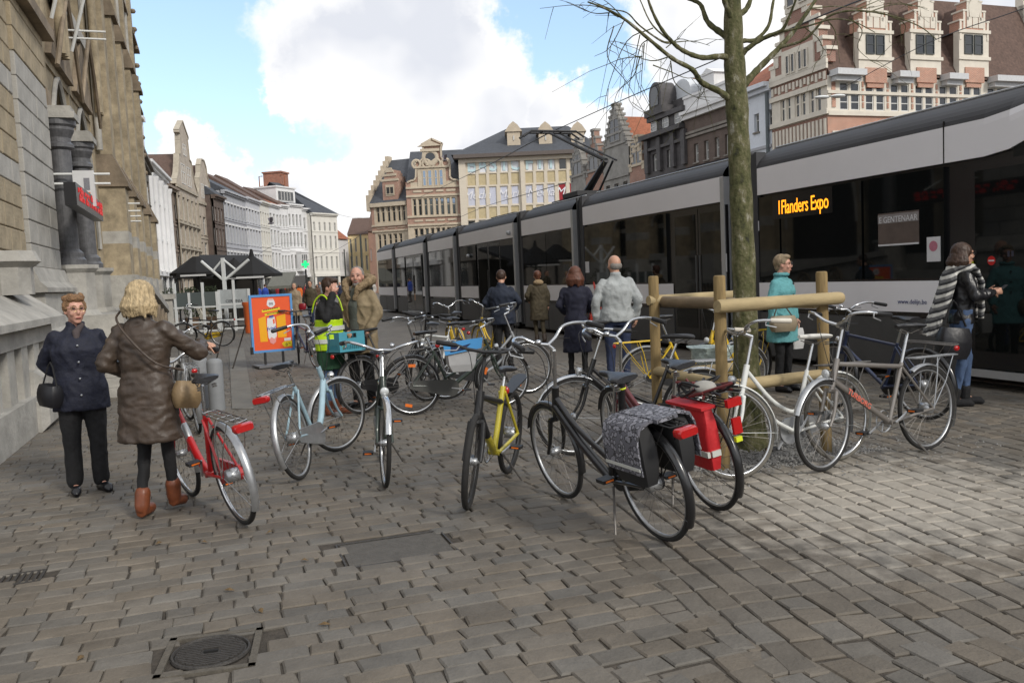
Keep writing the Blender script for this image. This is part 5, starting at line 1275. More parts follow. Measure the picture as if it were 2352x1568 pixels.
# interior hand rails glimpsed through the front windows
# pantograph on the roof
t = thing('pantograph', 'black single-arm pantograph raised from the tram roof to the overhead wire', 'pantograph', (0,0,0))
VPn = VT + 1.2
def pz(x, y): u, z = on_line(x, y, VPn); return street(u, VPn, z)
mPan_ = mat('pantograph_black', (.018,.018,.02), .55, var=.1)
b0, kn, tp = pz(1348, 442), pz(1392, 368), pz(1262, 306)
MB().tube([b0, kn], [.11, .07], 8).build('lower_arm', mPan_, t); MB().tube([kn, tp], [.06, .035], 8).build('upper_arm', mPan_, t)
MB().tube([b0 + ND*.35, kn + ND*.2], .03, 6).build('control_rod', mPan_, t); MB().tube([kn+ND*.3, tp+ND*.3], .025, 6).build('control_rod', mPan_, t)
for dz, du in ((0, 0), (.0, .35)):
    c_ = tp - TD*du; MB().tube([c_ - ND*.95 - Vector((0,0,.16)), c_ - ND*.7, c_ + ND*.7, c_ + ND*.95 - Vector((0,0,.16))], .032, 8).build('contact_strip', mPan_, t)
MB().tube([tp-ND*.3, tp-ND*.3-TD*.35], .02, 6).build('head_frame', mPan_, t); MB().tube([tp+ND*.3, tp+ND*.3-TD*.35], .02, 6).build('head_frame', mPan_, t)
bb = MB(); c_ = b0; 
bb.add([c_+TD*a+ND*b+Vector((0,0,z)) for a in (-.5,.5) for b in (-.5,.5) for z in (-.12-.0,.0)], [(0,1,3,2),(4,6,7,5),(0,4,5,1),(2,3,7,6),(0,2,6,4),(1,5,7,3)]); bb.build('base_frame', mPan_, t)
# steel rails
mRail = mat('rail_steel', (.25,.24,.23), .35, .6, var=.2)
for i, dv in enumerate((.5, 1.9)):
    o = MB().box(-120, 40, -.035, .035, -.012, .006).build('tram_rail', mRail); o.location = street(60, VT+dv); o.rotation_euler = (0, 0, math.atan2(TD.y, TD.x)); tag(o, kind='structure')
# ================================================================ STREET TREE AND ITS STAKES
mBark = mat('bark', (.115,.105,.075), .92, var=.0, scale=5, bump=1, bscale=22)
def bark_nodes():
    nt = mBark.node_tree; N, L = nt.nodes, nt.links; b = N['Principled BSDF']; tc = N.new('ShaderNodeTexCoord')
    mp = N.new('ShaderNodeMapping'); mp.inputs['Scale'].default_value = (1, 1, .45); L.new(tc.outputs['Object'], mp.inputs[0])
    n = N.new('ShaderNodeTexNoise'); n.inputs['Scale'].default_value = 13; n.inputs['Detail'].default_value = 10; n.inputs['Roughness'].default_value = .7; L.new(mp.outputs[0], n.inputs[0])
    rp = N.new('ShaderNodeValToRGB'); L.new(n.outputs['Fac'], rp.inputs[0]); e = rp.color_ramp.elements
    e[0].position = .33; e[0].color = (.018,.017,.012,1); e[1].position = .68; e[1].color = (.34,.33,.27,1)
    k = e.new(.45); k.color = (.075,.078,.028,1); k = e.new(.57); k.color = (.13,.12,.060,1)
    L.new(rp.outputs[0], b.inputs['Base Color'])
bark_nodes()
T0 = Vector((1.98, 7.35, 0)); YT = 7.35
TREE = thing('street_tree', 'bare street tree with a mossy trunk standing between four wooden stakes', 'tree', T0)
def tp_(x, y, Y=YT): return far_at(x, y, Y) - T0
tr = [(1722,1030),(1716,900),(1712,750),(1708,600),(1702,450),(1697,330),(1692,230),(1686,120),(1683,20),(1680,-60),(1676,-200),(1672,-380)]
rad = [.165,.118,.103,.097,.093,.089,.093,.083,.072,.065,.052,.03]
P_ = [tp_(x, y) for x, y in tr]; P_[0].z = -.03
pts = catmull(P_, 4); rr = []
for i in range(len(pts)):
    k = i/4; a = int(k); f = k-a; r_ = rad[a]*(1-f)+rad[min(a+1, len(rad)-1)]*f; rr.append(r_*(1+.05*math.sin(i*1.7)))
MB().tube(pts, rr, 18).build('trunk', mBark, TREE, True)
limbs = []
def limb(pp, r0, r1, name='branch', dy=0.0, n=10):
    P = []
    for i, q in enumerate(pp): P.append(tp_(q[0], q[1], YT + (q[2] if len(q) > 2 else dy*i/(len(pp)-1))))
    c = catmull(P, 5); R_ = [ (r0+(r1-r0)*(i/(len(c)-1))**.8)*(1+.10*math.sin(i*2.3+q[0])) for i in range(len(c))]
    o = MB().tube(c, R_, n).build(name, mBark, TREE, True); limbs.append((c, R_, o)); return c
limb([(1690,240),(1655,212),(1612,190),(1590,160),(1545,135),(1490,90),(1435,45),(1390,20),(1350,5)], .031, .006, dy=-.5)
limb([(1690,145),(1660,130),(1615,133),(1575,120),(1545,98),(1515,60),(1492,10),(1480,-40)], .030, .008, dy=-.3)
limb([(1688,95),(1655,75),(1625,50),(1608,10),(1575,-5),(1540,-30)], .034, .010, dy=.4)
limb([(1690,60),(1668,15),(1655,-40),(1640,-120)], .030, .012, dy=-.3)
limb([(1700,205),(1722,180),(1750,150),(1790,110),(1825,70),(1860,20),(1900,-40)], .038, .012, dy=.3)
limb([(1692,140),(1720,110),(1760,85),(1795,70),(1812,40),(1830,-5)], .026, .008, dy=-.3)
limb([(1690,115),(1705,95),(1735,92),(1765,60),(1775,10),(1785,-40)], .024, .010, dy=.2)
limb([(1690,40),(1715,20),(1728,-15),(1740,-60)], .030, .012, dy=.2)
limb([(1545,98),(1520,95),(1470,60),(1440,30),(1400,20),(1340,-5)], .012, .003, dy=-.3, n=6)
limb([(1575,120),(1560,110),(1500,60),(1470,0),(1455,-30)], .012, .004, dy=.3, n=6)
limb([(1760,85),(1800,72),(1850,62),(1910,45),(1960,50),(2010,75)], .012, .003, dy=-.5, n=6)
limb([(1790,110),(1850,90),(1900,40),(1960,25),(2040,35),(2110,60),(2150,90)], .014, .003, dy=-.6, n=6)
# twigs: many thin ones, each hanging from a limb
r = random.Random(21)
tw = [((1500,65),(1440,95),(1400,190),(1385,260)),((1470,80),(1460,130),(1445,230),(1500,270)),((1540,130),(1495,140),(1440,120),(1400,95),(1480,108)),((1490,90),(1470,110),(1462,180),(1500,260)),
      ((1435,45),(1400,110),(1365,130)),((1475,130),(1430,135),(1390,150)),((1480,100),(1475,160),(1470,230)),((1540,140),(1550,190),(1590,220),(1630,232)),((1600,180),(1620,200),(1600,235)),
      ((1420,40),(1380,18),(1320,12),(1240,20)),((1400,30),(1360,30),(1300,5)),((1435,45),(1400,10),(1370,-10)),((1470,130),(1455,175),(1420,210),(1410,240)),((1500,150),(1540,165),(1580,180),(1620,170)),
      ((1530,110),(1560,90),(1600,100)),((1900,45),(1920,80),(1905,130)),((1950,40),(1980,70),(1970,110),(2000,140)),((2040,35),(2080,60),(2060,110)),((1850,65),(1880,90),(1890,120),(1870,150)),((1990,30),(2060,10),(2130,20)),((1960,25),(2010,5),(2060,-20)),
      ((1860,20),(1920,15),(1990,20),(2050,5)),((1545,98),(1590,95),(1630,105)),((1410,60),(1395,130),(1440,190),(1480,260))]
for q in tw:
    Y0 = r.uniform(-.5, .3); P = [tp_(x, y, YT+Y0+.1*i) for i, (x, y) in enumerate(q)]
    MB().tube(catmull(P, 4), [.0055, .0018], 5).build('twig', mBark, TREE, True)
    for _ in range(3):
        k = r.randrange(1, len(P)); a = P[k-1].lerp(P[k], r.random()); d = (P[k]-P[k-1]).normalized(); side = Vector((r.uniform(-1,1), r.uniform(-.5,.5), r.uniform(-1,.6))).normalized()
        L_ = r.uniform(.15, .42); MB().tube([a, a+(d*.5+side*.6)*L_*.5, a+(d*.7+side*.8)*L_+Vector((0,0,-.05))], [.003, .0012], 4).build('twig', mBark, TREE, True)
# crown above the frame: a few larger forks so that the tree is whole
top = P_base = pts[-8]
for k in range(16):
    a = k*2.4; s_ = pts[-4-(k % 9)]; d = Vector((math.cos(a), math.sin(a), 0)); L_ = 1.6 + .6*r.random()
    q = [s_, s_+d*L_*.35+Vector((0,0,.35)), s_+d*L_*.7+Vector((0,0,1.0)), s_+d*L_+Vector((0,0,1.7))]
    MB().tube(catmull(q, 4), [.03, .006], 6).build('branch', mBark, TREE, True)
    for j in range(3):
        e = q[2].lerp(q[3], r.random()); MB().tube([e, e+Vector((r.uniform(-.4,.4), r.uniform(-.4,.4), .5))], [.006,.002], 4).build('twig', mBark, TREE, True)
# stakes and rails
mWood = mat('stake_wood', (.25,.175,.075), .85, var=.4, scale=16, stretch=(1,1,.12), bump=.3, bscale=30, dirt=.3)
mRailW = mat('rail_wood', (.36,.28,.15), .8, var=.25, scale=9, stretch=(.3,1,1), bump=.3, bscale=30, dirt=.15)
SM, SR_, SL, SB = Vector((1.625,6.62,0)), Vector((2.60,7.08,0)), Vector((1.30,7.72,0)), Vector((2.27,8.16,0))
def post_(p, h, label, lean=(0,0)):
    prof = [(.047,-.1),(.047,h-.02),(.043,h-.004),(.03,h)]
    o = MB().lathe(prof, (0,0,0), 14).build('wooden_stake', mWood, None, True); o.location = p; o.rotation_euler = (lean[1], lean[0], 0)
    return tag(o, label, 'stake', 'wooden stakes round the tree')
post_(SM, 1.51, 'wooden stake nearest the camera, in front of the tree trunk'); post_(SR_, 1.50, 'wooden stake on the right side, where the top rail ends', (-.01,0)); post_(SL, 1.52, 'wooden stake on the left, above the black bicycle handlebar'); post_(SB, 1.50, 'wooden stake hidden behind the tree trunk')
def rail_(a, b, z, label, r_=.05, ext=.1, off=(0,0), m=mRailW, zb=None):
    d = (b-a).normalized(); nrm = Vector((d.y, -d.x, 0)); o_ = nrm*off[0]
    A = a-d*ext+o_+Vector((0,0,z)); B = b+d*ext+o_+Vector((0,0,zb if zb else z)); L_ = (B-A).length
    o = MB().tube([(0,0,0),(L_*.02,0,0),(L_*.98,0,0),(L_,0,0)], [r_*.9, r_, r_*.97, r_*.88], 14).build('wooden_rail', m, None, True)
    o.location = A; o.rotation_euler = (0, -math.asin((B-A).z/L_), math.atan2((B-A).y, (B-A).x)); return tag(o, label, 'rail', 'round rails between the stakes')
mRailD = mat('rail_wood_weathered', (.17,.125,.075), .85, var=.3, scale=9, stretch=(.3,1,1), bump=.3, bscale=30)
rail_(SM, SR_, 1.275, 'pale round top rail running right from the nearest stake', .053, .1, (.09,0))
rail_(SL, SM, 1.285, 'darker weathered top rail running left from the nearest stake', .05, .08, (-.09,0), mRailD)
rail_(SL, SB, 1.30, 'back top rail behind the tree', .047, .06, (.0,0)); rail_(SR_, SB, 1.24, 'right hand top rail running away behind the teal coat', .045, .02, (-.09,0))
rail_(SM, SR_, .64, 'low round rail seen through the white bicycle frame', .05, .05, (.0,0)); rail_(SL, SM, .66, 'low left rail behind the red pannier', .045, .0, (.0,0)); rail_(SL, SB, .62, 'low back rail behind the trunk base', .045, .02)
# ================================================================ BICYCLES
mTyre = mat('tyre', (.018,.017,.016), .85, var=.25, scale=30); mChr = mat('chrome', (.55,.56,.57), .22, .95, var=.08, scale=20); mAlu = mat('aluminium', (.42,.43,.44), .38, .75, var=.12, scale=20)
mBlkP = mat('black_plastic', (.014,.014,.015), .5, var=.1, bump=.1); mSad = mat('saddle_leather', (.016,.016,.018), .38, var=.2, scale=20, bump=.15, bscale=80)
mSteelD = mat('dull_steel', (.16,.15,.14), .5, .6, var=.25, scale=25); mRedL = mat('red_reflector', (.42,.01,.01), .18, var=.1, scale=60, coat=.5); mOrR = mat('orange_reflector', (.75,.17,.02), .25, var=.08, scale=60)
mWhP = mat('white_paint', (.70,.71,.68), .3, var=.05, coat=.3, dirt=.06, scale=9); mLensW = mat('lamp_lens', (.6,.62,.62), .12, .2, var=0, coat=.6)
mTyG = mat('grey_tyre', (.13,.12,.10), .85, var=.2, scale=30)
def paint(n, c, **k): return mat('paint_' + n, c, .3, k.get('metal', 0), var=.08, scale=14, coat=.4, dirt=.12)
WH = {}; GRIPS = {}
def wheel_meshes(R, fat, rim, tyre, sp):
    key = (R, fat, rim.name, tyre.name)
    if key not in WH:
        a = MB(); a.ring((0,0,0), R-.032-fat*.5, .0115, 'y', 48, 6, sx=1.1); am = a.mesh('wheel', rim, True)
        b = MB(); b.ring((0,0,0), R-.017-fat*.4, .0175+fat*.4, 'y', 48, 8); bm = b.mesh('tyre', tyre, True)
        c = MB(); r = random.Random(2)
        for k in range(28):
            an = 2*math.pi*k/28; off = .5 if k % 4 < 2 else -.5; s_ = .022*(1 if k % 2 else -1)
            c.tube([(.022*math.cos(an+off*1.4), s_, .022*math.sin(an+off*1.4)), ((R-.04)*math.cos(an), 0, (R-.04)*math.sin(an))], .0013, 3, cap=False)
        cm = c.mesh('spokes', sp)
        d = MB(); d.tube([(0,-.055,0),(0,-.04,0),(0,-.035,0),(0,.035,0),(0,.04,0),(0,.055,0)], [.008,.012,.027,.027,.012,.008], 10); dm = d.mesh('hub', mAlu, True)
        d = MB(); d.tube([(0,-.055,0),(0,-.045,0),(0,-.04,0),(0,.04,0),(0,.045,0),(0,.055,0)], [.01,.03,.046,.046,.03,.01], 12); dm2 = d.mesh('hub', mAlu, True)
        WH[key] = (am, bm, cm, dm, dm2)
    return WH[key]
def add_wheel(root, c, R, M, rim=mAlu, tyre=mTyre, fat=0.0, reflect=None, spin=0.0, big=False, dyn=False):
    ms = wheel_meshes(R, fat, rim, tyre, mSteelD)
    w = put('wheel', ms[0], root); w.matrix_basis = M @ Matrix.Translation(c) @ Matrix.Rotation(spin, 4, 'Y')
    put('tyre', ms[1], w); sp_ = put('spokes', ms[2], w); put('hub', ms[4 if big else 3], w)
    if reflect:
        for k in range(2):
            a = spin + k*math.pi*.95; q = MB()
            Mx = Matrix.Rotation(a, 4, 'Y') @ Matrix.Translation((R*.68, 0, 0)); q.box(-.018, .018, -.006, .006, -.042, .042, Mx); q.build('reflector', reflect, w)
    return w
def saddle_mb(x, z, L_=.27, w=.17, tilt=0.03, thick=.055):
    b = MB(); rings = []; n = 14
    for i in range(9):
        t_ = i/8; xx = x - L_*.52 + L_*t_*1.05; wd = w/2*(1 - .75*min(1, max(0, (t_-.18)/.45))**.8) * (1 if t_ > .06 else .82) * (1 if t_ < .95 else .7); hh = thick/2*(1-.25*t_) * (.8 if t_ in (0, 1) else 1)
        zz = z + tilt*(t_-.5) + .018*(1-t_)**2 + .008*math.sin(t_*3)
        rings.append([(xx, wd*math.cos(2*math.pi*k/n), zz + hh*math.sin(2*math.pi*k/n)*(1 if math.sin(2*math.pi*k/n) < 0 else .75)) for k in range(n)])
    b.loft(rings); return b
def bicycle(label, rear, front, color, style='lady', lean=3, steer=0, R=.345, wb=1.10, bar='city', barcol=None, saddle=None, mud=None, rack=True, chain=mBlkP, tyre=mTyre, rim=mAlu, frontlight=True, reflect=None, taillight=True, stand='side', grips=None, bell=True, seat_h=.98, bar_h=1.06, tube_r=.017, fat=0.0, spin=.4, name='bicycle', skirt_guard=None, anchor='mid', coverlabel=None, dt_r=None):
    d = (front-rear); L_ = d.length; hd = math.atan2(d.y, d.x); d.normalize()
    org = rear if anchor == 'rear' else (front - d*wb if anchor == 'front' else (rear+front)/2 - d*wb/2)
    t = bpy.data.objects.new(name, None); SC.collection.objects.link(t); tag(t, label, 'bicycle', 'bicycles parked on the square')
    t.location = (org.x, org.y, .003); t.rotation_euler = (-math.radians(lean), 0, hd)
    saddle = saddle or mSad; mud = color if mud is None else mud; grips = grips or mBlkP; barcol = barcol or mChr; tr = tube_r; dr = dt_r or tr*1.25
    hub_r, hub_f = Vector((0,0,R)), Vector((wb,0,R)); BB = Vector((.46, 0, R-.06)); st_top = Vector((BB.x-.185, 0, .74)); sd = Vector((st_top-BB)).normalized()
    ht_b, ht_t = Vector((wb-.125,0,R+.30)), Vector((wb-.185,0,R+.47)) if style != 'mtb' else Vector((wb-.165,0,R+.44)); ax = (ht_t-ht_b).normalized()
    S = Matrix.Translation(ht_b) @ Matrix.Rotation(math.radians(steer), 4, ax) @ Matrix.Translation(-ht_b); I = Matrix.Identity(4)
    # frame
    f = MB(); ff = MB() if style == 'mtb' else f; ff.tube([ht_b-ax*.02, ht_t+ax*.02], tr*1.35, 10); f.tube([BB, st_top], tr, 10)
    if style == 'lady':
        f.tube([ht_b+ax*.03, ht_b.lerp(BB, .55)+Vector((0,0,-.035)), BB], dr, 10, smooth=4)
        f.tube([ht_t-ax*.02, ht_t.lerp(BB, .45)+Vector((-.02,0,-.02)), BB.lerp(st_top, .33)+Vector((.09,0,.01)), BB.lerp(st_top, .36)], tr*.95, 10, smooth=4)
    elif style == 'low':
        f.tube([ht_b+ax*.06, ht_b.lerp(BB, .5)+Vector((-.02,0,-.07)), BB+Vector((.06,0,.0)), BB], dr*1.35, 12, smooth=4)
    elif style == 'omafiets':
        f.tube([ht_b+ax*.05, ht_b.lerp(BB, .5)+Vector((0,0,-.0)), BB], dr*1.2, 10)
        f.tube([ht_b+ax*.12, ht_b.lerp(BB, .45)+Vector((.0,0,.09)), BB+sd*.13], tr, 10, smooth=3)
    else:
        zt = .03 if style == 'diamond' else .12
        if style == 'mtb':
            q_ = ht_b.lerp(BB, .55); ff.tube([ht_b+ax*.03, q_], dr, 10); f.tube([q_, BB], dr*1.02, 10); ff.tube([ht_t-ax*.02, st_top-sd*zt], tr, 10); ff.build('front_frame', mBlkP, t, True)
        else:
            f.tube([ht_b+ax*.03, BB], dr, 10); f.tube([ht_t-ax*.02, st_top-sd*zt], tr, 10)
    for s_ in (-1, 1):
        f.tube([BB+Vector((0,s_*.035,0)), Vector((.12,s_*.06,R-.01)), hub_r+Vector((0,s_*.062,0))], tr*.62, 7); f.tube([st_top-sd*.04+Vector((0,s_*.02,0)), hub_r+Vector((0,s_*.062,0))], tr*.55, 7)
    f.tube([BB+Vector((0,-.04,0)), BB+Vector((0,.04,0))], .024, 10)
    f.build('frame', color, t, True)
    k = MB(); k.tube([ht_b-ax*.01, ht_b-ax*.06], tr*1.2, 8)
    for s_ in (-1, 1): k.tube([ht_b-ax*.05+Vector((0,s_*.045,0)), ht_b.lerp(hub_f, .6)+Vector((-.012,s_*.055,-.02)), hub_f+Vector((0,s_*.058,0))], [tr*.95, tr*.6], 8, smooth=3)
    k.tube([ht_b-ax*.05+Vector((0,-.05,0)), ht_b-ax*.05+Vector((0,.05,0))], tr, 8)
    k.v = [S @ p for p in k.v]; k.build('fork', color if style != 'mtb' else mBlkP, t, True)
    add_wheel(t, hub_r, R, I, rim, tyre, fat, reflect, spin, big=True); add_wheel(t, hub_f, R, S, rim, tyre, fat, reflect, spin+.9)
    # mudguards
    if mud is not False:
        for (c, a0, a1, M_) in ((hub_r, math.radians(-8), math.radians(190) if False else math.radians(165), I), (hub_f, math.radians(20), math.radians(195), S)):
            if c is hub_r: a0, a1 = math.radians(62), math.radians(212)
            g = MB(); n_ = 22; rows = []
            for i in range(n_+1):
                a = a0+(a1-a0)*i/n_; e = Vector((math.cos(a), 0, math.sin(a)))
                rows.append([c + e*(R+q[0]) + Vector((0,q[1],0)) for q in ((.006,-.027),(.018,-.018),(.023,0),(.018,.018),(.006,.027),(.012,.018),(.018,0),(.012,-.018))])
            g.loft(rows); g.tube([c+Vector((0,.06,0)), c+Vector((math.cos(a1-.15),0,math.sin(a1-.15)))*(R+.01)+Vector((0,.028,0))], .0022, 4); g.tube([c+Vector((0,-.06,0)), c+Vector((math.cos(a1-.15),0,math.sin(a1-.15)))*(R+.01)+Vector((0,-.028,0))], .0022, 4)
            g.v = [M_ @ p for p in g.v]; g.build('mudguard', mud, t, True)
    # saddle
    sp_top = BB + sd*((seat_h-.05-BB.z)/sd.z)
    MB().tube([st_top-sd*.03, sp_top], .0128, 8).build('seat_post', mChr, t, True)
    sb = saddle_mb(sp_top.x-.005, seat_h, w=.19 if style != 'mtb' else .15, L_=.265); so = sb.build('saddle', saddle, t, True)
    s2 = MB()
    for s_ in (-1, 1):
        s2.tube([(sp_top.x+.1, s_*.02, seat_h-.015), (sp_top.x, s_*.03, seat_h-.05), (sp_top.x-.1, s_*.05, seat_h-.02)], .004, 5)
        if style != 'mtb': s2.ring((sp_top.x-.10, s_*.05, seat_h-.045), .015, .004, 'z', 10, 4); s2.ring((sp_top.x-.10, s_*.05, seat_h-.06), .015, .004, 'z', 10, 4)
    s2.build('saddle_springs', mSteelD, so)
    # handlebar
    hs = ht_t + ax*((bar_h-.03-ht_t.z)/ax.z); h = MB(); h.tube([ht_t, hs], .0125, 8); h.tube([hs, hs+Vector((.07,0,.03))], .014, 8); cb = hs+Vector((.07,0,.035))
    if bar == 'city': pl = [cb+Vector(q) for q in ((0,0,0),(.015,.06,.0),(.045,.15,.035),(.01,.25,.06),(-.10,.29,.05),(-.22,.31,.035))]
    elif bar == 'swept': pl = [cb+Vector(q) for q in ((0,0,0),(.03,.08,.03),(.05,.16,.085),(.00,.24,.095),(-.10,.285,.08),(-.23,.30,.06))]
    elif bar == 'flat': pl = [cb+Vector(q) for q in ((0,0,0),(.0,.12,.01),(-.02,.22,.03),(-.05,.34,.03))]
    else: pl = [cb+Vector(q) for q in ((0,0,0),(.01,.1,.0),(-.01,.2,.01),(-.06,.28,.01))]
    tips = []
    for s_ in (-1, 1):
        pp = catmull([Vector((p.x, p.y*s_, p.z)) for p in pl], 5); h.tube(pp, .0115, 8); tips.append((pp[-7], pp[-1]))
    h.v = [S @ p for p in h.v]; ho = h.build('handlebar', barcol, t, True)
    GRIPS[label] = [S @ a.lerp(b_, .5) for a, b_ in tips]
    for (a, b_) in tips:
        g = MB(); dd = (b_-a).normalized(); g.tube([a, a+dd*.01, b_, b_+dd*.006], [.014,.0175,.0185,.014], 10)
        dn = Vector((.045, 0, -.045)); g2 = MB(); g2.tube([a-dd*.03, a+dn*.7-dd*.01, a+dn+dd*.08], [.006,.005], 6)
        g.v = [S @ p for p in g.v]; g.build('grip', grips, ho, True); g2.v = [S @ p for p in g2.v]; g2.build('brake_lever', mAlu, ho, True)
    if bell:
        b = MB(); b.ball(cb+Vector((0,.07,.035)), (.024,.024,.018), 10, 6); b.v = [S @ p for p in b.v]; b.build('bell', mChr, ho, True)
    cbm = MB(); cbm.tube([cb+Vector((-.02,.16,.01)), cb+Vector((.09,.1,-.0)), cb+Vector((.08,.02,-.12)), ht_b+Vector((.03,.03,.02))], .0028, 5, smooth=4); cbm.tube([cb+Vector((-.02,-.16,.01)), cb+Vector((.11,-.08,-.02)), ht_t+Vector((.05,-.03,-.03)), ht_b.lerp(BB,.2)+Vector((0,-.03,0))], .0028, 5, smooth=4)
    cbm.v = [S @ p for p in cbm.v]; cbm.build('cables', mBlkP, t)
    # crank, chain case
    cr_ = MB(); cr_.ring(BB+Vector((0,-.052,0)), .085, .006, 'y', 28, 5)
    for q in range(5): a = q*1.2566; cr_.tube([BB+Vector((0,-.052,0)), BB+Vector((.083*math.cos(a), -.052, .083*math.sin(a)))], .004, 4)
    ca = -1.1 + spin; pd = []
    for s_, aa in ((-1, ca), (1, ca+math.pi)):
        e = BB+Vector((.17*math.cos(aa), s_*.075, .17*math.sin(aa))); cr_.tube([BB+Vector((0,s_*.06,0)), e], .009, 6); pd.append((e, s_))
    co = cr_.build('crankset', mAlu, t, True)
    for e, s_ in pd: 
        p_ = MB(); p_.box(e.x-.045, e.x+.045, min(e.y+s_*.01, e.y+s_*.095), max(e.y+s_*.01, e.y+s_*.095), e.z-.011, e.z+.011); po_ = p_.build('pedal', mBlkP, co)
        q_ = MB(); q_.box(e.x+.0452, e.x+.048, min(e.y+s_*.025, e.y+s_*.08), max(e.y+s_*.025, e.y+s_*.08), e.z-.005, e.z+.005).box(e.x-.048, e.x-.0452, min(e.y+s_*.025, e.y+s_*.08), max(e.y+s_*.025, e.y+s_*.08), e.z-.005, e.z+.005)
        q_.build('pedal_reflector', mOrR, co, kind='stuff')
    if chain is not None:
        c_ = MB(); poly = []
        for i in range(9): a = math.pi/2 - math.pi*i/8; poly.append((BB.x+.095*math.cos(a), BB.z+.1*math.sin(a)))
        for i in range(7): a = -math.pi/2 - math.pi*i/6; poly.append((.02+.055*math.cos(a), R+.055*math.sin(a)))
        c_.prism(poly, -.066, -.045); c_.build('chain_guard', chain, t)
    else:
        c_ = MB(); c_.tube([BB+Vector((0,-.052,.087)), hub_r+Vector((0,-.05,.035))], .0035, 4); c_.tube([BB+Vector((0,-.052,-.087)), Vector((.04,-.05,R-.09)), hub_r+Vector((0,-.05,-.035))], .0035, 4); c_.build('chain', mSteelD, t)
    if rack:
        rk = MB(); zt = R*2+.065
        rk.tube([(-.36,-.055,zt),(-.39,0,zt),(-.36,.055,zt),(.16,.05,zt+.012),(.18,0,zt+.012),(.16,-.05,zt+.012),(-.36,-.055,zt)], .0055, 6)
        for q in (-.02, .02): rk.tube([(-.36,q,zt),(.16,q,zt+.01)], .004, 5)
        for x_ in (-.25, -.08, .08): rk.tube([(x_,-.054,zt),(x_,.054,zt)], .004, 5)
        for s_ in (-1, 1): rk.tube([hub_r+Vector((0,s_*.07,0)), (-.06,s_*.075,zt-.12), (-.10,s_*.055,zt)], .005, 6); rk.tube([(-.30,s_*.055,zt), (-.16,s_*.075,zt-.2), hub_r+Vector((-.01,s_*.07,.02))], .004, 6)
        rk.build('luggage_rack', rack if not isinstance(rack, bool) else mChr, t, True)
    if taillight:
        zt = R*2+.035; b = MB()
        if taillight == 'big': b.loft([[(x_, y_*w_, zt+.0+z_*h_) for (y_, z_) in ((-1,-.6),(-.8,-1),(.8,-1),(1,-.6),(1,.6),(.8,1),(-.8,1),(-1,.6))] for x_, w_, h_ in ((-.385,.06,.024),(-.43,.066,.028),(-.45,.055,.02))])
        else: b.ball((-.38, 0, zt), (.02,.032,.028), 12, 8)
        b.build('rear_light', mRedL, t, True)
    if frontlight:
        b = MB(); c = ht_b+Vector((.085,0,.09)); b.lathe([(.012,-.05),(.03,-.03),(.036,.0)], n=14); Mx = S @ Matrix.Translation(c) @ Matrix.Rotation(math.pi/2, 4, 'Y')
        b.v = [Mx @ p for p in b.v]; lo = b.build('front_light', mChr if frontlight != 'black' else mBlkP, t, True); b = MB(); b.ball((0,0,.0), (.033,.033,.012), 12, 6); b.v = [Mx @ p for p in b.v]; b.build('lens', mLensW, lo, True)
        b = MB(); b.tube([ht_b+ax*.06+Vector((.01,0,0)), c+Vector((-.03,0,0))], .006, 5); b.v = [S @ p for p in b.v]; b.build('lamp_bracket', mSteelD, lo)
    if skirt_guard:
        for s_ in (-1, 1):
            g = MB(); pts_ = [(0, R+.03)] + [((R+.0)*math.cos(a), R+(R+.0)*math.sin(a)) for a in [math.radians(75+i*10) for i in range(8)]]
            g.prism([(p[0], p[1]) for p in pts_], s_*.045-.002, s_*.045+.002); g.build('skirt_guard', skirt_guard, t)
    if stand == 'side':
        MB().tube([(.38,.04,R-.08),(.24,.17,.02)], .008, 6).build('kickstand', mSteelD, t)
    elif stand == 'double':
        b = MB(); b.tube([(.34,.05,R-.07),(.22,.14,.01)], .008, 6); b.tube([(.34,-.05,R-.07),(.22,-.14,.01)], .008, 6); b.build('kickstand', mSteelD, t)
    return t, S
G = ground_at
cRed = paint('red', (.42,.012,.014)); cSil = paint('silver', (.40,.41,.42), metal=.5); cBlu = paint('ice_blue', (.33,.47,.54)); cGrn = paint('dark_green', (.03,.045,.035)); cBlk = paint('black', (.012,.012,.013)); cWht = mWhP
cYel = paint('yellow', (.66,.44,.02)); cLim = paint('lime_yellow', (.50,.42,.03)); cNav = paint('navy', (.02,.03,.07)); cMar = paint('maroon', (.11,.02,.025)); cGry = paint('grey_brown', (.24,.22,.20), metal=.4)
# 1 red bicycle being pushed
bk_red, _ = bicycle('red bicycle with silver rack and round red rear light pushed by the woman in brown', G(560,1203), G(447,1142), cRed, 'low', lean=9, steer=0, mud=mAlu, rack=True, bar='city', reflect=None, taillight='big', seat_h=1.0, chain=cRed, wb=1.08, stand=None, spin=.2, anchor='rear', rim=mChr, grips=mBlkP)
# 2 silver and ice-blue step-through
bk2, _ = bicycle('ice blue and silver step-through bicycle with its front wheel turned, left of centre', G(695,1100), G(812,1022), cBlu, 'low', lean=10, steer=-32, mud=mAlu, rack=mChr, bar='swept', taillight='big', chain=mAlu, reflect=None, anchor='rear', wb=1.12, bar_h=1.12, seat_h=.93, rim=mAlu, spin=1.2)
# 3 chrome roadster facing the camera
bk3, _ = bicycle('old dark bicycle with chrome bars and round headlamp facing straight at the camera', G(878,1052), G(886,1119), cGrn, 'diamond', lean=2, steer=4, mud=mChr, rack=False, bar='city', chain=mSteelD, anchor='front', wb=1.08, bar_h=1.04, seat_h=.96, rim=mChr, taillight=False, saddle=mat('saddle_navy', (.03,.035,.06), .4, var=.2))
# 4 black bike with the crate
bk4, _ = bicycle('black bicycle carrying the blue crate on its rear rack', G(833,950), G(962,925), cBlk, 'omafiets', lean=2, rack=mSteelD, mud=cBlk, anchor='rear', rim=mAlu, bar_h=1.05, seat_h=.99, spin=2)
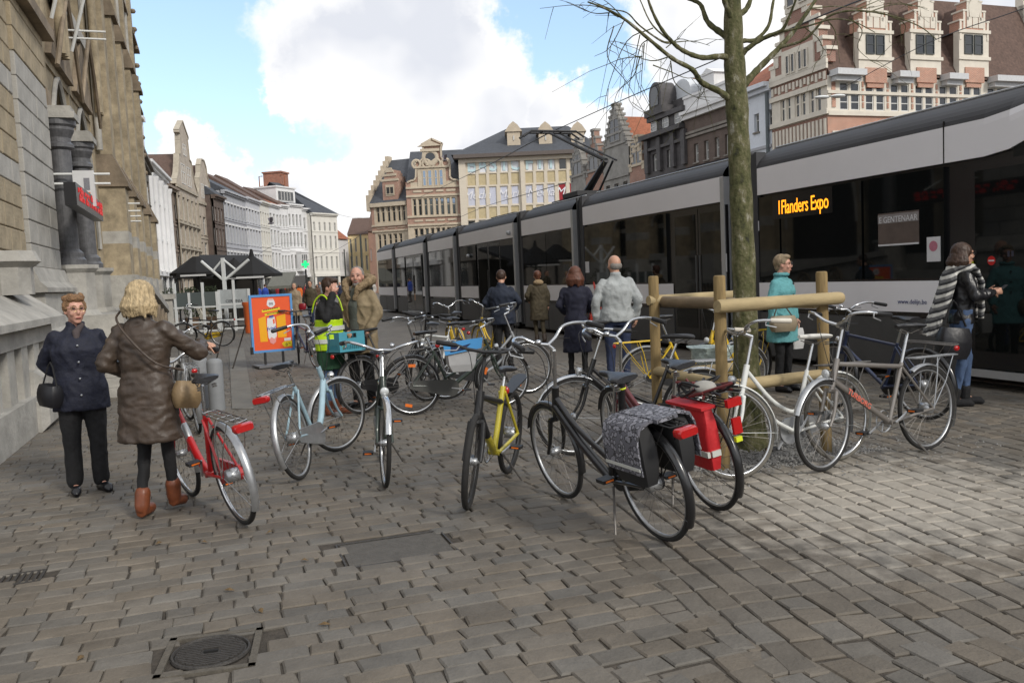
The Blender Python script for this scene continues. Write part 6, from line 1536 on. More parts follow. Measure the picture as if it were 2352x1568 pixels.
# 5 side-on dark bicycle with orange reflectors
bk5, _ = bicycle('dark green side-on bicycle with orange spoke reflectors and a long chain case', G(955,953), G(1155,934), cGrn, 'omafiets', lean=4, steer=3, reflect=mOrR, rack=mSteelD, mud=cBlk, chain=mat('chain_case', (.05,.05,.045), .5, var=.1), rim=mChr, wb=1.12, bar_h=1.0, seat_h=.95, spin=.9, bar='city')
# 6 silver lady's bicycle behind it
bk6, _ = bicycle("silver lady's bicycle with V shaped twin tubes behind the dark green one", G(1050,915), G(1192,905), cSil, 'lady', lean=3, steer=10, rack=mChr, mud=mAlu, rim=mChr, bar='swept', bar_h=1.1, spin=.3)
# 7 silver folding one behind, pointing left
bk7, _ = bicycle('white and silver bicycle with a white top tube behind the group, leaning left', G(1040,880), G(968,900), cWht, 'diamond', lean=5, steer=12, rack=False, mud=False, bar='flat', barcol=mBlkP, anchor='mid', bar_h=1.02, spin=.5)
bk8, _ = bicycle('black bicycle with dropped handlebar between the crate and the blue box', G(1010,930), G(958,880), cBlk, 'diamond', lean=-4, steer=-8, rack=False, mud=cBlk, bar='flat', barcol=mBlkP, wb=1.08)
# 9-11 yellow city bicycles far behind
bk9, _ = bicycle('yellow bicycle at the back of the central group, on the left of the pair', G(1075,855), G(1030,832), cYel, 'lady', lean=3, mud=cYel, rack=mSteelD, bar='swept', dt_r=.03)
bk10, _ = bicycle('yellow bicycle at the back of the central group, on the right of the pair', G(1165,845), G(1085,828), cYel, 'lady', lean=-3, mud=cYel, rack=cYel, bar='swept', dt_r=.03, skirt_guard=None)
# 12 yellow and black mountain bike
bk12, _ = bicycle('yellow and black mountain bike with a straight bar, fat tyres and a red rear light', G(1160,1094), G(1078,1168), cLim, 'mtb', lean=5, steer=10, R=.33, fat=.012, wb=1.04, mud=False, rack=False, bar='flat', barcol=mBlkP, chain=None, bell=False, seat_h=.86, bar_h=1.06, frontlight=False, taillight=False, tube_r=.022, rim=mBlkP, anchor='front', spin=1.0)
b = MB(); b.ball((0,0,0), (.02,.035,.035), 12, 8); b.v = [p+Vector((.21,0,.70)) for p in b.v]; b.build('rear_light', mRedL, bk12, True)
b = MB(); b.prism([(.18,-.045),(-.22,-.06),(-.30,-.03),(-.30,.03),(-.22,.06),(.18,.045)], .70, .712, axis='z'); b.v = [Vector((p.x-.02, p.y, p.z-(p.x*.18))) for p in b.v]; b.build('mudguard', mBlkP, bk12)
# 13 big black bicycle with the flowered bag
bk13, _ = bicycle('black town bicycle in the foreground carrying the flowered grey pannier', G(1522,1240), G(1282,1136), cBlk, 'omafiets', lean=10, steer=0, mud=cBlk, rack=mBlkP, bar='swept', taillight='big', rim=mAlu, wb=1.16, bar_h=1.12, seat_h=.97, anchor='rear', grips=mBlkP, frontlight=False, spin=.7, stand='side', tube_r=.019, dt_r=.026)
# 14 next to it, red bag
bk14, _ = bicycle('dark bicycle beside the black one, carrying the red pannier and a spring clip rack', G(1643,1170), G(1400,1070), cMar, 'omafiets', lean=9, steer=-4, mud=cBlk, rack=mBlkP, bar='swept', taillight=False, rim=mAlu, wb=1.18, bar_h=1.10, seat_h=.96, anchor='rear', spin=1.6, frontlight=True, tube_r=.018)
b = MB(); b.box(-.41,-.38,-.05,.05,.75,.80).build('rear_light', mRedL, bk14); MB().box(-.405,-.385,-.03,.03,.58,.68).build('rear_reflector', mRedL, bk14); MB().box(-.40,-.375,-.022,.022,.53,.56).build('yellow_reflector', mat('hi_yellow', (.65,.72,.02), .5, var=0), bk14)
bk15, _ = bicycle('third dark bicycle half hidden between the black one and the stakes', G(1480,1035), G(1322,1046), cBlk, 'omafiets', lean=2, steer=6, mud=mChr, rack=mChr, bar='city', wb=1.12, anchor='front', spin=.2, saddle=mSad)
# 16 white lady's bicycle
bk16, _ = bicycle("white lady's bicycle with white saddle and mudguards leaning at the stakes", G(1925,1058), G(1698,1100), cWht, 'lady', lean=-5, steer=-14, mud=mWhP, rack=mSteelD, bar='city', saddle=mat('white_saddle', (.66,.65,.60), .4, var=.05), chain=mAlu, rim=mChr, tyre=mTyG, grips=mat('cream_grip', (.60,.56,.48), .5, var=.05), wb=1.06, bar_h=1.07, seat_h=.99, frontlight=True, spin=.2, taillight=False, tube_r=.0165, dt_r=.0165)
# 17 silver man's bicycle
bk17, _ = bicycle("silver grey man's bicycle with orange letters on the down tube, far right", G(2147,1030), G(1880,1086), cGry, 'diamond', lean=-3, steer=8, mud=mAlu, rack=mAlu, bar='swept', chain=None, rim=mAlu, wb=1.20, bar_h=1.09, seat_h=1.02, frontlight=True, taillight=False, spin=.6, stand='side', tube_r=.018, dt_r=.024)
me = text_mesh('TURBORG', .062, .001, align='LEFT'); me.materials.append(mat('orange_letter', (.75,.16,.10), .5, var=0))
a_, b_ = Vector((1.075,0,.675)), Vector((.46,0,.285)); dx_ = (b_-a_).normalized(); zx_ = Vector((0,1,0)); yx_ = zx_.cross(dx_)
o = put('frame_lettering', me, bk17); o.matrix_basis = Matrix.Translation(a_.lerp(b_, .22)+zx_*.031-yx_*.025) @ Matrix((dx_, yx_, zx_)).transposed().to_4x4()
# 18 dark one behind the silver
bk18, _ = bicycle('navy bicycle mostly hidden behind the silver one, beside the right stake', G(2110,962), G(1935,935), cNav, 'diamond', lean=3, steer=-10, mud=cBlk, rack=mSteelD, bar='city', wb=1.1, spin=.2)
# yellow ones inside the stakes
bk19, _ = bicycle('yellow bicycle seen between the left stake and the nearest stake', G(1490,935), G(1640,925), cYel, 'lady', lean=0, steer=0, mud=mAlu, rack=cYel, bar='swept', seat_h=1.02, dt_r=.034, anchor='rear')
bk20, _ = bicycle('yellow bicycle with a plastic bag on its basket behind the nearest stake', G(1730,900), G(1620,925), cYel, 'low', lean=2, steer=8, mud=cBlk, rack=cYel, bar='swept', dt_r=.034)
# by the poster board and left background
bk21, _ = bicycle('dark blue bicycle parked close behind the orange poster board', G(728,845), G(688,835), cNav, 'diamond', lean=5, steer=-15, mud=cBlk, rack=mSteelD, bar='flat', barcol=mBlkP)
bk22, _ = bicycle('black and yellow bicycle standing alone in the left background', G(507,795), G(432,798), cBlk, 'diamond', lean=4, steer=15, mud=cBlk, rack=mBlkP, bar='swept', chain=cYel, spin=.5)
bk23, _ = bicycle('silver bicycle half hidden behind the red one and the stone bollards', G(462,1000), G(432,960), cSil, 'low', lean=3, steer=10, mud=mAlu, rack=mChr, bar='city')
# luggage on the bicycles (things of their own)
def on_bike(bk, M_loc, name, label, cat, geo):
    o = geo; o.matrix_basis = Matrix.LocRotScale(bk.location, bk.rotation_euler, (1,1,1)) @ M_loc; return o
mFlor = mat('floral_fabric', (.17,.17,.18), .7, var=0, scale=20)
def floral():
    nt = mFlor.node_tree; N, L = nt.nodes, nt.links; b = N['Principled BSDF']; tc = N.new('ShaderNodeTexCoord')
    v = N.new('ShaderNodeTexVoronoi'); v.inputs['Scale'].default_value = 34; L.new(tc.outputs['Object'], v.inputs[0])
    n = N.new('ShaderNodeTexNoise'); n.inputs['Scale'].default_value = 26; n.inputs['Detail'].default_value = 3; L.new(tc.outputs['Object'], n.inputs[0])
    a = N.new('ShaderNodeMath'); a.operation = 'MULTIPLY'; L.new(v.outputs['Distance'], a.inputs[0]); L.new(n.outputs['Fac'], a.inputs[1])
    rp = N.new('ShaderNodeValToRGB'); rp.color_ramp.interpolation = 'CONSTANT'; L.new(a.outputs[0], rp.inputs[0]); e = rp.color_ramp.elements; e[0].color = (.24,.24,.27,1); e[1].position = .2; e[1].color = (.03,.03,.035,1); k = e.new(.28); k.color = (.12,.12,.14,1)
    L.new(rp.outputs[0], b.inputs['Base Color'])
floral()
def soft_box(x0, x1, y0, y1, z0, z1, bulge=.02, n=5):
    b = MB(); rings = []
    for i in range(n+1):
        z = z0+(z1-z0)*i/n; k = 1 - .10*abs(2*i/n-1)**3; bg = bulge*math.sin(math.pi*min(1, max(0, i/n)))
        cx, cy, hx, hy = (x0+x1)/2, (y0+y1)/2, (x1-x0)/2*k+bg*.5, (y1-y0)/2*k+bg
        rings.append([(cx+hx*a, cy+hy*c, z) for a, c in ((-1,-.7),(-.85,-1),(0,-1.06),(.85,-1),(1,-.7),(1,.7),(.85,1),(0,1.06),(-.85,1),(-1,.7))])
    b.loft(rings); return b
RK = .755
bagt = bpy.data.objects.new('pannier_bag', None); SC.collection.objects.link(bagt); tag(bagt, 'double grey bag with dark flower print hanging over the black bicycle rack', 'bag')
bagt.location = bk13.location; bagt.rotation_euler = bk13.rotation_euler
for s_ in (-1, 1):
    y0, y1 = sorted((s_*.075, s_*.175)); soft_box(-.22, .09, y0, y1, .42, .755, .018).build('pouch', mat('bag_black', (.014,.014,.015), .7, var=.2), bagt, True)
    y0, y1 = sorted((s_*.06, s_*.222)); fl = MB(); 
    fl.loft([[(x_, s_*y_, z_) for (y_, z_) in ((.02,.775),(.11,.79),(.175,.765),(.202,.70),(.208,.57),(.202,.50),(.194,.50),(.198,.57),(.192,.69),(.165,.75),(.10,.775),(.02,.763))] for x_ in (-.24, -.19, .05, .11)])
    fo = fl.build('flap', mFlor, bagt, True); MB().box(-.235, .105, min(s_*.2035, s_*.212), max(s_*.2035, s_*.212), .53, .547).build('reflective_strip', mat('reflective', (.55,.56,.52), .4, var=0), fo)
MB().box(-.27, .10, -.07, .07, .768, .79).build('bridge', mFlor, bagt)
bagr = bpy.data.objects.new('pannier_bag', None); SC.collection.objects.link(bagr); tag(bagr, 'red double bag with a grey stripe hanging over the rack of the dark bicycle', 'bag')
bagr.location = bk14.location; bagr.rotation_euler = bk14.rotation_euler; mRedB2 = mat('red_fabric', (.50,.015,.02), .55, var=.12, scale=8, bump=.3, bscale=20)
MB().box(-.306, -.288, .08, .142, .45, .487).build('reflective_strip', mat('reflective', (.55,.56,.52), .4, var=0), bagr)
for s_ in (1,):
    y0, y1 = sorted((s_*.07, s_*.15)); o = soft_box(-.29, -.06, y0, y1, .36, .74, .012).build('pouch', mRedB2, bagr, True)
    MB().box(-.295, -.055, min(s_*.150, s_*.170), max(s_*.150, s_*.170), .45, .485).build('reflective_strip', mat('reflective', (.55,.56,.52), .4, var=0), o)
    MB().box(-.29, .12, min(s_*.05, s_*.16), max(s_*.05, s_*.16), .742, .76).build('flap', mRedB2, bagr)
basket = bpy.data.objects.new('wire_rack_load', None); SC.collection.objects.link(basket); tag(basket, 'tangle of dark red straps and pale cloth on the rack above the red bag', 'straps')
basket.location = bk14.location; basket.rotation_euler = bk14.rotation_euler
r = random.Random(4)
for k in range(9):
    a = [(r.uniform(-.34,.1), r.uniform(-.13,.13), .79+r.uniform(0,.10)) for _ in range(4)]; MB().tube(a, .009, 6, smooth=4).build('strap', mat('strap_maroon', (.12,.02,.02), .6, var=.2) if k % 2 else mBlkP, basket, True)
MB().ball((-.1,.0,.83), (.10,.08,.045), 14, 8).build('cloth', mat('pale_cloth', (.32,.31,.28), .8, var=.15, scale=9), basket, True)
# helmet-yellow band on a pump of the black bicycle
b = MB(); b.tube([(0,0,0),(.09,0,-.30)], .022, 8); pmp = b.build('bicycle_pump', mBlkP, None, True); tag(pmp, 'black pump with a neon yellow band strapped below the black saddle', 'pump')
pmp.matrix_basis = Matrix.LocRotScale(bk13.location, bk13.rotation_euler, (1,1,1)) @ Matrix.Translation((.22,-.06,.93)); MB().ring((.015,0,-.05), .022, .006, 'z', 14, 6).build('neon_band', mat('hi_yellow', (.65,.72,.02), .5, var=0), pmp, True)
# blue crate
mCr = mat('crate_blue', (.07,.30,.38), .45, var=.06); cr = MB(); X0,X1,Y0,Y1,Z0,Z1 = -.26,.12,-.19,.19,0,.25
tcr = bpy.data.objects.new('plastic_crate', None); SC.collection.objects.link(tcr); tag(tcr, 'turquoise blue plastic crate with hand holes strapped on a bicycle rack', 'crate')
tcr.matrix_basis = Matrix.LocRotScale(bk4.location, bk4.rotation_euler, (1,1,1)) @ Matrix.Translation((-.12,0,.775)) @ Matrix.Rotation(-.1, 4, 'Z') @ Matrix.Scale(.92, 4)
for (a, c, e, f) in ((X0,X1,Y0,Y0+.012),(X0,X1,Y1-.012,Y1),(X0,X0+.012,Y0+.012,Y1-.012),(X1-.012,X1,Y0+.012,Y1-.012)):
    w = MB(); horiz = (c-a) > (f-e); lo, hi = (a, c) if horiz else (e, f)
    def bx(l, h, z0, z1): w.box(l, h, e, f, z0, z1) if horiz else w.box(a, c, l, h, z0, z1)
    bx(lo, hi, 0, .03); bx(lo, hi, .23, .25); bx(lo, lo+.03, .03, .23); bx(hi-.03, hi, .03, .23); m_ = (lo+hi)/2; bx(lo+.03, m_-.07, .17, .23); bx(m_+.07, hi-.03, .17, .23); bx(lo+.03, hi-.03, .085, .17)
    k = lo+.03
    while k < hi-.03: bx(k, k+.012, .03, .085); k += .028
    w.build('side', mCr, tcr)
MB().box(X0+.012, X1-.012, Y0+.012, Y1-.012, 0, .01).build('base', mCr, tcr)
# blue-topped white carrier box in the middle
wb_ = bpy.data.objects.new('carrier_box', None); SC.collection.objects.link(wb_); tag(wb_, 'white wire-held box with a bright blue flap at the middle of the bicycle group', 'box')
p_ = G(1065, 955); wb_.location = (p_.x, p_.y, 0); wb_.rotation_euler = (0,0,.25)
b = MB(); b.loft([[(x_*k_, y_*k_*.6, z_) for x_, y_ in ((-1,-1),(1,-1),(1,1),(-1,1))] for z_, k_ in ((.52,.11),(.60,.15),(.83,.18))]); b.build('body', mat('box_white', (.42,.42,.42), .5, var=.1, scale=5), wb_)
b = MB(); b.prism([(-.2,.72),(.22,.78),(.24,.90),(-.22,.86)], -.125, -.118).build('flap', mat('flap_blue', (.07,.30,.62), .4, var=.05), wb_)
b = MB(); b.prism([(-.14,.75),(.02,.77),(.1,.84),(-.04,.81),(-.13,.83)], -.129, -.126).build('flap_print', mat('flap_navy', (.01,.03,.10), .4, var=0), wb_)
# crinkled plastic bag over a saddle or basket
b = MB(); r = random.Random(9); rings = []
for z_, k_ in ((0,.10),(.08,.16),(.15,.19),(.2,.2)): rings.append([((k_+r.uniform(-.025,.02))*math.cos(a*math.pi/8)*1.2, (k_+r.uniform(-.025,.02))*math.sin(a*math.pi/8), z_+r.uniform(-.01,.01)) for a in range(16)])
b.loft(rings); o = b.build('plastic_bag', mat('crinkled_plastic', (.42,.50,.47), .25, var=.3, scale=14, bump=.9, bscale=30), None); p_ = far_at(1636, 835, 8.6); o.location = (p_.x, p_.y, p_.z-.02); tag(o, 'crinkled transparent and green plastic bag under the weathered rail', 'plastic bag')
# ================================================================ PEOPLE
mSkin = mat('skin', (.52,.29,.20), .5, var=.10, scale=14); mSkinP = mat('skin_pink', (.56,.30,.22), .5, var=.12, scale=14); mLip = mat('lips', (.33,.09,.075), .5, var=0); mEye = mat('eye_dark', (.03,.022,.02), .3, var=0)
def V3(*a): return Vector(a)
def fuse(mb, name, m, parent, voxel=.012, fold=0.0, fscale=6.0, smooth_it=2, stretch=(1,1,.5), seed=0, mtx=None):
    me = bpy.data.meshes.new(name); me.from_pydata([tuple(p) for p in mb.v], [], mb.f)
    ob = bpy.data.objects.new('fuse', me); SC.collection.objects.link(ob)
    md = ob.modifiers.new('r', 'REMESH'); md.mode = 'VOXEL'; md.voxel_size = voxel; md.use_smooth_shade = True
    if smooth_it: ms = ob.modifiers.new('s', 'SMOOTH'); ms.iterations = smooth_it; ms.factor = .5
    dg = bpy.context.evaluated_depsgraph_get(); out = bpy.data.meshes.new_from_object(ob.evaluated_get(dg)); bpy.data.objects.remove(ob); bpy.data.meshes.remove(me)
    if fold:
        s_ = Vector((seed*3.1, seed*1.7, seed)); co = []
        for v in out.vertices:
            p = v.co; q = Vector((p.x*fscale*stretch[0], p.y*fscale*stretch[1], p.z*fscale*stretch[2]))+s_
            w = q + Vector((noise.noise(q*1.3), noise.noise(q*1.3+Vector((7,3,1))), noise.noise(q*1.1+Vector((1,9,4)))))*.9
            n_ = 1 - abs(noise.noise(w))*2.4; n2 = noise.noise(q*3.1)
            p2 = p + v.normal*(fold*(n_-.45) + fold*.25*n2); co.extend(p2)
        out.vertices.foreach_set('co', co)
    out.materials.clear(); out.materials.append(m); out.polygons.foreach_set('use_smooth', [True]*len(out.polygons)); out.update()
    out.name = name
    return put(name, out, parent)
def cap(b, p, q, r0, r1, n=10, flat=1.0):
    p, q = Vector(p), Vector(q); d = (q-p)
    if d.length < 1e-4: return b.ball(p, max(r0, r1), 10, 6)
    d.normalize(); P = [p-d*r0*.98, p-d*r0*.6, p, q, q+d*r1*.6, q+d*r1*.98]; R_ = [r0*.18, r0*.8, r0, r1, r1*.8, r1*.18]
    b.tube(P, R_, n, flat=flat); return b
def ell_loft(b, rings, n=20, p=2.3):
    out = []
    for (z, rx, ry, cx, cy) in rings:
        r_ = []
        for k in range(n):
            a = 2*math.pi*k/n; c, s_ = math.cos(a), math.sin(a)
            r_.append((cx + rx*math.copysign(abs(c)**(2/p), c), cy + ry*math.copysign(abs(s_)**(2/p), s_), z))
        out.append(r_)
    b.loft(out)
BASE = dict(pel=(0,0,.93), chest=(0,0,1.24), neck=(0,0,1.43), head=(.025,0,1.570),
  hipL=(0,.09,.90), kneeL=(.02,.10,.49), ankL=(-.01,.10,.085), toeL=(.14,.115,.03), hipR=(0,-.09,.90), kneeR=(.02,-.10,.49), ankR=(-.01,-.10,.085), toeR=(.14,-.115,.03),
  shL=(0,.160,1.358), elL=(-.03,.225,1.12), wrL=(.02,.225,.885), shR=(0,-.160,1.358), elR=(-.03,-.225,1.12), wrR=(.02,-.225,.885))
def person(label, loc, heading, H=1.70, pose=None, skin=None, voxel=.008, hair=None, hairm=None, top=None, coat=None, trous=None, shoes=None, turn=0, tilt=0, glasses=None, grip=None, stout=1.0, beard=None, group=None, hood=None, collar=None, female=True, cv=.013, boots=False, faceless=False, scarf=None, lean=0):
    k = H/1.70; J = {a: Vector(b)*k for a, b in BASE.items()}
    for a, b in (pose or {}).items(): J[a] = Vector(b)*k
    t = bpy.data.objects.new('person', None); SC.collection.objects.link(t); tag(t, label, 'person', group); t.location = loc; t.rotation_euler = (0, math.radians(lean), math.radians(heading)); t['_k'] = k
    skin = skin or mSkin
    HS = Matrix.Translation(J['head']) @ Matrix.Scale(1.01, 4) @ Matrix.Translation(-J['head'])
    HM = Matrix.Translation(J['neck']) @ Matrix.Rotation(math.radians(turn), 4, 'Z') @ Matrix.Rotation(math.radians(tilt), 4, 'Y') @ Matrix.Translation(-J['neck']) @ HS
    hc = J['head']; b = MB(); hb = MB()
    # head: skull, jaw, chin, nose, brow, ears
    hb.ball(hc+V3(-.008,0,.022)*k, (.094*k,.076*k,.096*k), 18, 12); hb.ball(hc+V3(.012,0,-.035)*k, (.074*k,.060*k,.078*k), 16, 10); hb.ball(hc+V3(.055,0,-.092)*k, (.026*k,.030*k,.022*k), 10, 8)
    hb.tube([hc+V3(.080,0,.018)*k, hc+V3(.100,0,-.020)*k, hc+V3(.092,0,-.036)*k], [.010*k,.0155*k,.012*k], 8)
    for s_ in (-1, 1):
        hb.ball(hc+V3(.078,s_*.030,.030)*k, (.014*k,.026*k,.009*k), 8, 6); hb.ball(hc+V3(.062,s_*.040,-.026)*k, (.024*k,.022*k,.022*k), 8, 6); hb.ball(hc+V3(-.005,s_*.077,-.008)*k, (.018*k,.010*k,.030*k), 8, 6)
    hb.ball(hc+V3(.078,0,-.062)*k, (.016*k,.026*k,.012*k), 8, 6)
    hb.v = [HM @ p for p in hb.v]; b.add(hb.v, hb.f)
    cap(b, J['neck']+V3(-.01,0,-.06)*k, HM @ (hc+V3(-.02,0,-.07)*k), .056*k, .053*k)
    # trunk and limbs
    ell_loft(b, [(J['pel'].z-.10*k, .075*k*stout, .11*k*stout, J['pel'].x, J['pel'].y), (J['pel'].z, .088*k*stout, .13*k*stout, J['pel'].x, J['pel'].y), ((J['pel'].z+J['chest'].z)/2, .09*k*stout, .125*k*stout, (J['pel'].x+J['chest'].x)/2, 0), (J['chest'].z+.03*k, .09*k*stout, .13*k*stout, J['chest'].x, J['chest'].y), (J['neck'].z-.05*k, .05*k, .095*k, J['neck'].x, J['neck'].y), (J['neck'].z-.01*k, .05*k, .05*k, J['neck'].x, J['neck'].y)], 16)
    q_ = k; k = k*(.74*min(1, trous[1].get('fat', 1)) if trous else 1)
    for S_ in 'LR':
        cap(b, J['hip'+S_], J['knee'+S_], .078*k, .052*k); cap(b, J['knee'+S_], J['knee'+S_].lerp(J['ank'+S_], .35), .050*k, .053*k); cap(b, J['knee'+S_].lerp(J['ank'+S_], .35), J['ank'+S_], .052*k, .034*k); cap(b, J['ank'+S_], J['toe'+S_], .036*k, .028*k)
    k = q_
    for S_ in 'LR':
        cap(b, J['sh'+S_]+V3(0,0,-.02)*k, J['el'+S_], .034*k, .030*k); cap(b, J['el'+S_], J['wr'+S_], .030*k, .024*k)
        # hand with five fingers
        w = J['wr'+S_]; d = (w-J['el'+S_]).normalized(); sgn = 1 if S_ == 'L' else -1
        hand_dir = (grip or {}).get(S_+'d'); hd_ = Vector(hand_dir).normalized() if hand_dir else d
        pn = (grip or {}).get(S_+'n'); pn = Vector(pn).normalized() if pn else (V3(0,-sgn,0) - hd_*hd_.dot(V3(0,-sgn,0))).normalized()   # palm faces inwards
        side = hd_.cross(pn).normalized(); curl = (grip or {}).get(S_, .35)
        pc = w + hd_*.05*k; cap(b, w+hd_*.012*k, w+hd_*.078*k, .026*k, .034*k, flat=.5); b.ball(pc, (.032*k,.032*k,.030*k), 8, 6)
        for f_ in range(4):
            o_ = side*((f_-1.5)*.019*k); L_ = (.034,.040,.038,.030)[f_]*k; p0 = w+hd_*.085*k+o_; a1 = curl*1.2; d1 = hd_*math.cos(a1*.6)+pn*math.sin(a1*.6); p1 = p0+d1*L_; a2 = a1*1.9; d2 = hd_*math.cos(a2)+pn*math.sin(a2); p2 = p1+d2*L_*.8
            cap(b, p0, p1, .0092*k, .0085*k, 6); cap(b, p1, p2, .0085*k, .0075*k, 6)
        th = w+hd_*.03*k+V3(0,0,0)+side*(-.028*k if True else 0); tdir = (hd_*.75-side*.55+pn*.35*(.5+curl)).normalized(); cap(b, th, th+tdir*.04*k, .0115*k, .0095*k, 6); cap(b, th+tdir*.04*k, th+tdir*.06*k+pn*.015*k*curl*2, .0092*k, .008*k, 6)
    fuse(b, 'body', skin, t, voxel, smooth_it=1)
    if not faceless:
        e = MB()
        for s_ in (-1, 1): e.ball(hc+V3(.083,s_*.030,.014)*k, (.007*k,.013*k,.0055*k), 8, 6)
        e.v = [HM @ p for p in e.v]; e.build('eyes', mEye, t, True, kind='stuff')
        e = MB(); e.ball(hc+V3(.093,0,-.062)*k, (.006*k,.022*k,.0065*k), 8, 6); e.v = [HM @ p for p in e.v]; e.build('mouth', mLip, t, True)
        if hairm:
            e = MB()
            for s_ in (-1, 1): e.tube([hc+V3(.089,s_*.014,.034)*k, hc+V3(.090,s_*.03,.040)*k, hc+V3(.078,s_*.047,.034)*k], .0035*k, 5)
            e.v = [HM @ p for p in e.v]; e.build('eyebrows', hairm, t, True, kind='stuff')
    if glasses:
        g = MB()
        for s_ in (-1, 1):
            g.ring(hc+V3(.104,s_*.032,.012)*k, .023*k, .0019*k, 'x', 16, 5); g.tube([hc+V3(.102,s_*.055,.016)*k, hc+V3(.0,s_*.082,.014)*k], .002*k, 5)
        g.tube([hc+V3(.106,-.01,.014)*k, hc+V3(.106,.01,.014)*k], .002*k, 5); g.v = [HM @ p for p in g.v]; g.build('glasses', glasses, t, True)
    if hair:
        h = MB(); rr = random.Random(int(H*1000))
        if hair in ('short', 'grey_short', 'fringe'):
            h.ball(hc+V3(-.024,0,.040)*k, (.098*k,.087*k,.096*k), 16, 10)
            h.ball(hc+V3(.03,0,.095)*k, (.06*k,.07*k,.035*k), 12, 8); h.ball(hc+V3(-.06,0,-.02)*k, (.045*k,.06*k,.06*k), 12, 8)
            if hair == 'fringe': 
                for q in range(9): h.ball(hc+V3(rr.uniform(-.08,.06), rr.uniform(-.07,.07), rr.uniform(.08,.12))*k, .030*k, 8, 6)
                for s_ in (-1, 1): h.ball(hc+V3(-.01,s_*.075,.03)*k, (.04*k,.02*k,.05*k), 8, 6)
        elif hair == 'crop': h.ball(hc+V3(-.026,0,.032)*k, (.092*k,.084*k,.096*k), 16, 10)
        elif hair == 'ring': h.ball(hc+V3(-.045,0,-.012)*k, (.062*k,.080*k,.055*k), 14, 8)
        elif hair == 'bob':
            h.ball(hc+V3(-.02,0,.035)*k, (.104*k,.094*k,.100*k), 18, 12); h.ball(hc+V3(-.045,0,-.04)*k, (.088*k,.102*k,.10*k), 18, 12)
            for q in range(26):
                a = math.pi*(.42+1.16*q/25); h.tube([hc+V3(.085*math.cos(a)-.025, .088*math.sin(a), .02)*k, hc+V3(.115*math.cos(a)-.03, .118*math.sin(a), -.05)*k, hc+V3((.10+rr.uniform(-.015,.02))*math.cos(a)-.03, .108*math.sin(a), -.125+rr.uniform(-.02,.02))*k], [.016*k,.016*k,.007*k], 6)
        elif hair == 'wavy':
            h.ball(hc+V3(-.02,0,.035)*k, (.102*k,.094*k,.096*k), 18, 12); h.ball(hc+V3(-.055,0,-.05)*k, (.075*k,.100*k,.11*k), 18, 12)
            for q in range(18):
                a = math.pi*(.45+1.1*q/17); h.tube([hc+V3(.08*math.cos(a)-.02, .085*math.sin(a), .02)*k, hc+V3(.11*math.cos(a)-.03, .115*math.sin(a), -.07)*k, hc+V3(.085*math.cos(a)-.04, .10*math.sin(a), -.15+rr.uniform(-.03,.02))*k], [.020*k,.026*k,.012*k], 6)
        h.v = [HM @ p for p in h.v]; fuse(h, 'hair', hairm, t, max(.008, voxel), fold=.006*k, fscale=34, stretch=(1,1,.35), smooth_it=1)
    if beard:
        h = MB(); h.ball(hc+V3(.052,0,-.090)*k, (.045*k,.050*k,.035*k), 12, 8); h.ball(hc+V3(.085,0,-.050)*k, (.014*k,.030*k,.008*k), 8, 6)
        h.v = [HM @ p for p in h.v]; fuse(h, 'beard', beard, t, .008, fold=.004, fscale=50)
    # ---- clothes
    def sleeve(bb, S_, ra=.064, re=.056, rw=.046, over=.0):
        cap(bb, J['sh'+S_]+V3(0,0,-.01)*k, J['el'+S_], ra*k, re*k); cap(bb, J['el'+S_], J['wr'+S_].lerp(J['el'+S_], .06-over), re*k, rw*k)
    if top:
        m, o = top[0], top[1]; c = MB(); st = stout*o.get('fat', 1); hz = o.get('hem', .80)*k; fl = o.get('flare', 0)*k
        px, cx_ = J['pel'].x, J['chest'].x; py, cy_ = J['pel'].y, J['chest'].y
        R_ = [(hz, (.125)*k*st+fl, .175*k*st+fl, px, py)]
        if hz < .6*k: R_ += [(.66*k, .13*k*st+fl*.6, .18*k*st+fl*.6, px, py)]
        R_ += [(J['pel'].z, .128*k*st+fl*.15, .176*k*st+fl*.15, px, py), (J['pel'].z+.13*k, .115*k*st, .152*k*st*o.get('waist', 1), (px+cx_)/2, (py+cy_)/2), (J['chest'].z, .130*k*st, .178*k*st, cx_+(.012*k if female else 0), cy_), (J['chest'].z+.085*k, .112*k*st, .176*k, cx_, cy_), (J['neck'].z-.045*k, .080*k, .128*k, J['neck'].x-.005, J['neck'].y), (J['neck'].z+.0*k, .065*k, .075*k, J['neck'].x-.01*k, J['neck'].y)]
        if o.get('collar', True): R_ += [(J['neck'].z+.045*k, .066*k, .072*k, J['neck'].x-.012*k, J['neck'].y)]
        ell_loft(c, R_); sr = o.get('sleeve', 1)
        for S_ in 'LR': sleeve(c, S_, .057*sr, .055*sr, .047*sr)
        fuse(c, o.get('name', 'jacket'), m, t, cv, fold=o.get('fold', .010)*k, fscale=o.get('fs', 7), stretch=o.get('stretch', (1,1,.8)), seed=int(H*77) % 13, smooth_it=2)
    if trous:
        m, o = trous; c = MB(); f_ = o.get('fat', 1)
        if not o.get('nohip'): ell_loft(c, [(J['pel'].z-.12*k, .10*k*stout, .15*k*stout, J['pel'].x, J['pel'].y), (J['pel'].z+.08*k, .112*k*stout, .158*k*stout, J['pel'].x, J['pel'].y)], 16)
        for S_ in 'LR':
            kk = J['knee'+S_]; an = J['ank'+S_]; cap(c, J['hip'+S_], kk, .092*k*f_*stout**.5, .066*k*f_); cap(c, kk, an+V3(0,0,.02*k) if not boots else kk.lerp(an, .9), .064*k*f_, .052*k*f_*o.get('cuff', 1))
        fuse(c, o.get('name', 'trousers'), m, t, cv, fold=.006*k, fscale=9, seed=3, smooth_it=2)
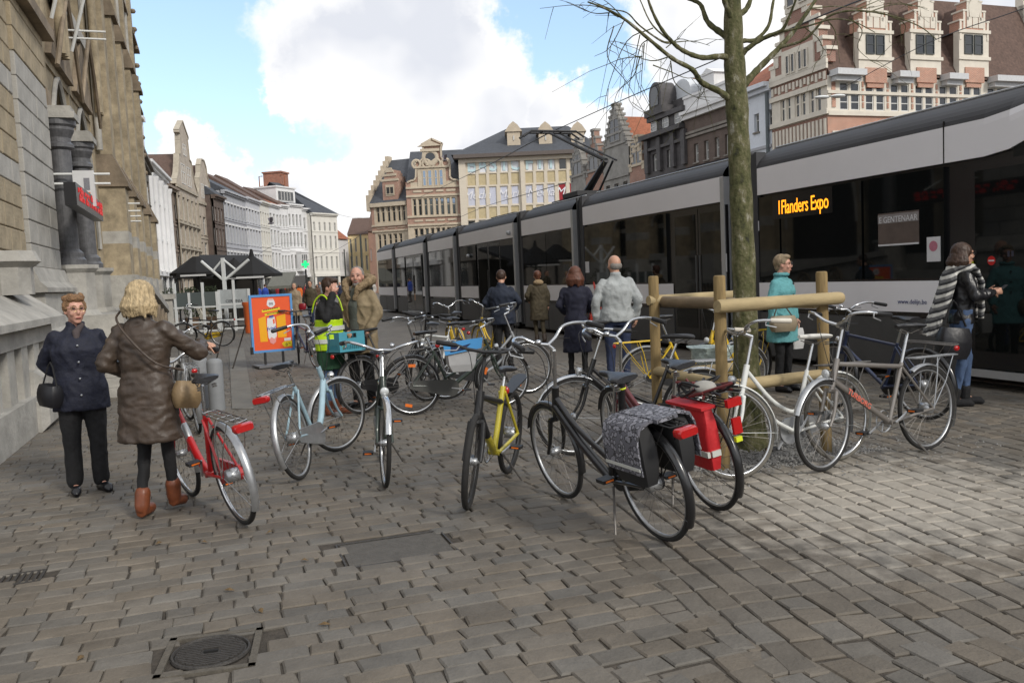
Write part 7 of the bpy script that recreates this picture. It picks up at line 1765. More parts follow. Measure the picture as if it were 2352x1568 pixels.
    if shoes:
        for S_ in 'LR':
            a, e = J['ank'+S_], J['toe'+S_]; c = MB(); dd = (e-a); back = a - Vector((dd.x, dd.y, 0)).normalized()*.035*k; zb = min(a.z-.045*k, e.z)
            heel = Vector((back.x, back.y, a.z-.052*k)); mid = a.lerp(e, .5); 
            c.tube([heel+V3(0,0,.0), Vector((mid.x, mid.y, (heel.z+e.z)/2+.006*k)), e+V3(0,0,.006*k), e+(e-mid).normalized()*.045*k], [.038*k,.044*k,.042*k,.018*k], 12)
            if boots: cap(c, a+V3(-.005,0,-.02)*k, J['knee'+S_].lerp(a, .80), .052*k, .056*k)
            else: cap(c, a+V3(-.01,0,-.015)*k, a+V3(-.008,0,.01)*k, .042*k, .044*k)
            fuse(c, 'shoe', shoes, t, .010, smooth_it=1)
    return t, J, HM
def at_person(t, p): return Matrix.LocRotScale(t.location, t.rotation_euler, (1,1,1)) @ Vector(p)
# fabrics
mNavy = mat('navy_quilt', (.007,.009,.022), .75, var=.25, scale=20, bump=.5, bscale=26); mBlkT = mat('black_cloth', (.009,.009,.010), .85, var=.3, scale=16, bump=.3); mBrL = mat('brown_leather', (.060,.042,.030), .5, var=.3, scale=9, bump=.3, bscale=22)
mBoot = mat('tan_boot', (.17,.05,.02), .4, var=.2, scale=20); mShoe = mat('black_shoe', (.008,.008,.01), .3, var=.1); mBlond = mat('blond_hair', (.46,.35,.20), .6, var=.45, scale=55, stretch=(1,1,.12), bump=1, bscale=70); mGing = mat('ginger_hair', (.22,.12,.055), .65, var=.45, scale=50, bump=1, bscale=70)
mJean = mat('blue_jeans', (.12,.19,.33), .85, var=.25, scale=12, bump=.2); mJeanD = mat('dark_jeans', (.02,.03,.07), .85, var=.25, scale=12, bump=.2); mBei2 = mat('parka_beige', (.27,.21,.125), .85, var=.2, scale=9, bump=.35, bscale=24); mFur = mat('fur_trim', (.33,.24,.14), .95, var=.4, scale=60, bump=1, bscale=90)
mHiv = mat('hi_vis', (.50,.74,.01), .55, var=.06, scale=10); mRefl = mat('reflective', (.55,.56,.52), .4, var=0); mDkG = mat('dark_green_cloth', (.012,.05,.022), .85, var=.2); mTeal = mat('teal_wool', (.12,.34,.36), .9, var=.12, scale=30, bump=.4, bscale=60); mGreyD_ = mat('grey_denim', (.36,.38,.38), .85, var=.14, scale=8, bump=.4, bscale=40)
mOli = mat('olive_coat', (.065,.052,.030), .85, var=.25, scale=12, bump=.3); mBrH = mat('brown_hair', (.045,.022,.012), .55, var=.4, scale=50, stretch=(1,1,.2)); mRedH = mat('auburn_hair', (.10,.035,.018), .55, var=.4, scale=40, stretch=(1,1,.2)); mGryH = mat('grey_hair', (.22,.20,.18), .7, var=.3, scale=60); mGryB = mat('greying_blond', (.24,.18,.11), .65, var=.35, scale=60, stretch=(1,1,.2))
mCreamW = mat('cream_knit', (.5,.48,.42), .9, var=.1, bump=.4); mGl = mat('glasses_dark', (.02,.02,.02), .3, var=0); mGl2 = mat('glasses_gold', (.35,.26,.12), .3, .6, var=0)
# ---- 1 older woman in navy
pt = G(205,1128)
P1, J1, _ = person('older woman with short ginger hair and glasses in a navy quilted jacket, facing us', (pt.x, pt.y, 0), -62, 1.585, dict(elL=(-.15,.26,1.13), wrL=(-.15,.10,.96), elR=(-.15,-.26,1.13), wrR=(-.15,-.10,.95), toeL=(.12,.15,.03), toeR=(.13,-.10,.03)), skin=mSkinP, voxel=.0075, hair='fringe', hairm=mGing, glasses=mGl2, stout=1.12, top=(mNavy, dict(hem=.72, fat=1.08, flare=.015, fold=.010, sleeve=1.12)), trous=(mBlkT, dict(fat=1.15, cuff=1.2)), shoes=mShoe, turn=14)
mb = MB(); soft = soft_box(-.10,.10,-.045,.045,0,.17,.01); o = soft.build('shoulder_bag', mat('bag_leather_black', (.01,.01,.013), .45, var=.1), None, True); q = at_person(P1, (.10,-.22,.73)); o.location = q; o.rotation_euler = (0,.1,math.radians(-30)); tag(o, 'small black shoulder bag hanging at the hip of the navy jacket', 'bag')
MB().tube([(-.09,0,.16),(-.02,.02,.34),(.09,0,.16)], .007, 6, smooth=3).build('strap', mBlkT, o)
sc_ = MB(); sc_.tube([J1['neck']+V3(.045,.05,.02), J1['neck']+V3(.085,.0,-.04), J1['neck']+V3(.10,.0,-.13)], [.02,.03,.02], 8); sc_.build('scarf', mat('grey_scarf', (.07,.055,.055), .9, var=.3), P1, True)
b = MB()
for z_ in (1.28,1.14,1.0,.86): b.ball((.165,.0,z_*.93), (.010,.010,.010), 8, 5)
b.build('snap_buttons', mChr, P1, kind='stuff')
# ---- 2 woman in brown leather coat, back view, pushing the bicycle
pt = G(360,1186); gp2 = Matrix.LocRotScale(bk_red.location, bk_red.rotation_euler, (1,1,1)) @ GRIPS[bk_red['label']][0]
def world_to(t_loc, hd, p): return Matrix.Rotation(-math.radians(hd), 4, 'Z') @ (Vector(p) - Vector(t_loc))
HD2 = 84; l2 = (pt.x, pt.y, 0); hand = world_to(l2, HD2, gp2)/ (1.665/1.70)
P2, J2, _ = person('woman with blond bob in a long brown leather coat and tan boots, seen from behind', l2, HD2, 1.665, dict(elR=(hand.x*.45-.02, -.33, 1.16), wrR=(hand.x-.045, hand.y+.055, hand.z+.045), elL=(-.06,.27,1.12), wrL=(.14,.16,1.02), kneeL=(.06,.085,.50), ankL=(-.03,.085,.10), toeL=(.10,.095,.04), kneeR=(.10,-.07,.52), ankR=(.16,-.06,.13), toeR=(.28,-.06,.05)), voxel=.0075, hair='bob', hairm=mBlond, grip={'R': 1.1, 'Rd': (.5,-.7,-.4), 'Rn': (.2,-.3,-.9)}, stout=1.08, top=(mBrL, dict(hem=.56, flare=.035, waist=.95, fold=.011, fs=8, stretch=(.7,.7,1.5), name='leather_coat', sleeve=1.1)), trous=(mBlkT, dict(fat=.76, name='leggings')), shoes=mBoot, boots=True, turn=-8)
c = MB(); c.ring(J2['neck']+V3(-.005,0,.045), .075, .022, 'z', 20, 8); c.build('collar', mCreamW, P2, True)
mBagT = mat('tan_bag', (.24,.165,.085), .5, var=.2, scale=12, bump=.2); bg = soft_box(-.09,.09,-.03,.03,-.12,.07,.025, 6).build('shoulder_bag', mBagT, None, True); q = at_person(P2, (.05,-.27,.88)); bg.location = q; bg.rotation_euler = (0,.15,math.radians(HD2-22)); tag(bg, 'tan leather shoulder bag hanging at the side of the brown coat', 'bag')
st = MB(); st.tube([Vector(p_) for p_ in ((.02,-.27,1.03),(-.14,-.16,1.10),(-.165,0,1.27),(-.12,.11,1.40),(-.02,.14,1.455))], .008, 6, smooth=4); o = st.build('bag_strap', mBrL, None, True); o.location = P2.location; o.rotation_euler = P2.rotation_euler; tag(o, 'thin diagonal leather strap crossing the back of the brown coat', 'strap')
# ---- 3 woman in hi-vis vest wiping her nose
pt = G(768,952); l3 = (pt.x, pt.y, 0)
P3, J3, _ = person('woman in neon yellow vest over a dark coat holding a tissue to her nose', l3, -20, 1.66, dict(elR=(.12,-.24,1.20), wrR=(.13,-.07,1.50), elL=(.02,.24,1.13), wrL=(.16,.15,1.02), kneeL=(.03,.08,.5), kneeR=(.0,-.08,.5), head=(.035,0,1.575)), skin=mSkinP, voxel=.009, hair='short', hairm=mBrH, grip={'R': .6, 'Rd': (.0,.25,1), 'Rn': (-.4,.9,.1)}, top=(mBlkT, dict(hem=.80, fat=1.1, fold=.01)), trous=(mJean, dict(fat=.86)), shoes=mBoot, boots=True, turn=0, tilt=8)
v = MB(); ell_loft(v, [(.79,.148,.200,0,0),(.93,.152,.205,0,0),(1.06,.142,.188,0,0),(1.16,.150,.192,0,0)]); fuse(v, 'vest', mHiv, P3, .012, fold=.006, fscale=8)
for z_ in (.88, 1.03): b = MB(); ell_loft(b, [(z_,.166,.218,0,0),(z_+.05,.160,.214,0,0)]); b.build('reflective_band', mRefl, P3, True)
for s_ in (-1, 1): MB().tube([(.13,s_*.12,1.25),(.08,s_*.125,1.40),(.0,s_*.125,1.455),(-.10,s_*.12,1.38),(-.15,s_*.11,1.25)], .009, 6, smooth=3).build('shoulder_strap', mHiv, P3, True)
a = MB(); ell_loft(a, [(.56,.15,.19,0,0),(.70,.146,.186,0,0),(.80,.142,.182,0,0)]); fuse(a, 'apron', mDkG, P3, .013, fold=.008, fscale=7)
b = MB(); b.ball((0,0,0), (.03,.022,.03), 8, 6); o = b.build('tissue', mat('tissue_white', (.7,.7,.7), .9, var=.05, bump=.4), None, True); o.location = at_person(P3, (.125,-.01,1.545)); tag(o, 'small white tissue held to the nose of the woman in the vest', 'tissue')
# ---- 4 bearded man in beige parka
pt = G(838,935); l4 = (pt.x, pt.y, 0)
P4, J4, _ = person('bearded man with cropped grey hair in an open beige parka with fur hood', l4, -112, 1.79, dict(elL=(.0,.26,1.14), wrL=(.10,.18,.94), elR=(.03,-.25,1.13), wrR=(.18,-.14,1.0)), skin=mSkinP, voxel=.009, hair='crop', hairm=mGryH, beard=mGryH, female=False, top=(mBei2, dict(hem=.66, fat=1.22, fold=.014, fs=6, sleeve=1.2, name='parka')), trous=(mBlkT, dict(fat=1.05)), shoes=mShoe, turn=22)
b = MB(); k4 = 1.79/1.7; ell_loft(b, [(.68,.060,.065,.115,0),(.93,.060,.07,.112,0),(1.08,.055,.07,.100,0),(1.24,.060,.07,.115,0),(1.36,.05,.06,.085,0),(1.45,.04,.05,.045,0)]); b.v = [Vector((p.x*k4, p.y*k4, p.z*k4)) for p in b.v]; fuse(b, 'sweater', mat('grey_green_sweater', (.09,.10,.085), .95, var=.2, bump=.5), P4, .012, fold=.003)
b = MB()
for s_ in (-1, 1): b.tube([(.15*k4,s_*.04,1.30*k4),(.13*k4,s_*.09,1.43*k4),(.02*k4,s_*.155,1.50*k4),(-.10*k4,s_*.15,1.53*k4),(-.17*k4,0,1.56*k4)], [.03,.045,.06,.06,.055], 8, smooth=3)
b.ball((-.12*k4,0,1.47*k4), (.09,.13,.08), 12, 8); fuse(b, 'fur_hood', mFur, P4, .012, fold=.014, fscale=30, stretch=(1,1,1))
o = soft_box(-.14,.14,-.07,.07,0,.26,.02).build('rucksack', mBlkT, None, True); o.location = at_person(P4, (.27,.08,.74)); o.rotation_euler = (.2,0,-.3); tag(o, 'black bag held between the bearded man and the woman in the vest', 'bag')
# ---- 5 navy man, 6 olive coat walking, 7 navy coat with red bag, 8 grey jacket
pt = G(1160,846); P5, *_ = person('man in navy hooded jacket standing before the tram with his back to us', (pt.x, pt.y, 0), 84, 1.70, dict(elL=(-.02,.29,1.14), wrL=(.12,.20,1.0), elR=(-.02,-.29,1.14), wrR=(.12,-.20,1.0)), voxel=.012, hair='crop', hairm=mBrH, female=False, faceless=True, stout=1.1, top=(mat('navy_cloth', (.010,.016,.032), .8, var=.2), dict(hem=.76, fat=1.15, fold=.012)), trous=(mBlkT, dict(fat=1.1)), shoes=mShoe, cv=.016, tilt=12)
pt = G(1241,790); P6, *_ = person('woman in an olive hooded coat walking away along the tram', (pt.x, pt.y, 0), 100, 1.67, dict(elL=(.0,.27,1.14), wrL=(.14,.2,1.02), kneeL=(.10,.07,.50), ankL=(-.02,.07,.10), toeL=(.1,.07,.03), kneeR=(-.03,-.07,.50), ankR=(-.22,-.06,.14), toeR=(-.10,-.06,.04)), voxel=.013, hair='short', hairm=mRedH, faceless=True, top=(mOli, dict(hem=.55, fat=1.12, flare=.02, fold=.013, name='coat')), trous=(mOli, dict(fat=.85)), shoes=mBrL, boots=True, cv=.018)
P6h = MB(); P6h.ball((-.07,0,1.40), (.09,.12,.07), 12, 8); fuse(P6h, 'hood', mFur, P6, .014, fold=.008, fscale=20)
pt = G(1330,878); P7, J7, _ = person('woman with auburn hair in a long navy coat watching the tram', (pt.x, pt.y, 0), 80, 1.68, dict(elL=(-.02,.25,1.14), wrL=(.12,.18,1.02), elR=(-.0,-.25,1.14), wrR=(.14,-.16,1.04)), voxel=.012, hair='wavy', hairm=mRedH, faceless=True, top=(mat('navy_wool', (.012,.013,.028), .85, var=.2), dict(hem=.45, flare=.04, waist=.95, fold=.012, name='coat')), trous=(mBlkT, dict(fat=.8)), shoes=mBlkT, boots=True, cv=.015)
mRB = mat('red_leather', (.28,.025,.015), .35, var=.2, scale=12); b = MB(); b.loft([[(x_*w_, y_*.055, z_) for x_, y_ in ((-1,-.8),(0,-1.1),(1,-.8),(1,.8),(0,1.1),(-1,.8))] for z_, w_ in ((0,.17),(.08,.18),(.17,.13),(.21,.08))]); o = b.build('handbag', mRB, None, True); o.location = at_person(P7, (.02,-.34,.86)); o.rotation_euler = (0,.25,math.radians(10)); tag(o, 'glossy red leather handbag hanging from the arm of the navy coat', 'handbag')
MB().tube([(-.06,0,.2),(-.16,.05,.42),(-.20,.08,.55),(-.13,.05,.42),(.05,0,.2)], .009, 6, smooth=3).build('handle', mRB, o, True)
pt = G(1423,893); P8, *_ = person('balding man in a light grey denim jacket and jeans facing the tram', (pt.x, pt.y, 0), 92, 1.80, dict(elL=(-.04,.27,1.13), wrL=(.03,.26,.90), elR=(-.04,-.27,1.13), wrR=(.05,-.25,.90), kneeL=(.02,.09,.49)), voxel=.011, hair='ring', hairm=mGryH, faceless=True, female=False, stout=1.05, top=(mGreyD_, dict(hem=.86, fat=1.13, fold=.012, fs=6, sleeve=1.12, name='denim_jacket')), trous=(mJeanD, dict(fat=.98)), shoes=mShoe, cv=.014, turn=18)
# ---- 9 teal coat
pt = G(1800,897); P9, J9, _ = person('woman with short greying hair and glasses in a teal wool coat', (pt.x, pt.y, 0), -48, 1.69, dict(elL=(.0,.24,1.13), wrL=(.06,.22,.90), elR=(.0,-.24,1.13), wrR=(.03,-.25,.90)), skin=mSkinP, voxel=.009, hair='short', hairm=mGryB, glasses=mGl, stout=1.04, top=(mTeal, dict(hem=.62, fat=1.08, flare=.03, fold=.010, fs=6, name='coat')), trous=(mBlkT, dict(fat=.9)), shoes=mShoe, turn=22)
b = MB()
for z_ in (1.33,1.19,1.05): b.ball((.150,.02,z_), (.012,.014,.014), 8, 5)
b.build('buttons', mBlkP, P9, kind='stuff'); b = MB(); b.ring((.0,0,1.445), .075, .024, 'z', 20, 8); b.build('collar', mTeal, P9, True)
o = soft_box(-.15,.15,-.05,.05,0,.19,.02).build('handbag', mat('beige_bag', (.27,.22,.15), .5, var=.15), None, True); o.location = at_person(P9, (.14,-.22,.76)); o.rotation_euler = (0,0,math.radians(10)); tag(o, 'beige handbag carried in front of the teal coat below the rail', 'handbag')
MB().tube([(-.12,0,.18),(-.03,0,.36),(.12,0,.18)], .008, 6, smooth=3).build('handle', mBrL, o, True)
o = soft_box(-.09,.09,-.04,.04,0,.26,.01).build('paper_bag', mat('paper_white', (.62,.62,.61), .7, var=.05), None); o.location = at_person(P9, (.02,.30,.50)); o.rotation_euler = (0,0,.4); tag(o, 'white paper carrier bag hanging from the hand beside the right stake', 'bag')
# ---- 10 striped scarf, phone
pt = G(2208,930); HD10 = -8
P10, J10, _ = person('dark haired woman with striped scarf and leather jacket holding a phone', (pt.x, pt.y, 0), HD10, 1.715, dict(elR=(.06,-.24,1.14), wrR=(.27,-.10,1.17), elL=(.08,.22,1.15), wrL=(.27,.05,1.17), ankL=(.06,.07,.085), toeL=(.21,.07,.03), kneeL=(.09,.08,.5), ankR=(-.10,-.08,.085), toeR=(.05,-.09,.03), kneeR=(-.01,-.085,.5), chest=(.01,0,1.24)), skin=mSkin, voxel=.0085, hair='wavy', hairm=mBrH, glasses=mGl, grip={'R': .6, 'Rd': (1,.3,.15), 'L': .6, 'Ld': (1,-.2,.15)}, top=(mat('black_leather', (.014,.014,.016), .35, var=.2, bump=.2), dict(hem=.86, fold=.010, fat=.93)), trous=(mat('mid_jeans', (.06,.10,.19), .85, var=.25, scale=12, bump=.2), dict(fat=.86)), shoes=mBlkT, boots=True, turn=3)
o = MB().box(-.035,.035,-.004,.004,-.07,.07).build('phone', mBlkP, None); o.location = at_person(P10, (.38,-.03,1.21)); o.rotation_euler = (.9,0,math.radians(HD10+90)); tag(o, 'dark mobile phone held in both hands by the woman in the scarf', 'phone')
mStr = mat('striped_knit', (.5,.5,.5), .9, var=0)
def stripes():
    nt = mStr.node_tree; N, L = nt.nodes, nt.links; b = N['Principled BSDF']; tc = N.new('ShaderNodeTexCoord'); s_ = N.new('ShaderNodeSeparateXYZ'); L.new(tc.outputs['Object'], s_.inputs[0])
    m1 = N.new('ShaderNodeMath'); m1.operation = 'MULTIPLY_ADD'; L.new(s_.outputs[0], m1.inputs[0]); m1.inputs[1].default_value = -.45; L.new(s_.outputs[2], m1.inputs[2])
    m2 = N.new('ShaderNodeMath'); m2.operation = 'MULTIPLY'; L.new(m1.outputs[0], m2.inputs[0]); m2.inputs[1].default_value = 12.0
    m3 = N.new('ShaderNodeMath'); m3.operation = 'FRACT'; L.new(m2.outputs[0], m3.inputs[0])
    rp = N.new('ShaderNodeValToRGB'); rp.color_ramp.interpolation = 'CONSTANT'; L.new(m3.outputs[0], rp.inputs[0]); e = rp.color_ramp.elements; e[0].color = (.55,.54,.50,1); e[1].position = .36; e[1].color = (.035,.035,.038,1); k_ = e.new(.66); k_.color = (.13,.13,.13,1)
    L.new(rp.outputs[0], b.inputs['Base Color'])
stripes()
s = MB(); s.ring(J10['neck']+V3(.0,0,.0), .10, .045, 'z', 20, 8)
s.loft([[(x_*.92+.02*math.sin(q), y_*w_*.9, z_) for q, (x_, y_, z_) in enumerate(((xc-.02,-.17,zc),(xc+.02,-.20,zc),(xc+.05,-.10,zc+.02),(xc+.03,.08,zc+.03),(xc-.03,.12,zc+.03),(xc-.05,-.04,zc+.02)))] for xc, zc, w_ in ((-.05,1.45,.6),(-.12,1.38,.85),(-.17,1.22,.95),(-.23,1.05,.9),(-.30,.88,.85),(-.36,.74,.7))])
for y_ in (-.09, .07): s.loft([[(x_, y_+dy, z_) for x_, dy in ((xc,-.06),(xc+.03,-.06),(xc+.03,.06),(xc,.06))] for xc, z_ in ((.10,1.44),(.15,1.30),(.155,1.10),(.14,.92))])
fuse(s, 'scarf', mStr, P10, .011, fold=.012, fscale=9)
o = soft_box(-.15,.15,-.06,.06,0,.32,.03).build('shoulder_bag', mat('bag_black_soft', (.013,.013,.016), .45, var=.2, bump=.4, bscale=12), None, True); o.location = at_person(P10, (-.16,-.20,.52)); o.rotation_euler = (0,.1,.1); tag(o, 'big soft black bag hanging behind the woman in the striped scarf', 'bag')
MB().tube([(-.12,0,.34),(-.03,.02,.60),(.12,0,.34)], .011, 6, smooth=3).build('strap', mBlkT, o, True)
# ---- 11, 12 strollers, 13 bench sitter, 14 blue back
pt = G(718,748); P11, *_ = person('man with sunglasses in an olive parka walking towards us down the square', (pt.x, pt.y, 0), -95, 1.74, dict(kneeL=(.10,.08,.5), ankL=(.12,.08,.1), kneeR=(.0,-.08,.48), ankR=(-.14,-.08,.12), toeL=(.26,.08,.04), toeR=(-.01,-.09,.03)), voxel=.016, hair='crop', hairm=mBrH, female=False, faceless=False, top=(mOli, dict(hem=.74, fat=1.15)), trous=(mJeanD, dict(fat=.9)), shoes=mShoe, cv=.022, glasses=mGl)
pt = G(682,752); P12, *_ = person('person in a long camel coat holding a red bag, half hidden by the poster board', (pt.x, pt.y, 0), -100, 1.68, dict(), voxel=.016, hair='crop', hairm=mGryB, top=(mat('camel_coat', (.28,.22,.15), .9, var=.15), dict(hem=.45, flare=.04, fat=1.08, name='coat')), trous=(mBlkT, dict(fat=.8)), shoes=mShoe, cv=.022)
o = soft_box(-.12,.12,-.05,.05,0,.24,.02).build('handbag', mat('crimson_bag', (.25,.01,.02), .4, var=.1), None, True); o.location = at_person(P12, (.05,.3,.66)); tag(o, 'small crimson handbag beside the long camel coat', 'handbag')
pt = G(520,728); HB = -12
P13, *_ = person('dark haired person in white top sitting sideways on the stone bench', (pt.x-.45, pt.y+.0, 0), HB, 1.66, dict(pel=(0,0,.52), chest=(.04,0,.85), neck=(.06,0,1.05), head=(.10,0,1.20), hipL=(.02,.09,.52), hipR=(.02,-.09,.52), kneeL=(.44,.10,.52), kneeR=(.44,-.10,.52), ankL=(.44,.10,.1), ankR=(.50,-.10,.1), toeL=(.58,.11,.04), toeR=(.64,-.11,.04), shL=(.04,.165,1.0), shR=(.04,-.165,1.0), elL=(.12,.22,.76), elR=(.12,-.22,.76), wrL=(.36,.12,.68), wrR=(.36,-.12,.68)), voxel=.016, hair='wavy', hairm=mBrH, faceless=True, trous=(mBlkT, dict(fat=1)), shoes=mShoe)
c = MB(); ell_loft(c, [(.44,.13,.18,.0,0),(.66,.12,.15,.02,0),(.88,.13,.175,.04,0),(1.0,.08,.14,.05,0),(1.03,.05,.06,.05,0)]); 
for y_ in (-1, 1): cap(c, (.04,y_*.165,.98), (.12,y_*.22,.76), .06, .05); cap(c, (.12,y_*.22,.76), (.34,y_*.12,.68), .05, .04)
fuse(c, 'top', mat('white_top', (.62,.60,.56), .9, var=.06), P13, .016, fold=.008)
# ---- crowd further back: one person each, sharing a few bodies
CROWD = []
base_defs = [('m', mat('c_black', (.02,.02,.022), .8), mBrH), ('f', mat('c_red', (.35,.02,.02), .8), mBrH)]
protoM, *_ = person('man in dark jacket in the far crowd, leftmost', (0,0,0), -95, 1.75, dict(kneeL=(.08,.08,.5), ankL=(.10,.08,.1), ankR=(-.12,-.08,.12)), voxel=.03, hair='crop', hairm=mBrH, female=False, faceless=True, top=(base_defs[0][1], dict(hem=.76, fat=1.12, fold=0)), trous=(mBlkT, dict(fat=1)), shoes=mShoe, cv=.03)
protoF, *_ = person('woman in red coat in the far crowd, leftmost', (0,0,0), 85, 1.66, dict(kneeL=(.08,.08,.5), ankL=(.10,.08,.1), ankR=(-.12,-.08,.12)), voxel=.03, hair='wavy', hairm=mBrH, faceless=True, top=(base_defs[1][1], dict(hem=.60, flare=.03, fat=1.05, fold=0, name='coat')), trous=(mBlkT, dict(fat=.85)), shoes=mShoe, cv=.03)
bpy.context.view_layer.update()
cols_c = [('navy', (.015,.02,.05)), ('black', (.015,.015,.016)), ('bright red', (.60,.03,.015)), ('dark red', (.25,.015,.02)), ('orange', (.60,.13,.02)), ('grey', (.16,.16,.17)), ('brown', (.09,.05,.03)), ('royal blue', (.02,.06,.35)), ('pale', (.4,.38,.35)), ('olive', (.07,.07,.035))]
spots = [(596,700,7,'M','turned away, just above the left edge of the poster board'),(612,712,7,'M','right above the poster board, head hidden in a hood'),(628,703,1,'F','above the poster board, behind the blue jacket'),(640,700,3,'F','in front of the dark parasol terrace'),(650,702,1,'M','with bare head, left of the camel coat'),(658,694,2,'F','far off among the crowd, brightest of all'),(665,700,6,'M','behind the camel coat'),(672,692,4,'M','behind the camel coat, tallest there'),(690,700,4,'F','right of the camel coat'),(697,694,3,'M','between camel coat and man with sunglasses'),(704,692,0,'F','close left of the man with sunglasses'),(731,702,6,'F','right of the man with sunglasses'),(738,697,5,'M','behind the woman in the vest, left shoulder side'),(745,694,1,'F','just behind the neon vest'),(783,700,0,'M','seen between the vest woman and the bearded man'),(790,696,1,'F','left of the bearded head'),(850,703,1,'M','right of the beige parka, before the yellow house'),(858,699,8,'F','between the parka and the tram end'),(566,706,1,'M','in the shade under the terrace parasol'),(548,702,6,'F','standing behind the glass windscreens'),(500,704,3,'F','behind the white fence at the terrace'),(470,704,0,'M','under the black awnings on the left'),(585,699,5,'F','beside the black parasol pole'),(634,693,9,'M','beyond the blue jacket, farther away')]
r = random.Random(12); used = {'M': False, 'F': False}; CM = {}
for (x, y, ci, kd, where) in spots:
    p = G(x, y); src = protoM if kd == 'M' else protoF; nm, col = cols_c[ci]
    hd = r.choice((-95, -80, 85, 100, 70, -110))
    if used[kd]:
        c = src.copy(); SC.collection.objects.link(c)
        for ch in src.children:
            q = ch.copy(); SC.collection.objects.link(q); q.parent = c
    else: c = src; used[kd] = True
    c.location = (p.x, p.y, 0); c.rotation_euler = (0,0,math.radians(hd)); s_ = r.uniform(.96, 1.05); c.scale = (s_, s_, s_)
    key = 'crowd_' + nm.replace(' ', '_')
    m_ = mat(key, col, .8, var=.15)
    CROWD.append((c, m_)); c['label'] = ('%s in %s jacket, %s' % ('man' if kd == 'M' else 'woman', nm, where)); c['group'] = 'people in the far crowd'
bpy.context.view_layer.update()
for c, m_ in CROWD:
    for ch in c.children:
        if ch.name.split('.')[0] in ('jacket', 'coat'):
            ch.material_slots[0].link = 'OBJECT'; ch.material_slots[0].material = m_
# ================================================================ STREET FURNITURE AND SIGNS
# poster board
pl, pr = G(590, 846), G(672, 838)
mid = (pl+pr)/2; bt = thing('poster_board', 'orange advertising A-board with a blue frame and a milk drink poster', 'sign', (mid.x, mid.y, 0), math.atan2((pr-pl).y, (pr-pl).x))
dist = mid.y; a0, a1 = far_at(580, 812, dist), far_at(679, 806, dist); b0_, b1_ = far_at(576, 678, dist), far_at(674, 673, dist)
wB = (a1-a0).length; z0_, z1_ = a0.z+.02, b0_.z; hw = wB/2
mFrB = mat('frame_blue', (.10,.29,.60), .4, var=.05); mOr = mat('poster_orange_red', (.80,.105,.025), .45, var=.04); mYe = mat('poster_yellow', (.78,.60,.02), .45, var=.04); mOY = mat('poster_amber', (.85,.40,.01), .45, var=.04); mPW = mat('poster_paper_white', (.72,.72,.74), .45, var=.03); mPB = mat('poster_blue', (.03,.06,.35), .45, var=0)
panel = MB(); panel.box(-hw+.03, hw-.03, -.005, .02, z0_+.03, z1_-.03); panel.build('poster', mOr, bt)
f = MB(); f.box(-hw, hw, -.02, .03, z0_-.0, z0_+.045).box(-hw, hw, -.02, .03, z1_-.045, z1_).box(-hw, -hw+.045, -.02, .03, z0_+.045, z1_-.045).box(hw-.045, hw, -.02, .03, z0_+.045, z1_-.045); f.build('frame', mFrB, bt)
hB = z1_-z0_
def PX(fx): return -hw+.045+(wB-.09)*fx
def PZ(fz): return z1_-.045-(hB-.09)*fz
def flat(name, pts, m, y=-.0065, dy=.0012): return MB().prism([(PX(a), PZ(b)) for a, b in pts][::-1], y-dy, y).build(name, m, bt)
flat('shield', [(.42,.06),(.58,.06),(.60,.10),(.61,.15),(.56,.19),(.5,.205),(.44,.19),(.39,.15),(.40,.10)], mPW); flat('shield_top', [(.43,.035),(.57,.035),(.575,.05),(.425,.05)], mat('poster_pale', (.75,.55,.5), .45, var=0))
flat('banner', [(.25,.245),(.72,.205),(.73,.25),(.26,.29)], mYe); flat('banner', [(.32,.315),(.69,.28),(.70,.325),(.33,.36)], mYe)
flat('carton', [(.15,.40),(.34,.36),(.36,.84),(.17,.84)], mOY); flat('carton', [(.62,.38),(.86,.34),(.86,.78),(.63,.78)], mOY)
flat('bottle', [(.38,.40),(.57,.38),(.59,.50),(.60,.74),(.56,.84),(.42,.85),(.38,.76),(.365,.52)], mPW, -.008); flat('bottle_cap', [(.43,.365),(.55,.35),(.55,.40),(.43,.42)], mPB, -.008)
flat('drop', [(.52,.43),(.565,.42),(.57,.50),(.53,.52)], mOr, -.0095); flat('splash', [(.40,.80),(.46,.76),(.53,.80),(.58,.76),(.57,.86),(.5,.90),(.42,.87)], mat('poster_pink', (.75,.30,.28), .45, var=0), -.0095)
flat('price_tag', [(.72,.90),(.78,.865),(.99,.86),(.99,.965),(.78,.97)], mYe); flat('price_note', [(.79,.80),(.97,.795),(.97,.85),(.79,.855)], mPW)
def word(s_, fx, fz, size, m, y=-.0098, rot=0, sx=1, bold=0, name='lettering', shear=0):
    me = text_mesh(s_, size, .0006, bold=bold, shear=shear); me.materials.append(m); o = put(name, me, bt, (PX(fx), y, PZ(fz)), (math.pi/2, rot, 0), scale=(sx,1,1)); return o
mInk = mat('print_ink', (.02,.02,.03), .5, var=0)
word('99', .5, .165, .085, mInk); word('Fristi', .485, .63, .10, mPB, y=-.0112, rot=-.15, bold=.002, sx=.95); word('0', .845, .952, .085, mInk); word('99', .92, .92, .045, mInk)
word('NIET NADENKEN', .49, .262, .032, mInk, rot=-.075, sx=.8) if False else None
for (fx0, fx1, fz, sl) in ((.29,.69,.247,-.036), (.38,.66,.325,-.03)):   # fine print lines, too small to read
    for q in range(7):
        a = fx0+(fx1-fx0)*q/7; flat('fine_print', [(a,fz-.007+sl*q/7),(a+(fx1-fx0)/9,fz-.007+sl*(q+.8)/7),(a+(fx1-fx0)/9,fz+.009+sl*(q+.8)/7),(a,fz+.009+sl*q/7)], mInk, -.0079, .0005)
for x_ in (-hw*.42, hw*.42): MB().box(x_-.022, x_+.022, -.012, .012, .06, z0_).build('leg', mBlkP, bt)
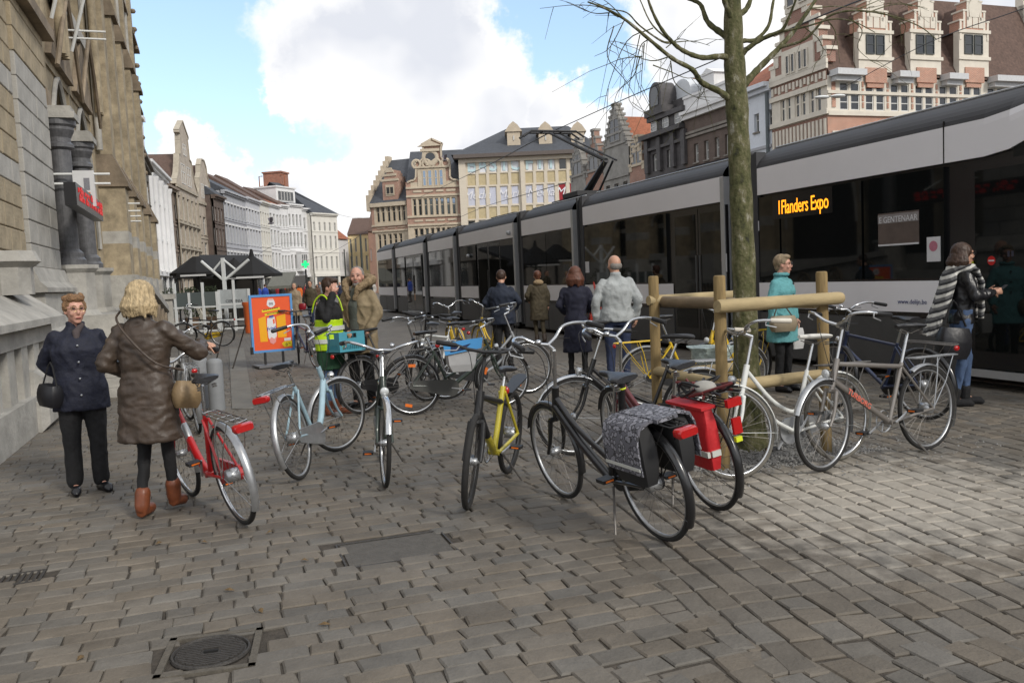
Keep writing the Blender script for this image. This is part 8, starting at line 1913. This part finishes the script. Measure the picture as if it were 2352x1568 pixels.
MB().box(-hw*.86, hw*.90, -.20, .26, .012, .05).build('base_plate', mat('base_grey', (.15,.15,.16), .7, var=.1), bt); MB().box(-hw-.025, -hw+.02, -.025, .035, z0_-.02, z0_+.12).build('corner_cap', mBlkP, bt)
# stone kerb slab, bollards and barrier by the post office steps
mSlab = mat('pale_slab', (.155,.145,.125), .8, var=.2, scale=3, bump=.2)
s0, s1, s2, s3 = G(533,940), G(583,940), G(560,800), G(526,800)
sl = MB(); sl.add([tuple(p)[:2]+(z,) for z in (.0,.012) for p in (s0,s1,s2,s3)], [(0,3,2,1),(4,5,6,7),(0,1,5,4),(1,2,6,5),(2,3,7,6),(3,0,4,7)]); sl.build('kerb_strip', mSlab, kind='structure')
for (x, y, lab) in ((466,935,'left one of two short grey stone bollards behind the red bicycle'),(500,942,'right one of two short grey stone bollards behind the red bicycle')):
    p = G(x, y); o = MB().lathe([(.10,0),(.10,.62),(.09,.66),(.05,.68)], n=20).build('bollard', mat('bollard_grey', (.24,.25,.26), .6, var=.1, dirt=.1), None, True); o.location = p; tag(o, lab, 'bollard', 'stone bollards')
pa, pb = G(534,848), G(562,800)
bar = thing('barrier', 'thin dark iron hoop barrier left of the poster board', 'barrier', (0,0,0)); tpz = far_at(562, 746, pa.y+.6).z
qa = far_at(534, 848, pa.y); qb = far_at(564, 747, pa.y+.5); qc = far_at(515, 751, pa.y+.7)
MB().tube([(qa.x,qa.y,0),(qb.x,qb.y,qb.z)], .014, 6).build('leg', mIronD := mat('barrier_iron', (.04,.035,.03), .6, .3, var=.2), bar); MB().tube([(qb.x,qb.y,qb.z),(qc.x,qc.y,qc.z)], .014, 6).build('top_bar', mIronD, bar); MB().tube([(qc.x,qc.y,qc.z),(qc.x-.25,qc.y,0)], .014, 6).build('leg', mIronD, bar)
# bench
bp = G(515, 742); bn = thing('stone_bench', 'pale stone bench with a slanted end carrying the seated person', 'bench', (bp.x-.1, bp.y, 0), -.2)
b = MB(); b.prism([(-.45,0),(.05,0),(-.02,.42),(-.38,.42),(-.62,.78),(-.72,.78)], -.9, -.75).build('side_panel', mat('bench_stone', (.45,.43,.37), .8, var=.1), bn); MB().box(-.42,.02,-.75,.9,.38,.44).build('seat', MATS['bench_stone'], bn); b = MB(); b.prism([(-.42,.44),(-.36,.44),(-.64,.80),(-.70,.80)], -.75, .9).build('backrest', mat('bench_wood', (.13,.10,.06), .8, var=.2), bn); MB().box(-.4,0,.75,.9,0,.38).build('leg', MATS['bench_stone'], bn)
# terrace: black canopies, white frame, windscreens
mCan = mat('canopy_black', (.010,.010,.011), .85, var=.2); mWF = mat('white_metal', (.66,.68,.68), .45, var=.04)
YT_ = 42.0
def canopy(pts, name, label, peak=None):
    t = thing(name, label, 'parasol' if peak else 'canopy', (0,0,0)); return t
c1, c2 = far_at(395, 612, YT_), far_at(520, 628, YT_)
t = thing('awning', 'long black awning over the cafe terrace on the left', 'awning', (c1.x, c1.y, 0), 0); w_ = c2.x-c1.x
b = MB(); b.add([(0,0,2.35),(w_,0,2.2),(w_,4,3.3),(0,4,3.45),(0,0,2.2),(w_,0,2.05),(w_,4,3.1),(0,4,3.2)], [(0,1,2,3),(7,6,5,4),(0,4,5,1),(1,5,6,2),(0,3,7,4),(3,2,6,7)]); b.build('fabric', mCan, t)
for x_ in (.2, w_*.5, w_-.2): MB().lathe([(.04,0),(.04,2.4)], (x_, .1, 0), 8).build('pole', mBlkP, t)
back = MB(); back.box(-.6, w_+.2, 4.3, 4.5, 0, 2.6); back.build('shop_front', mat('dark_shopfront', (.02,.018,.016), .4, var=.4, scale=1.5), t)
def parasol(px, ytop, yrim, half, label, Y=38.0, spire=True):
    p = far_at(px, 650, Y); zt, zr_ = far_at(px, ytop, Y).z, far_at(px, yrim, Y).z; t = thing('parasol', label, 'parasol', (p.x, p.y, 0), .3); hw_ = half*Y/FPX
    b = MB(); n_ = 8; b.loft([[(r_*math.cos(2*math.pi*k/n_), r_*math.sin(2*math.pi*k/n_), z_) for k in range(n_)] for r_, z_ in ((hw_*.995,zr_-.12),(hw_,zr_),(hw_*.5,zr_+.42),(hw_*.14,zr_+.75),(hw_*.09,zt-.3),(.05,zt))]); b.build('canopy', mCan, t)
    MB().lathe([(.05,0),(.05,zr_+.5)], n=8).build('pole', mBlkP, t)
    for k in range(8): a = 2*math.pi*k/8+.001; MB().tube([(0,0,zr_-.25),(hw_*.95*math.cos(a),hw_*.95*math.sin(a),zr_-.03)], .018, 4).build('rib', mBlkP, t)
    MB().box(-hw_*.55, hw_*.35, -hw_-.02, -hw_+.0, zr_-.18, zr_-.10).build('lettered_valance', mat('valance_white', (.5,.5,.5), .8, var=0), t); return t
parasol(582, 572, 630, 66, 'big black parasol with a tall pointed spire, right of the white Y shaped mast'); parasol(541, 592, 632, 48, 'smaller black parasol half hidden behind the white Y shaped mast', 41.0)
parasol(455, 606, 626, 60, 'flat black parasol at the left end of the terrace', 40.0)
# grey-green canopies further right along the row
for i, (px, ya, yb, hf, lab) in enumerate([(640,640,652,26,'greyish awning right behind the pointed black parasol'),(676,646,658,20,'last small dark awning before the green pharmacy cross')]):
    p = far_at(px, 650, 60+i*12); zr_ = far_at(px, ya, 60+i*12).z; hw_ = hf*(60+i*12)/FPX; t = thing('awning', lab, 'awning', (p.x, p.y, 0), .1)
    MB().add([(-hw_,0,zr_-.5),(hw_,0,zr_-.5),(hw_,3,zr_+.5),(-hw_,3,zr_+.5),(-hw_,0,zr_-.7),(hw_,0,zr_-.7),(hw_,3,zr_+.3),(-hw_,3,zr_+.3)], [(0,1,2,3),(7,6,5,4),(0,4,5,1),(1,5,6,2),(0,3,7,4),(3,2,6,7)]).build('fabric', mat('awning_grey%d' % i, ((.13,.13,.11),(.05,.045,.04))[i], .9, var=.2), t)
    for s_ in (-1, 1): MB().lathe([(.04,0),(.04,zr_-.5)], (s_*hw_*.9,.2,0), 6).build('pole', mBlkP, t)
# white Y mast
Ym = 33.0; q = far_at(519, 700, Ym); zt = far_at(517, 592, Ym).z; t = thing('white_mast', 'white steel mast with four slanting arms rising above the terrace', 'mast', (q.x, q.y, 0), 0)
zj = far_at(519, 636, Ym).z; L1 = (far_at(462, 598, Ym).x-q.x, far_at(462, 600, Ym).z); L2 = (far_at(571, 596, Ym).x-q.x, far_at(571, 596, Ym).z)
MB().box(-.06,.06,-.06,.06,0,zt).build('post', mWF, t)
MB().tube([(-.05,0,zj-.1),(L1[0],0,L1[1])], .055, 6).build('arm', mWF, t); MB().tube([(.05,0,zj-.1),(L2[0],0,L2[1])], .055, 6).build('arm', mWF, t)
MB().tube([(0,0,zt-.05),(L1[0]*.45,0,(zj*.55+L1[1]*.45))], .04, 6).build('arm', mWF, t); MB().tube([(0,0,zt-.05),(L2[0]*.45,0,(zj*.55+L2[1]*.45))], .04, 6).build('arm', mWF, t)
# windscreens
Yw = 31.0; mPl = mat('pale_pane', (.42,.45,.46), .15, var=.1, spec=.8)
def fence_(x0, x1, yb, yt, n, label, solid=None, Y=Yw):
    a, c = far_at(x0, yb, Y), far_at(x1, yb, Y); t = thing('windscreen', label, 'fence', (a.x, a.y, 0), 0); w_ = c.x-a.x; zt_ = far_at((x0+x1)/2, yt, Y).z; zm = zt_*.62
    for i in range(n+1): MB().box(w_*i/n-.04, w_*i/n+.04, -.04, .04, 0, zt_+(.35 if i % 2 else .0)).build('post', mWF, t)
    for z_ in (.06, .38, zm): MB().box(.04, w_-.04, -.02, .02, z_, z_+.06).build('rail', mWF, t)
    for i in range(n): MB().box(w_*i/n+.045, w_*(i+1)/n-.045, -.006, .006, zm+.07 if not solid else zm-.12, zt_).build('pane', mPl if solid else mat('clear_pane', (.10,.12,.12), .08, var=0, spec=.8), t)
    return t, w_, zt_, zm
fence_(372, 500, 706, 672, 4, 'left stretch of white framed terrace windscreen by the post office'); t, w_, zt_, zm = fence_(505, 573, 702, 664, 2, 'right stretch of white terrace windscreen with a pale lettered panel', solid=True, Y=32.0)
me = text_mesh('FRITUUR', .16, .002) if False else text_mesh('CERVINIA', .15, .002); me.materials.append(mInk); put('lettering', me, t, (w_*.5, -.012, zm+.1), (math.pi/2, 0, 0))
# orange litter bin next to the board
p = far_at(573, 700, 30); o = MB().lathe([(.20,0),(.22,.9),(.26,1.0),(.26,1.08)], n=14).build('litter_bin', mat('bin_orange', (.65,.13,.03), .5, var=.05), None, True); o.location = (p.x, p.y, 0); tag(o, 'orange litter bin behind the left edge of the poster board', 'bin')
# terrace shrubs and furniture behind the windscreen
mLeaf = mat('shrub_green', (.035,.05,.02), .8, var=.5, scale=8); r = random.Random(31)
for i, (px, lab) in enumerate([(392,'dark potted shrub behind the left windscreen'),(438,'dark potted shrub behind the middle of the left windscreen'),(486,'dark potted shrub near the seated person')]):
    p = far_at(px, 690, 34); t = thing('potted_shrub', lab, 'plant', (p.x, p.y, 0)); MB().lathe([(.22,0),(.28,.5)], n=12).build('pot', mat('pot_brown', (.16,.10,.06), .8, var=.2), t); b = MB()
    for k in range(420):
        a, u_ = r.uniform(0, 6.28), r.random()**.5; zc = r.uniform(.5, 1.7); rr_ = .5*u_*math.sin(math.pi*min(1,(zc-.3)/1.6)); c_ = Vector((rr_*math.cos(a), rr_*math.sin(a), zc)); s_ = r.uniform(.03,.06); n1 = Vector((r.uniform(-1,1), r.uniform(-1,1), r.uniform(-1,1))).normalized(); n2 = n1.orthogonal().normalized()
        b.add([c_-n1*s_, c_-n2*s_*.5, c_+n1*s_, c_+n2*s_*.5], [(0,1,2,3)])
    b.build('foliage', mLeaf, t, kind='stuff')
# pharmacy cross, street poles and lamps
Yg = 70; p = far_at(704, 650, Yg); t = thing('pharmacy_cross', 'glowing green pharmacy cross on a dark pole', 'sign', (p.x, p.y, 0)); zc = far_at(704, 607, Yg).z; MB().lathe([(.07,0),(.07,zc-.4)], n=8).build('pole', mBlkP, t)
mGrn_ = mat('green_neon', (.02,.5,.15), .5, var=0, emit=(.01,.8,.2,.9)); b = MB(); b.box(-.1,.1,-.06,.06,zc-.3,zc+.3).box(-.3,-.1,-.06,.06,zc-.1,zc+.1).box(.1,.3,-.06,.06,zc-.1,zc+.1); b.build('cross', mGrn_, t)
mPoleD = mat('dark_pole', (.045,.05,.045), .6, var=.1)
for (x, yt, Y, r_, lab) in [(795,572,120,.12,'shortest dark mast left of the yellow house'),(812,560,110,.12,'middle dark mast in front of the yellow house'),(834,538,80,.13,'tallest dark overhead line mast before the yellow house'),(668,655,75,.08,'thin dark post before the white townhouses')]:
    p = far_at(x, 650, Y); zt = far_at(x, yt, Y).z; o = MB().lathe([(r_*1.2,0),(r_,1),(r_*.7,zt)], n=10).build('overhead_mast', mPoleD, None, True); o.location = (p.x, p.y, 0); tag(o, lab, 'mast', 'overhead line masts')
# overhead wires
mWire = mat('wire', (.03,.03,.035), .6, var=0)
def wire(pts, label, r_=.012, sag=.0):
    P = [far_at(*q) for q in pts]
    if len(P) == 2 and sag: P = [P[0], (P[0]+P[1])/2-Vector((0,0,sag)), P[1]]
    c = catmull(P, 6) if len(P) > 2 else P; o = P[0].copy(); w = MB().tube([q-o for q in c], r_, 5).build('overhead_wire', mWire); w.location = o; return tag(w, label, 'wire', 'overhead tram wires')
wire([(1262,305,26),(1480,208,20),(1850,52,14),(2030,-20,11)], 'wire running from the pantograph up behind the tree to the top right')
wire([(1262,305,26),(1090,395,60),(960,455,110)], 'wire running from the pantograph down towards the far gable', .02); wire([(1300,420,40),(1100,480,80),(990,530,115)], 'lower wire crossing in front of the office block', .02)
wire([(1930,205,34),(2130,100,26),(2352,20,20)], 'wire crossing in front of the hall dormers', .012); wire([(766,490,150),(858,501,125)], 'short wire between the corner building and the red brick wing', .025, .3)
wire([(700,600,140),(770,575,120),(860,520,115)], 'thin wire above the yellow house', .02); wire([(585,590,90),(640,560,120),(700,560,150)], 'thin wire in front of the white townhouses', .02)
# wall lamps hanging on wires near the hall
for (x, y, Y, lab) in ((1888,224,40,'left white street lamp hanging before the hall corner'),(1925,221,40,'right pale street lamp hanging before the hall corner')):
    p = far_at(x, y, Y); t = thing('street_lamp', lab, 'lamp', p); MB().ball((0,0,0), (.36,.18,.09), 12, 6).build('shade', mWF, t, True); MB().tube([(.3,0,.04),(.9,.3,.05)], .03, 5).build('arm', mPoleD, t)
# flying pigeons
mPig = mat('pigeon_grey', (.12,.11,.13), .8, var=.3, scale=20)
for (x, y, Y, lab) in ((623,513,60,'grey pigeon flying before the white townhouses'),(1022,368,70,'dark pigeon flying before the volute gable')):
    p = far_at(x, y, Y); t = thing('pigeon', lab, 'bird', p, .5); b = MB(); b.tube([(-.22,0,-.02),(-.12,0,0),(.05,0,.0),(.14,0,.03),(.2,0,.02)], [.03,.06,.07,.04,.012], 8); b.build('body', mPig, t, True)
    for s_ in (-1, 1): MB().add([(.08,0,.03),(-.10,0,.03),(-.16,s_*.28,.38),(.04,s_*.36,.42),(.10,s_*.2,.25)], [(0,1,2,3,4)]).build('wing', mPig, t)
# stray pedal-block marks and drinks: white twin strips on the cobbles near the chrome bicycle
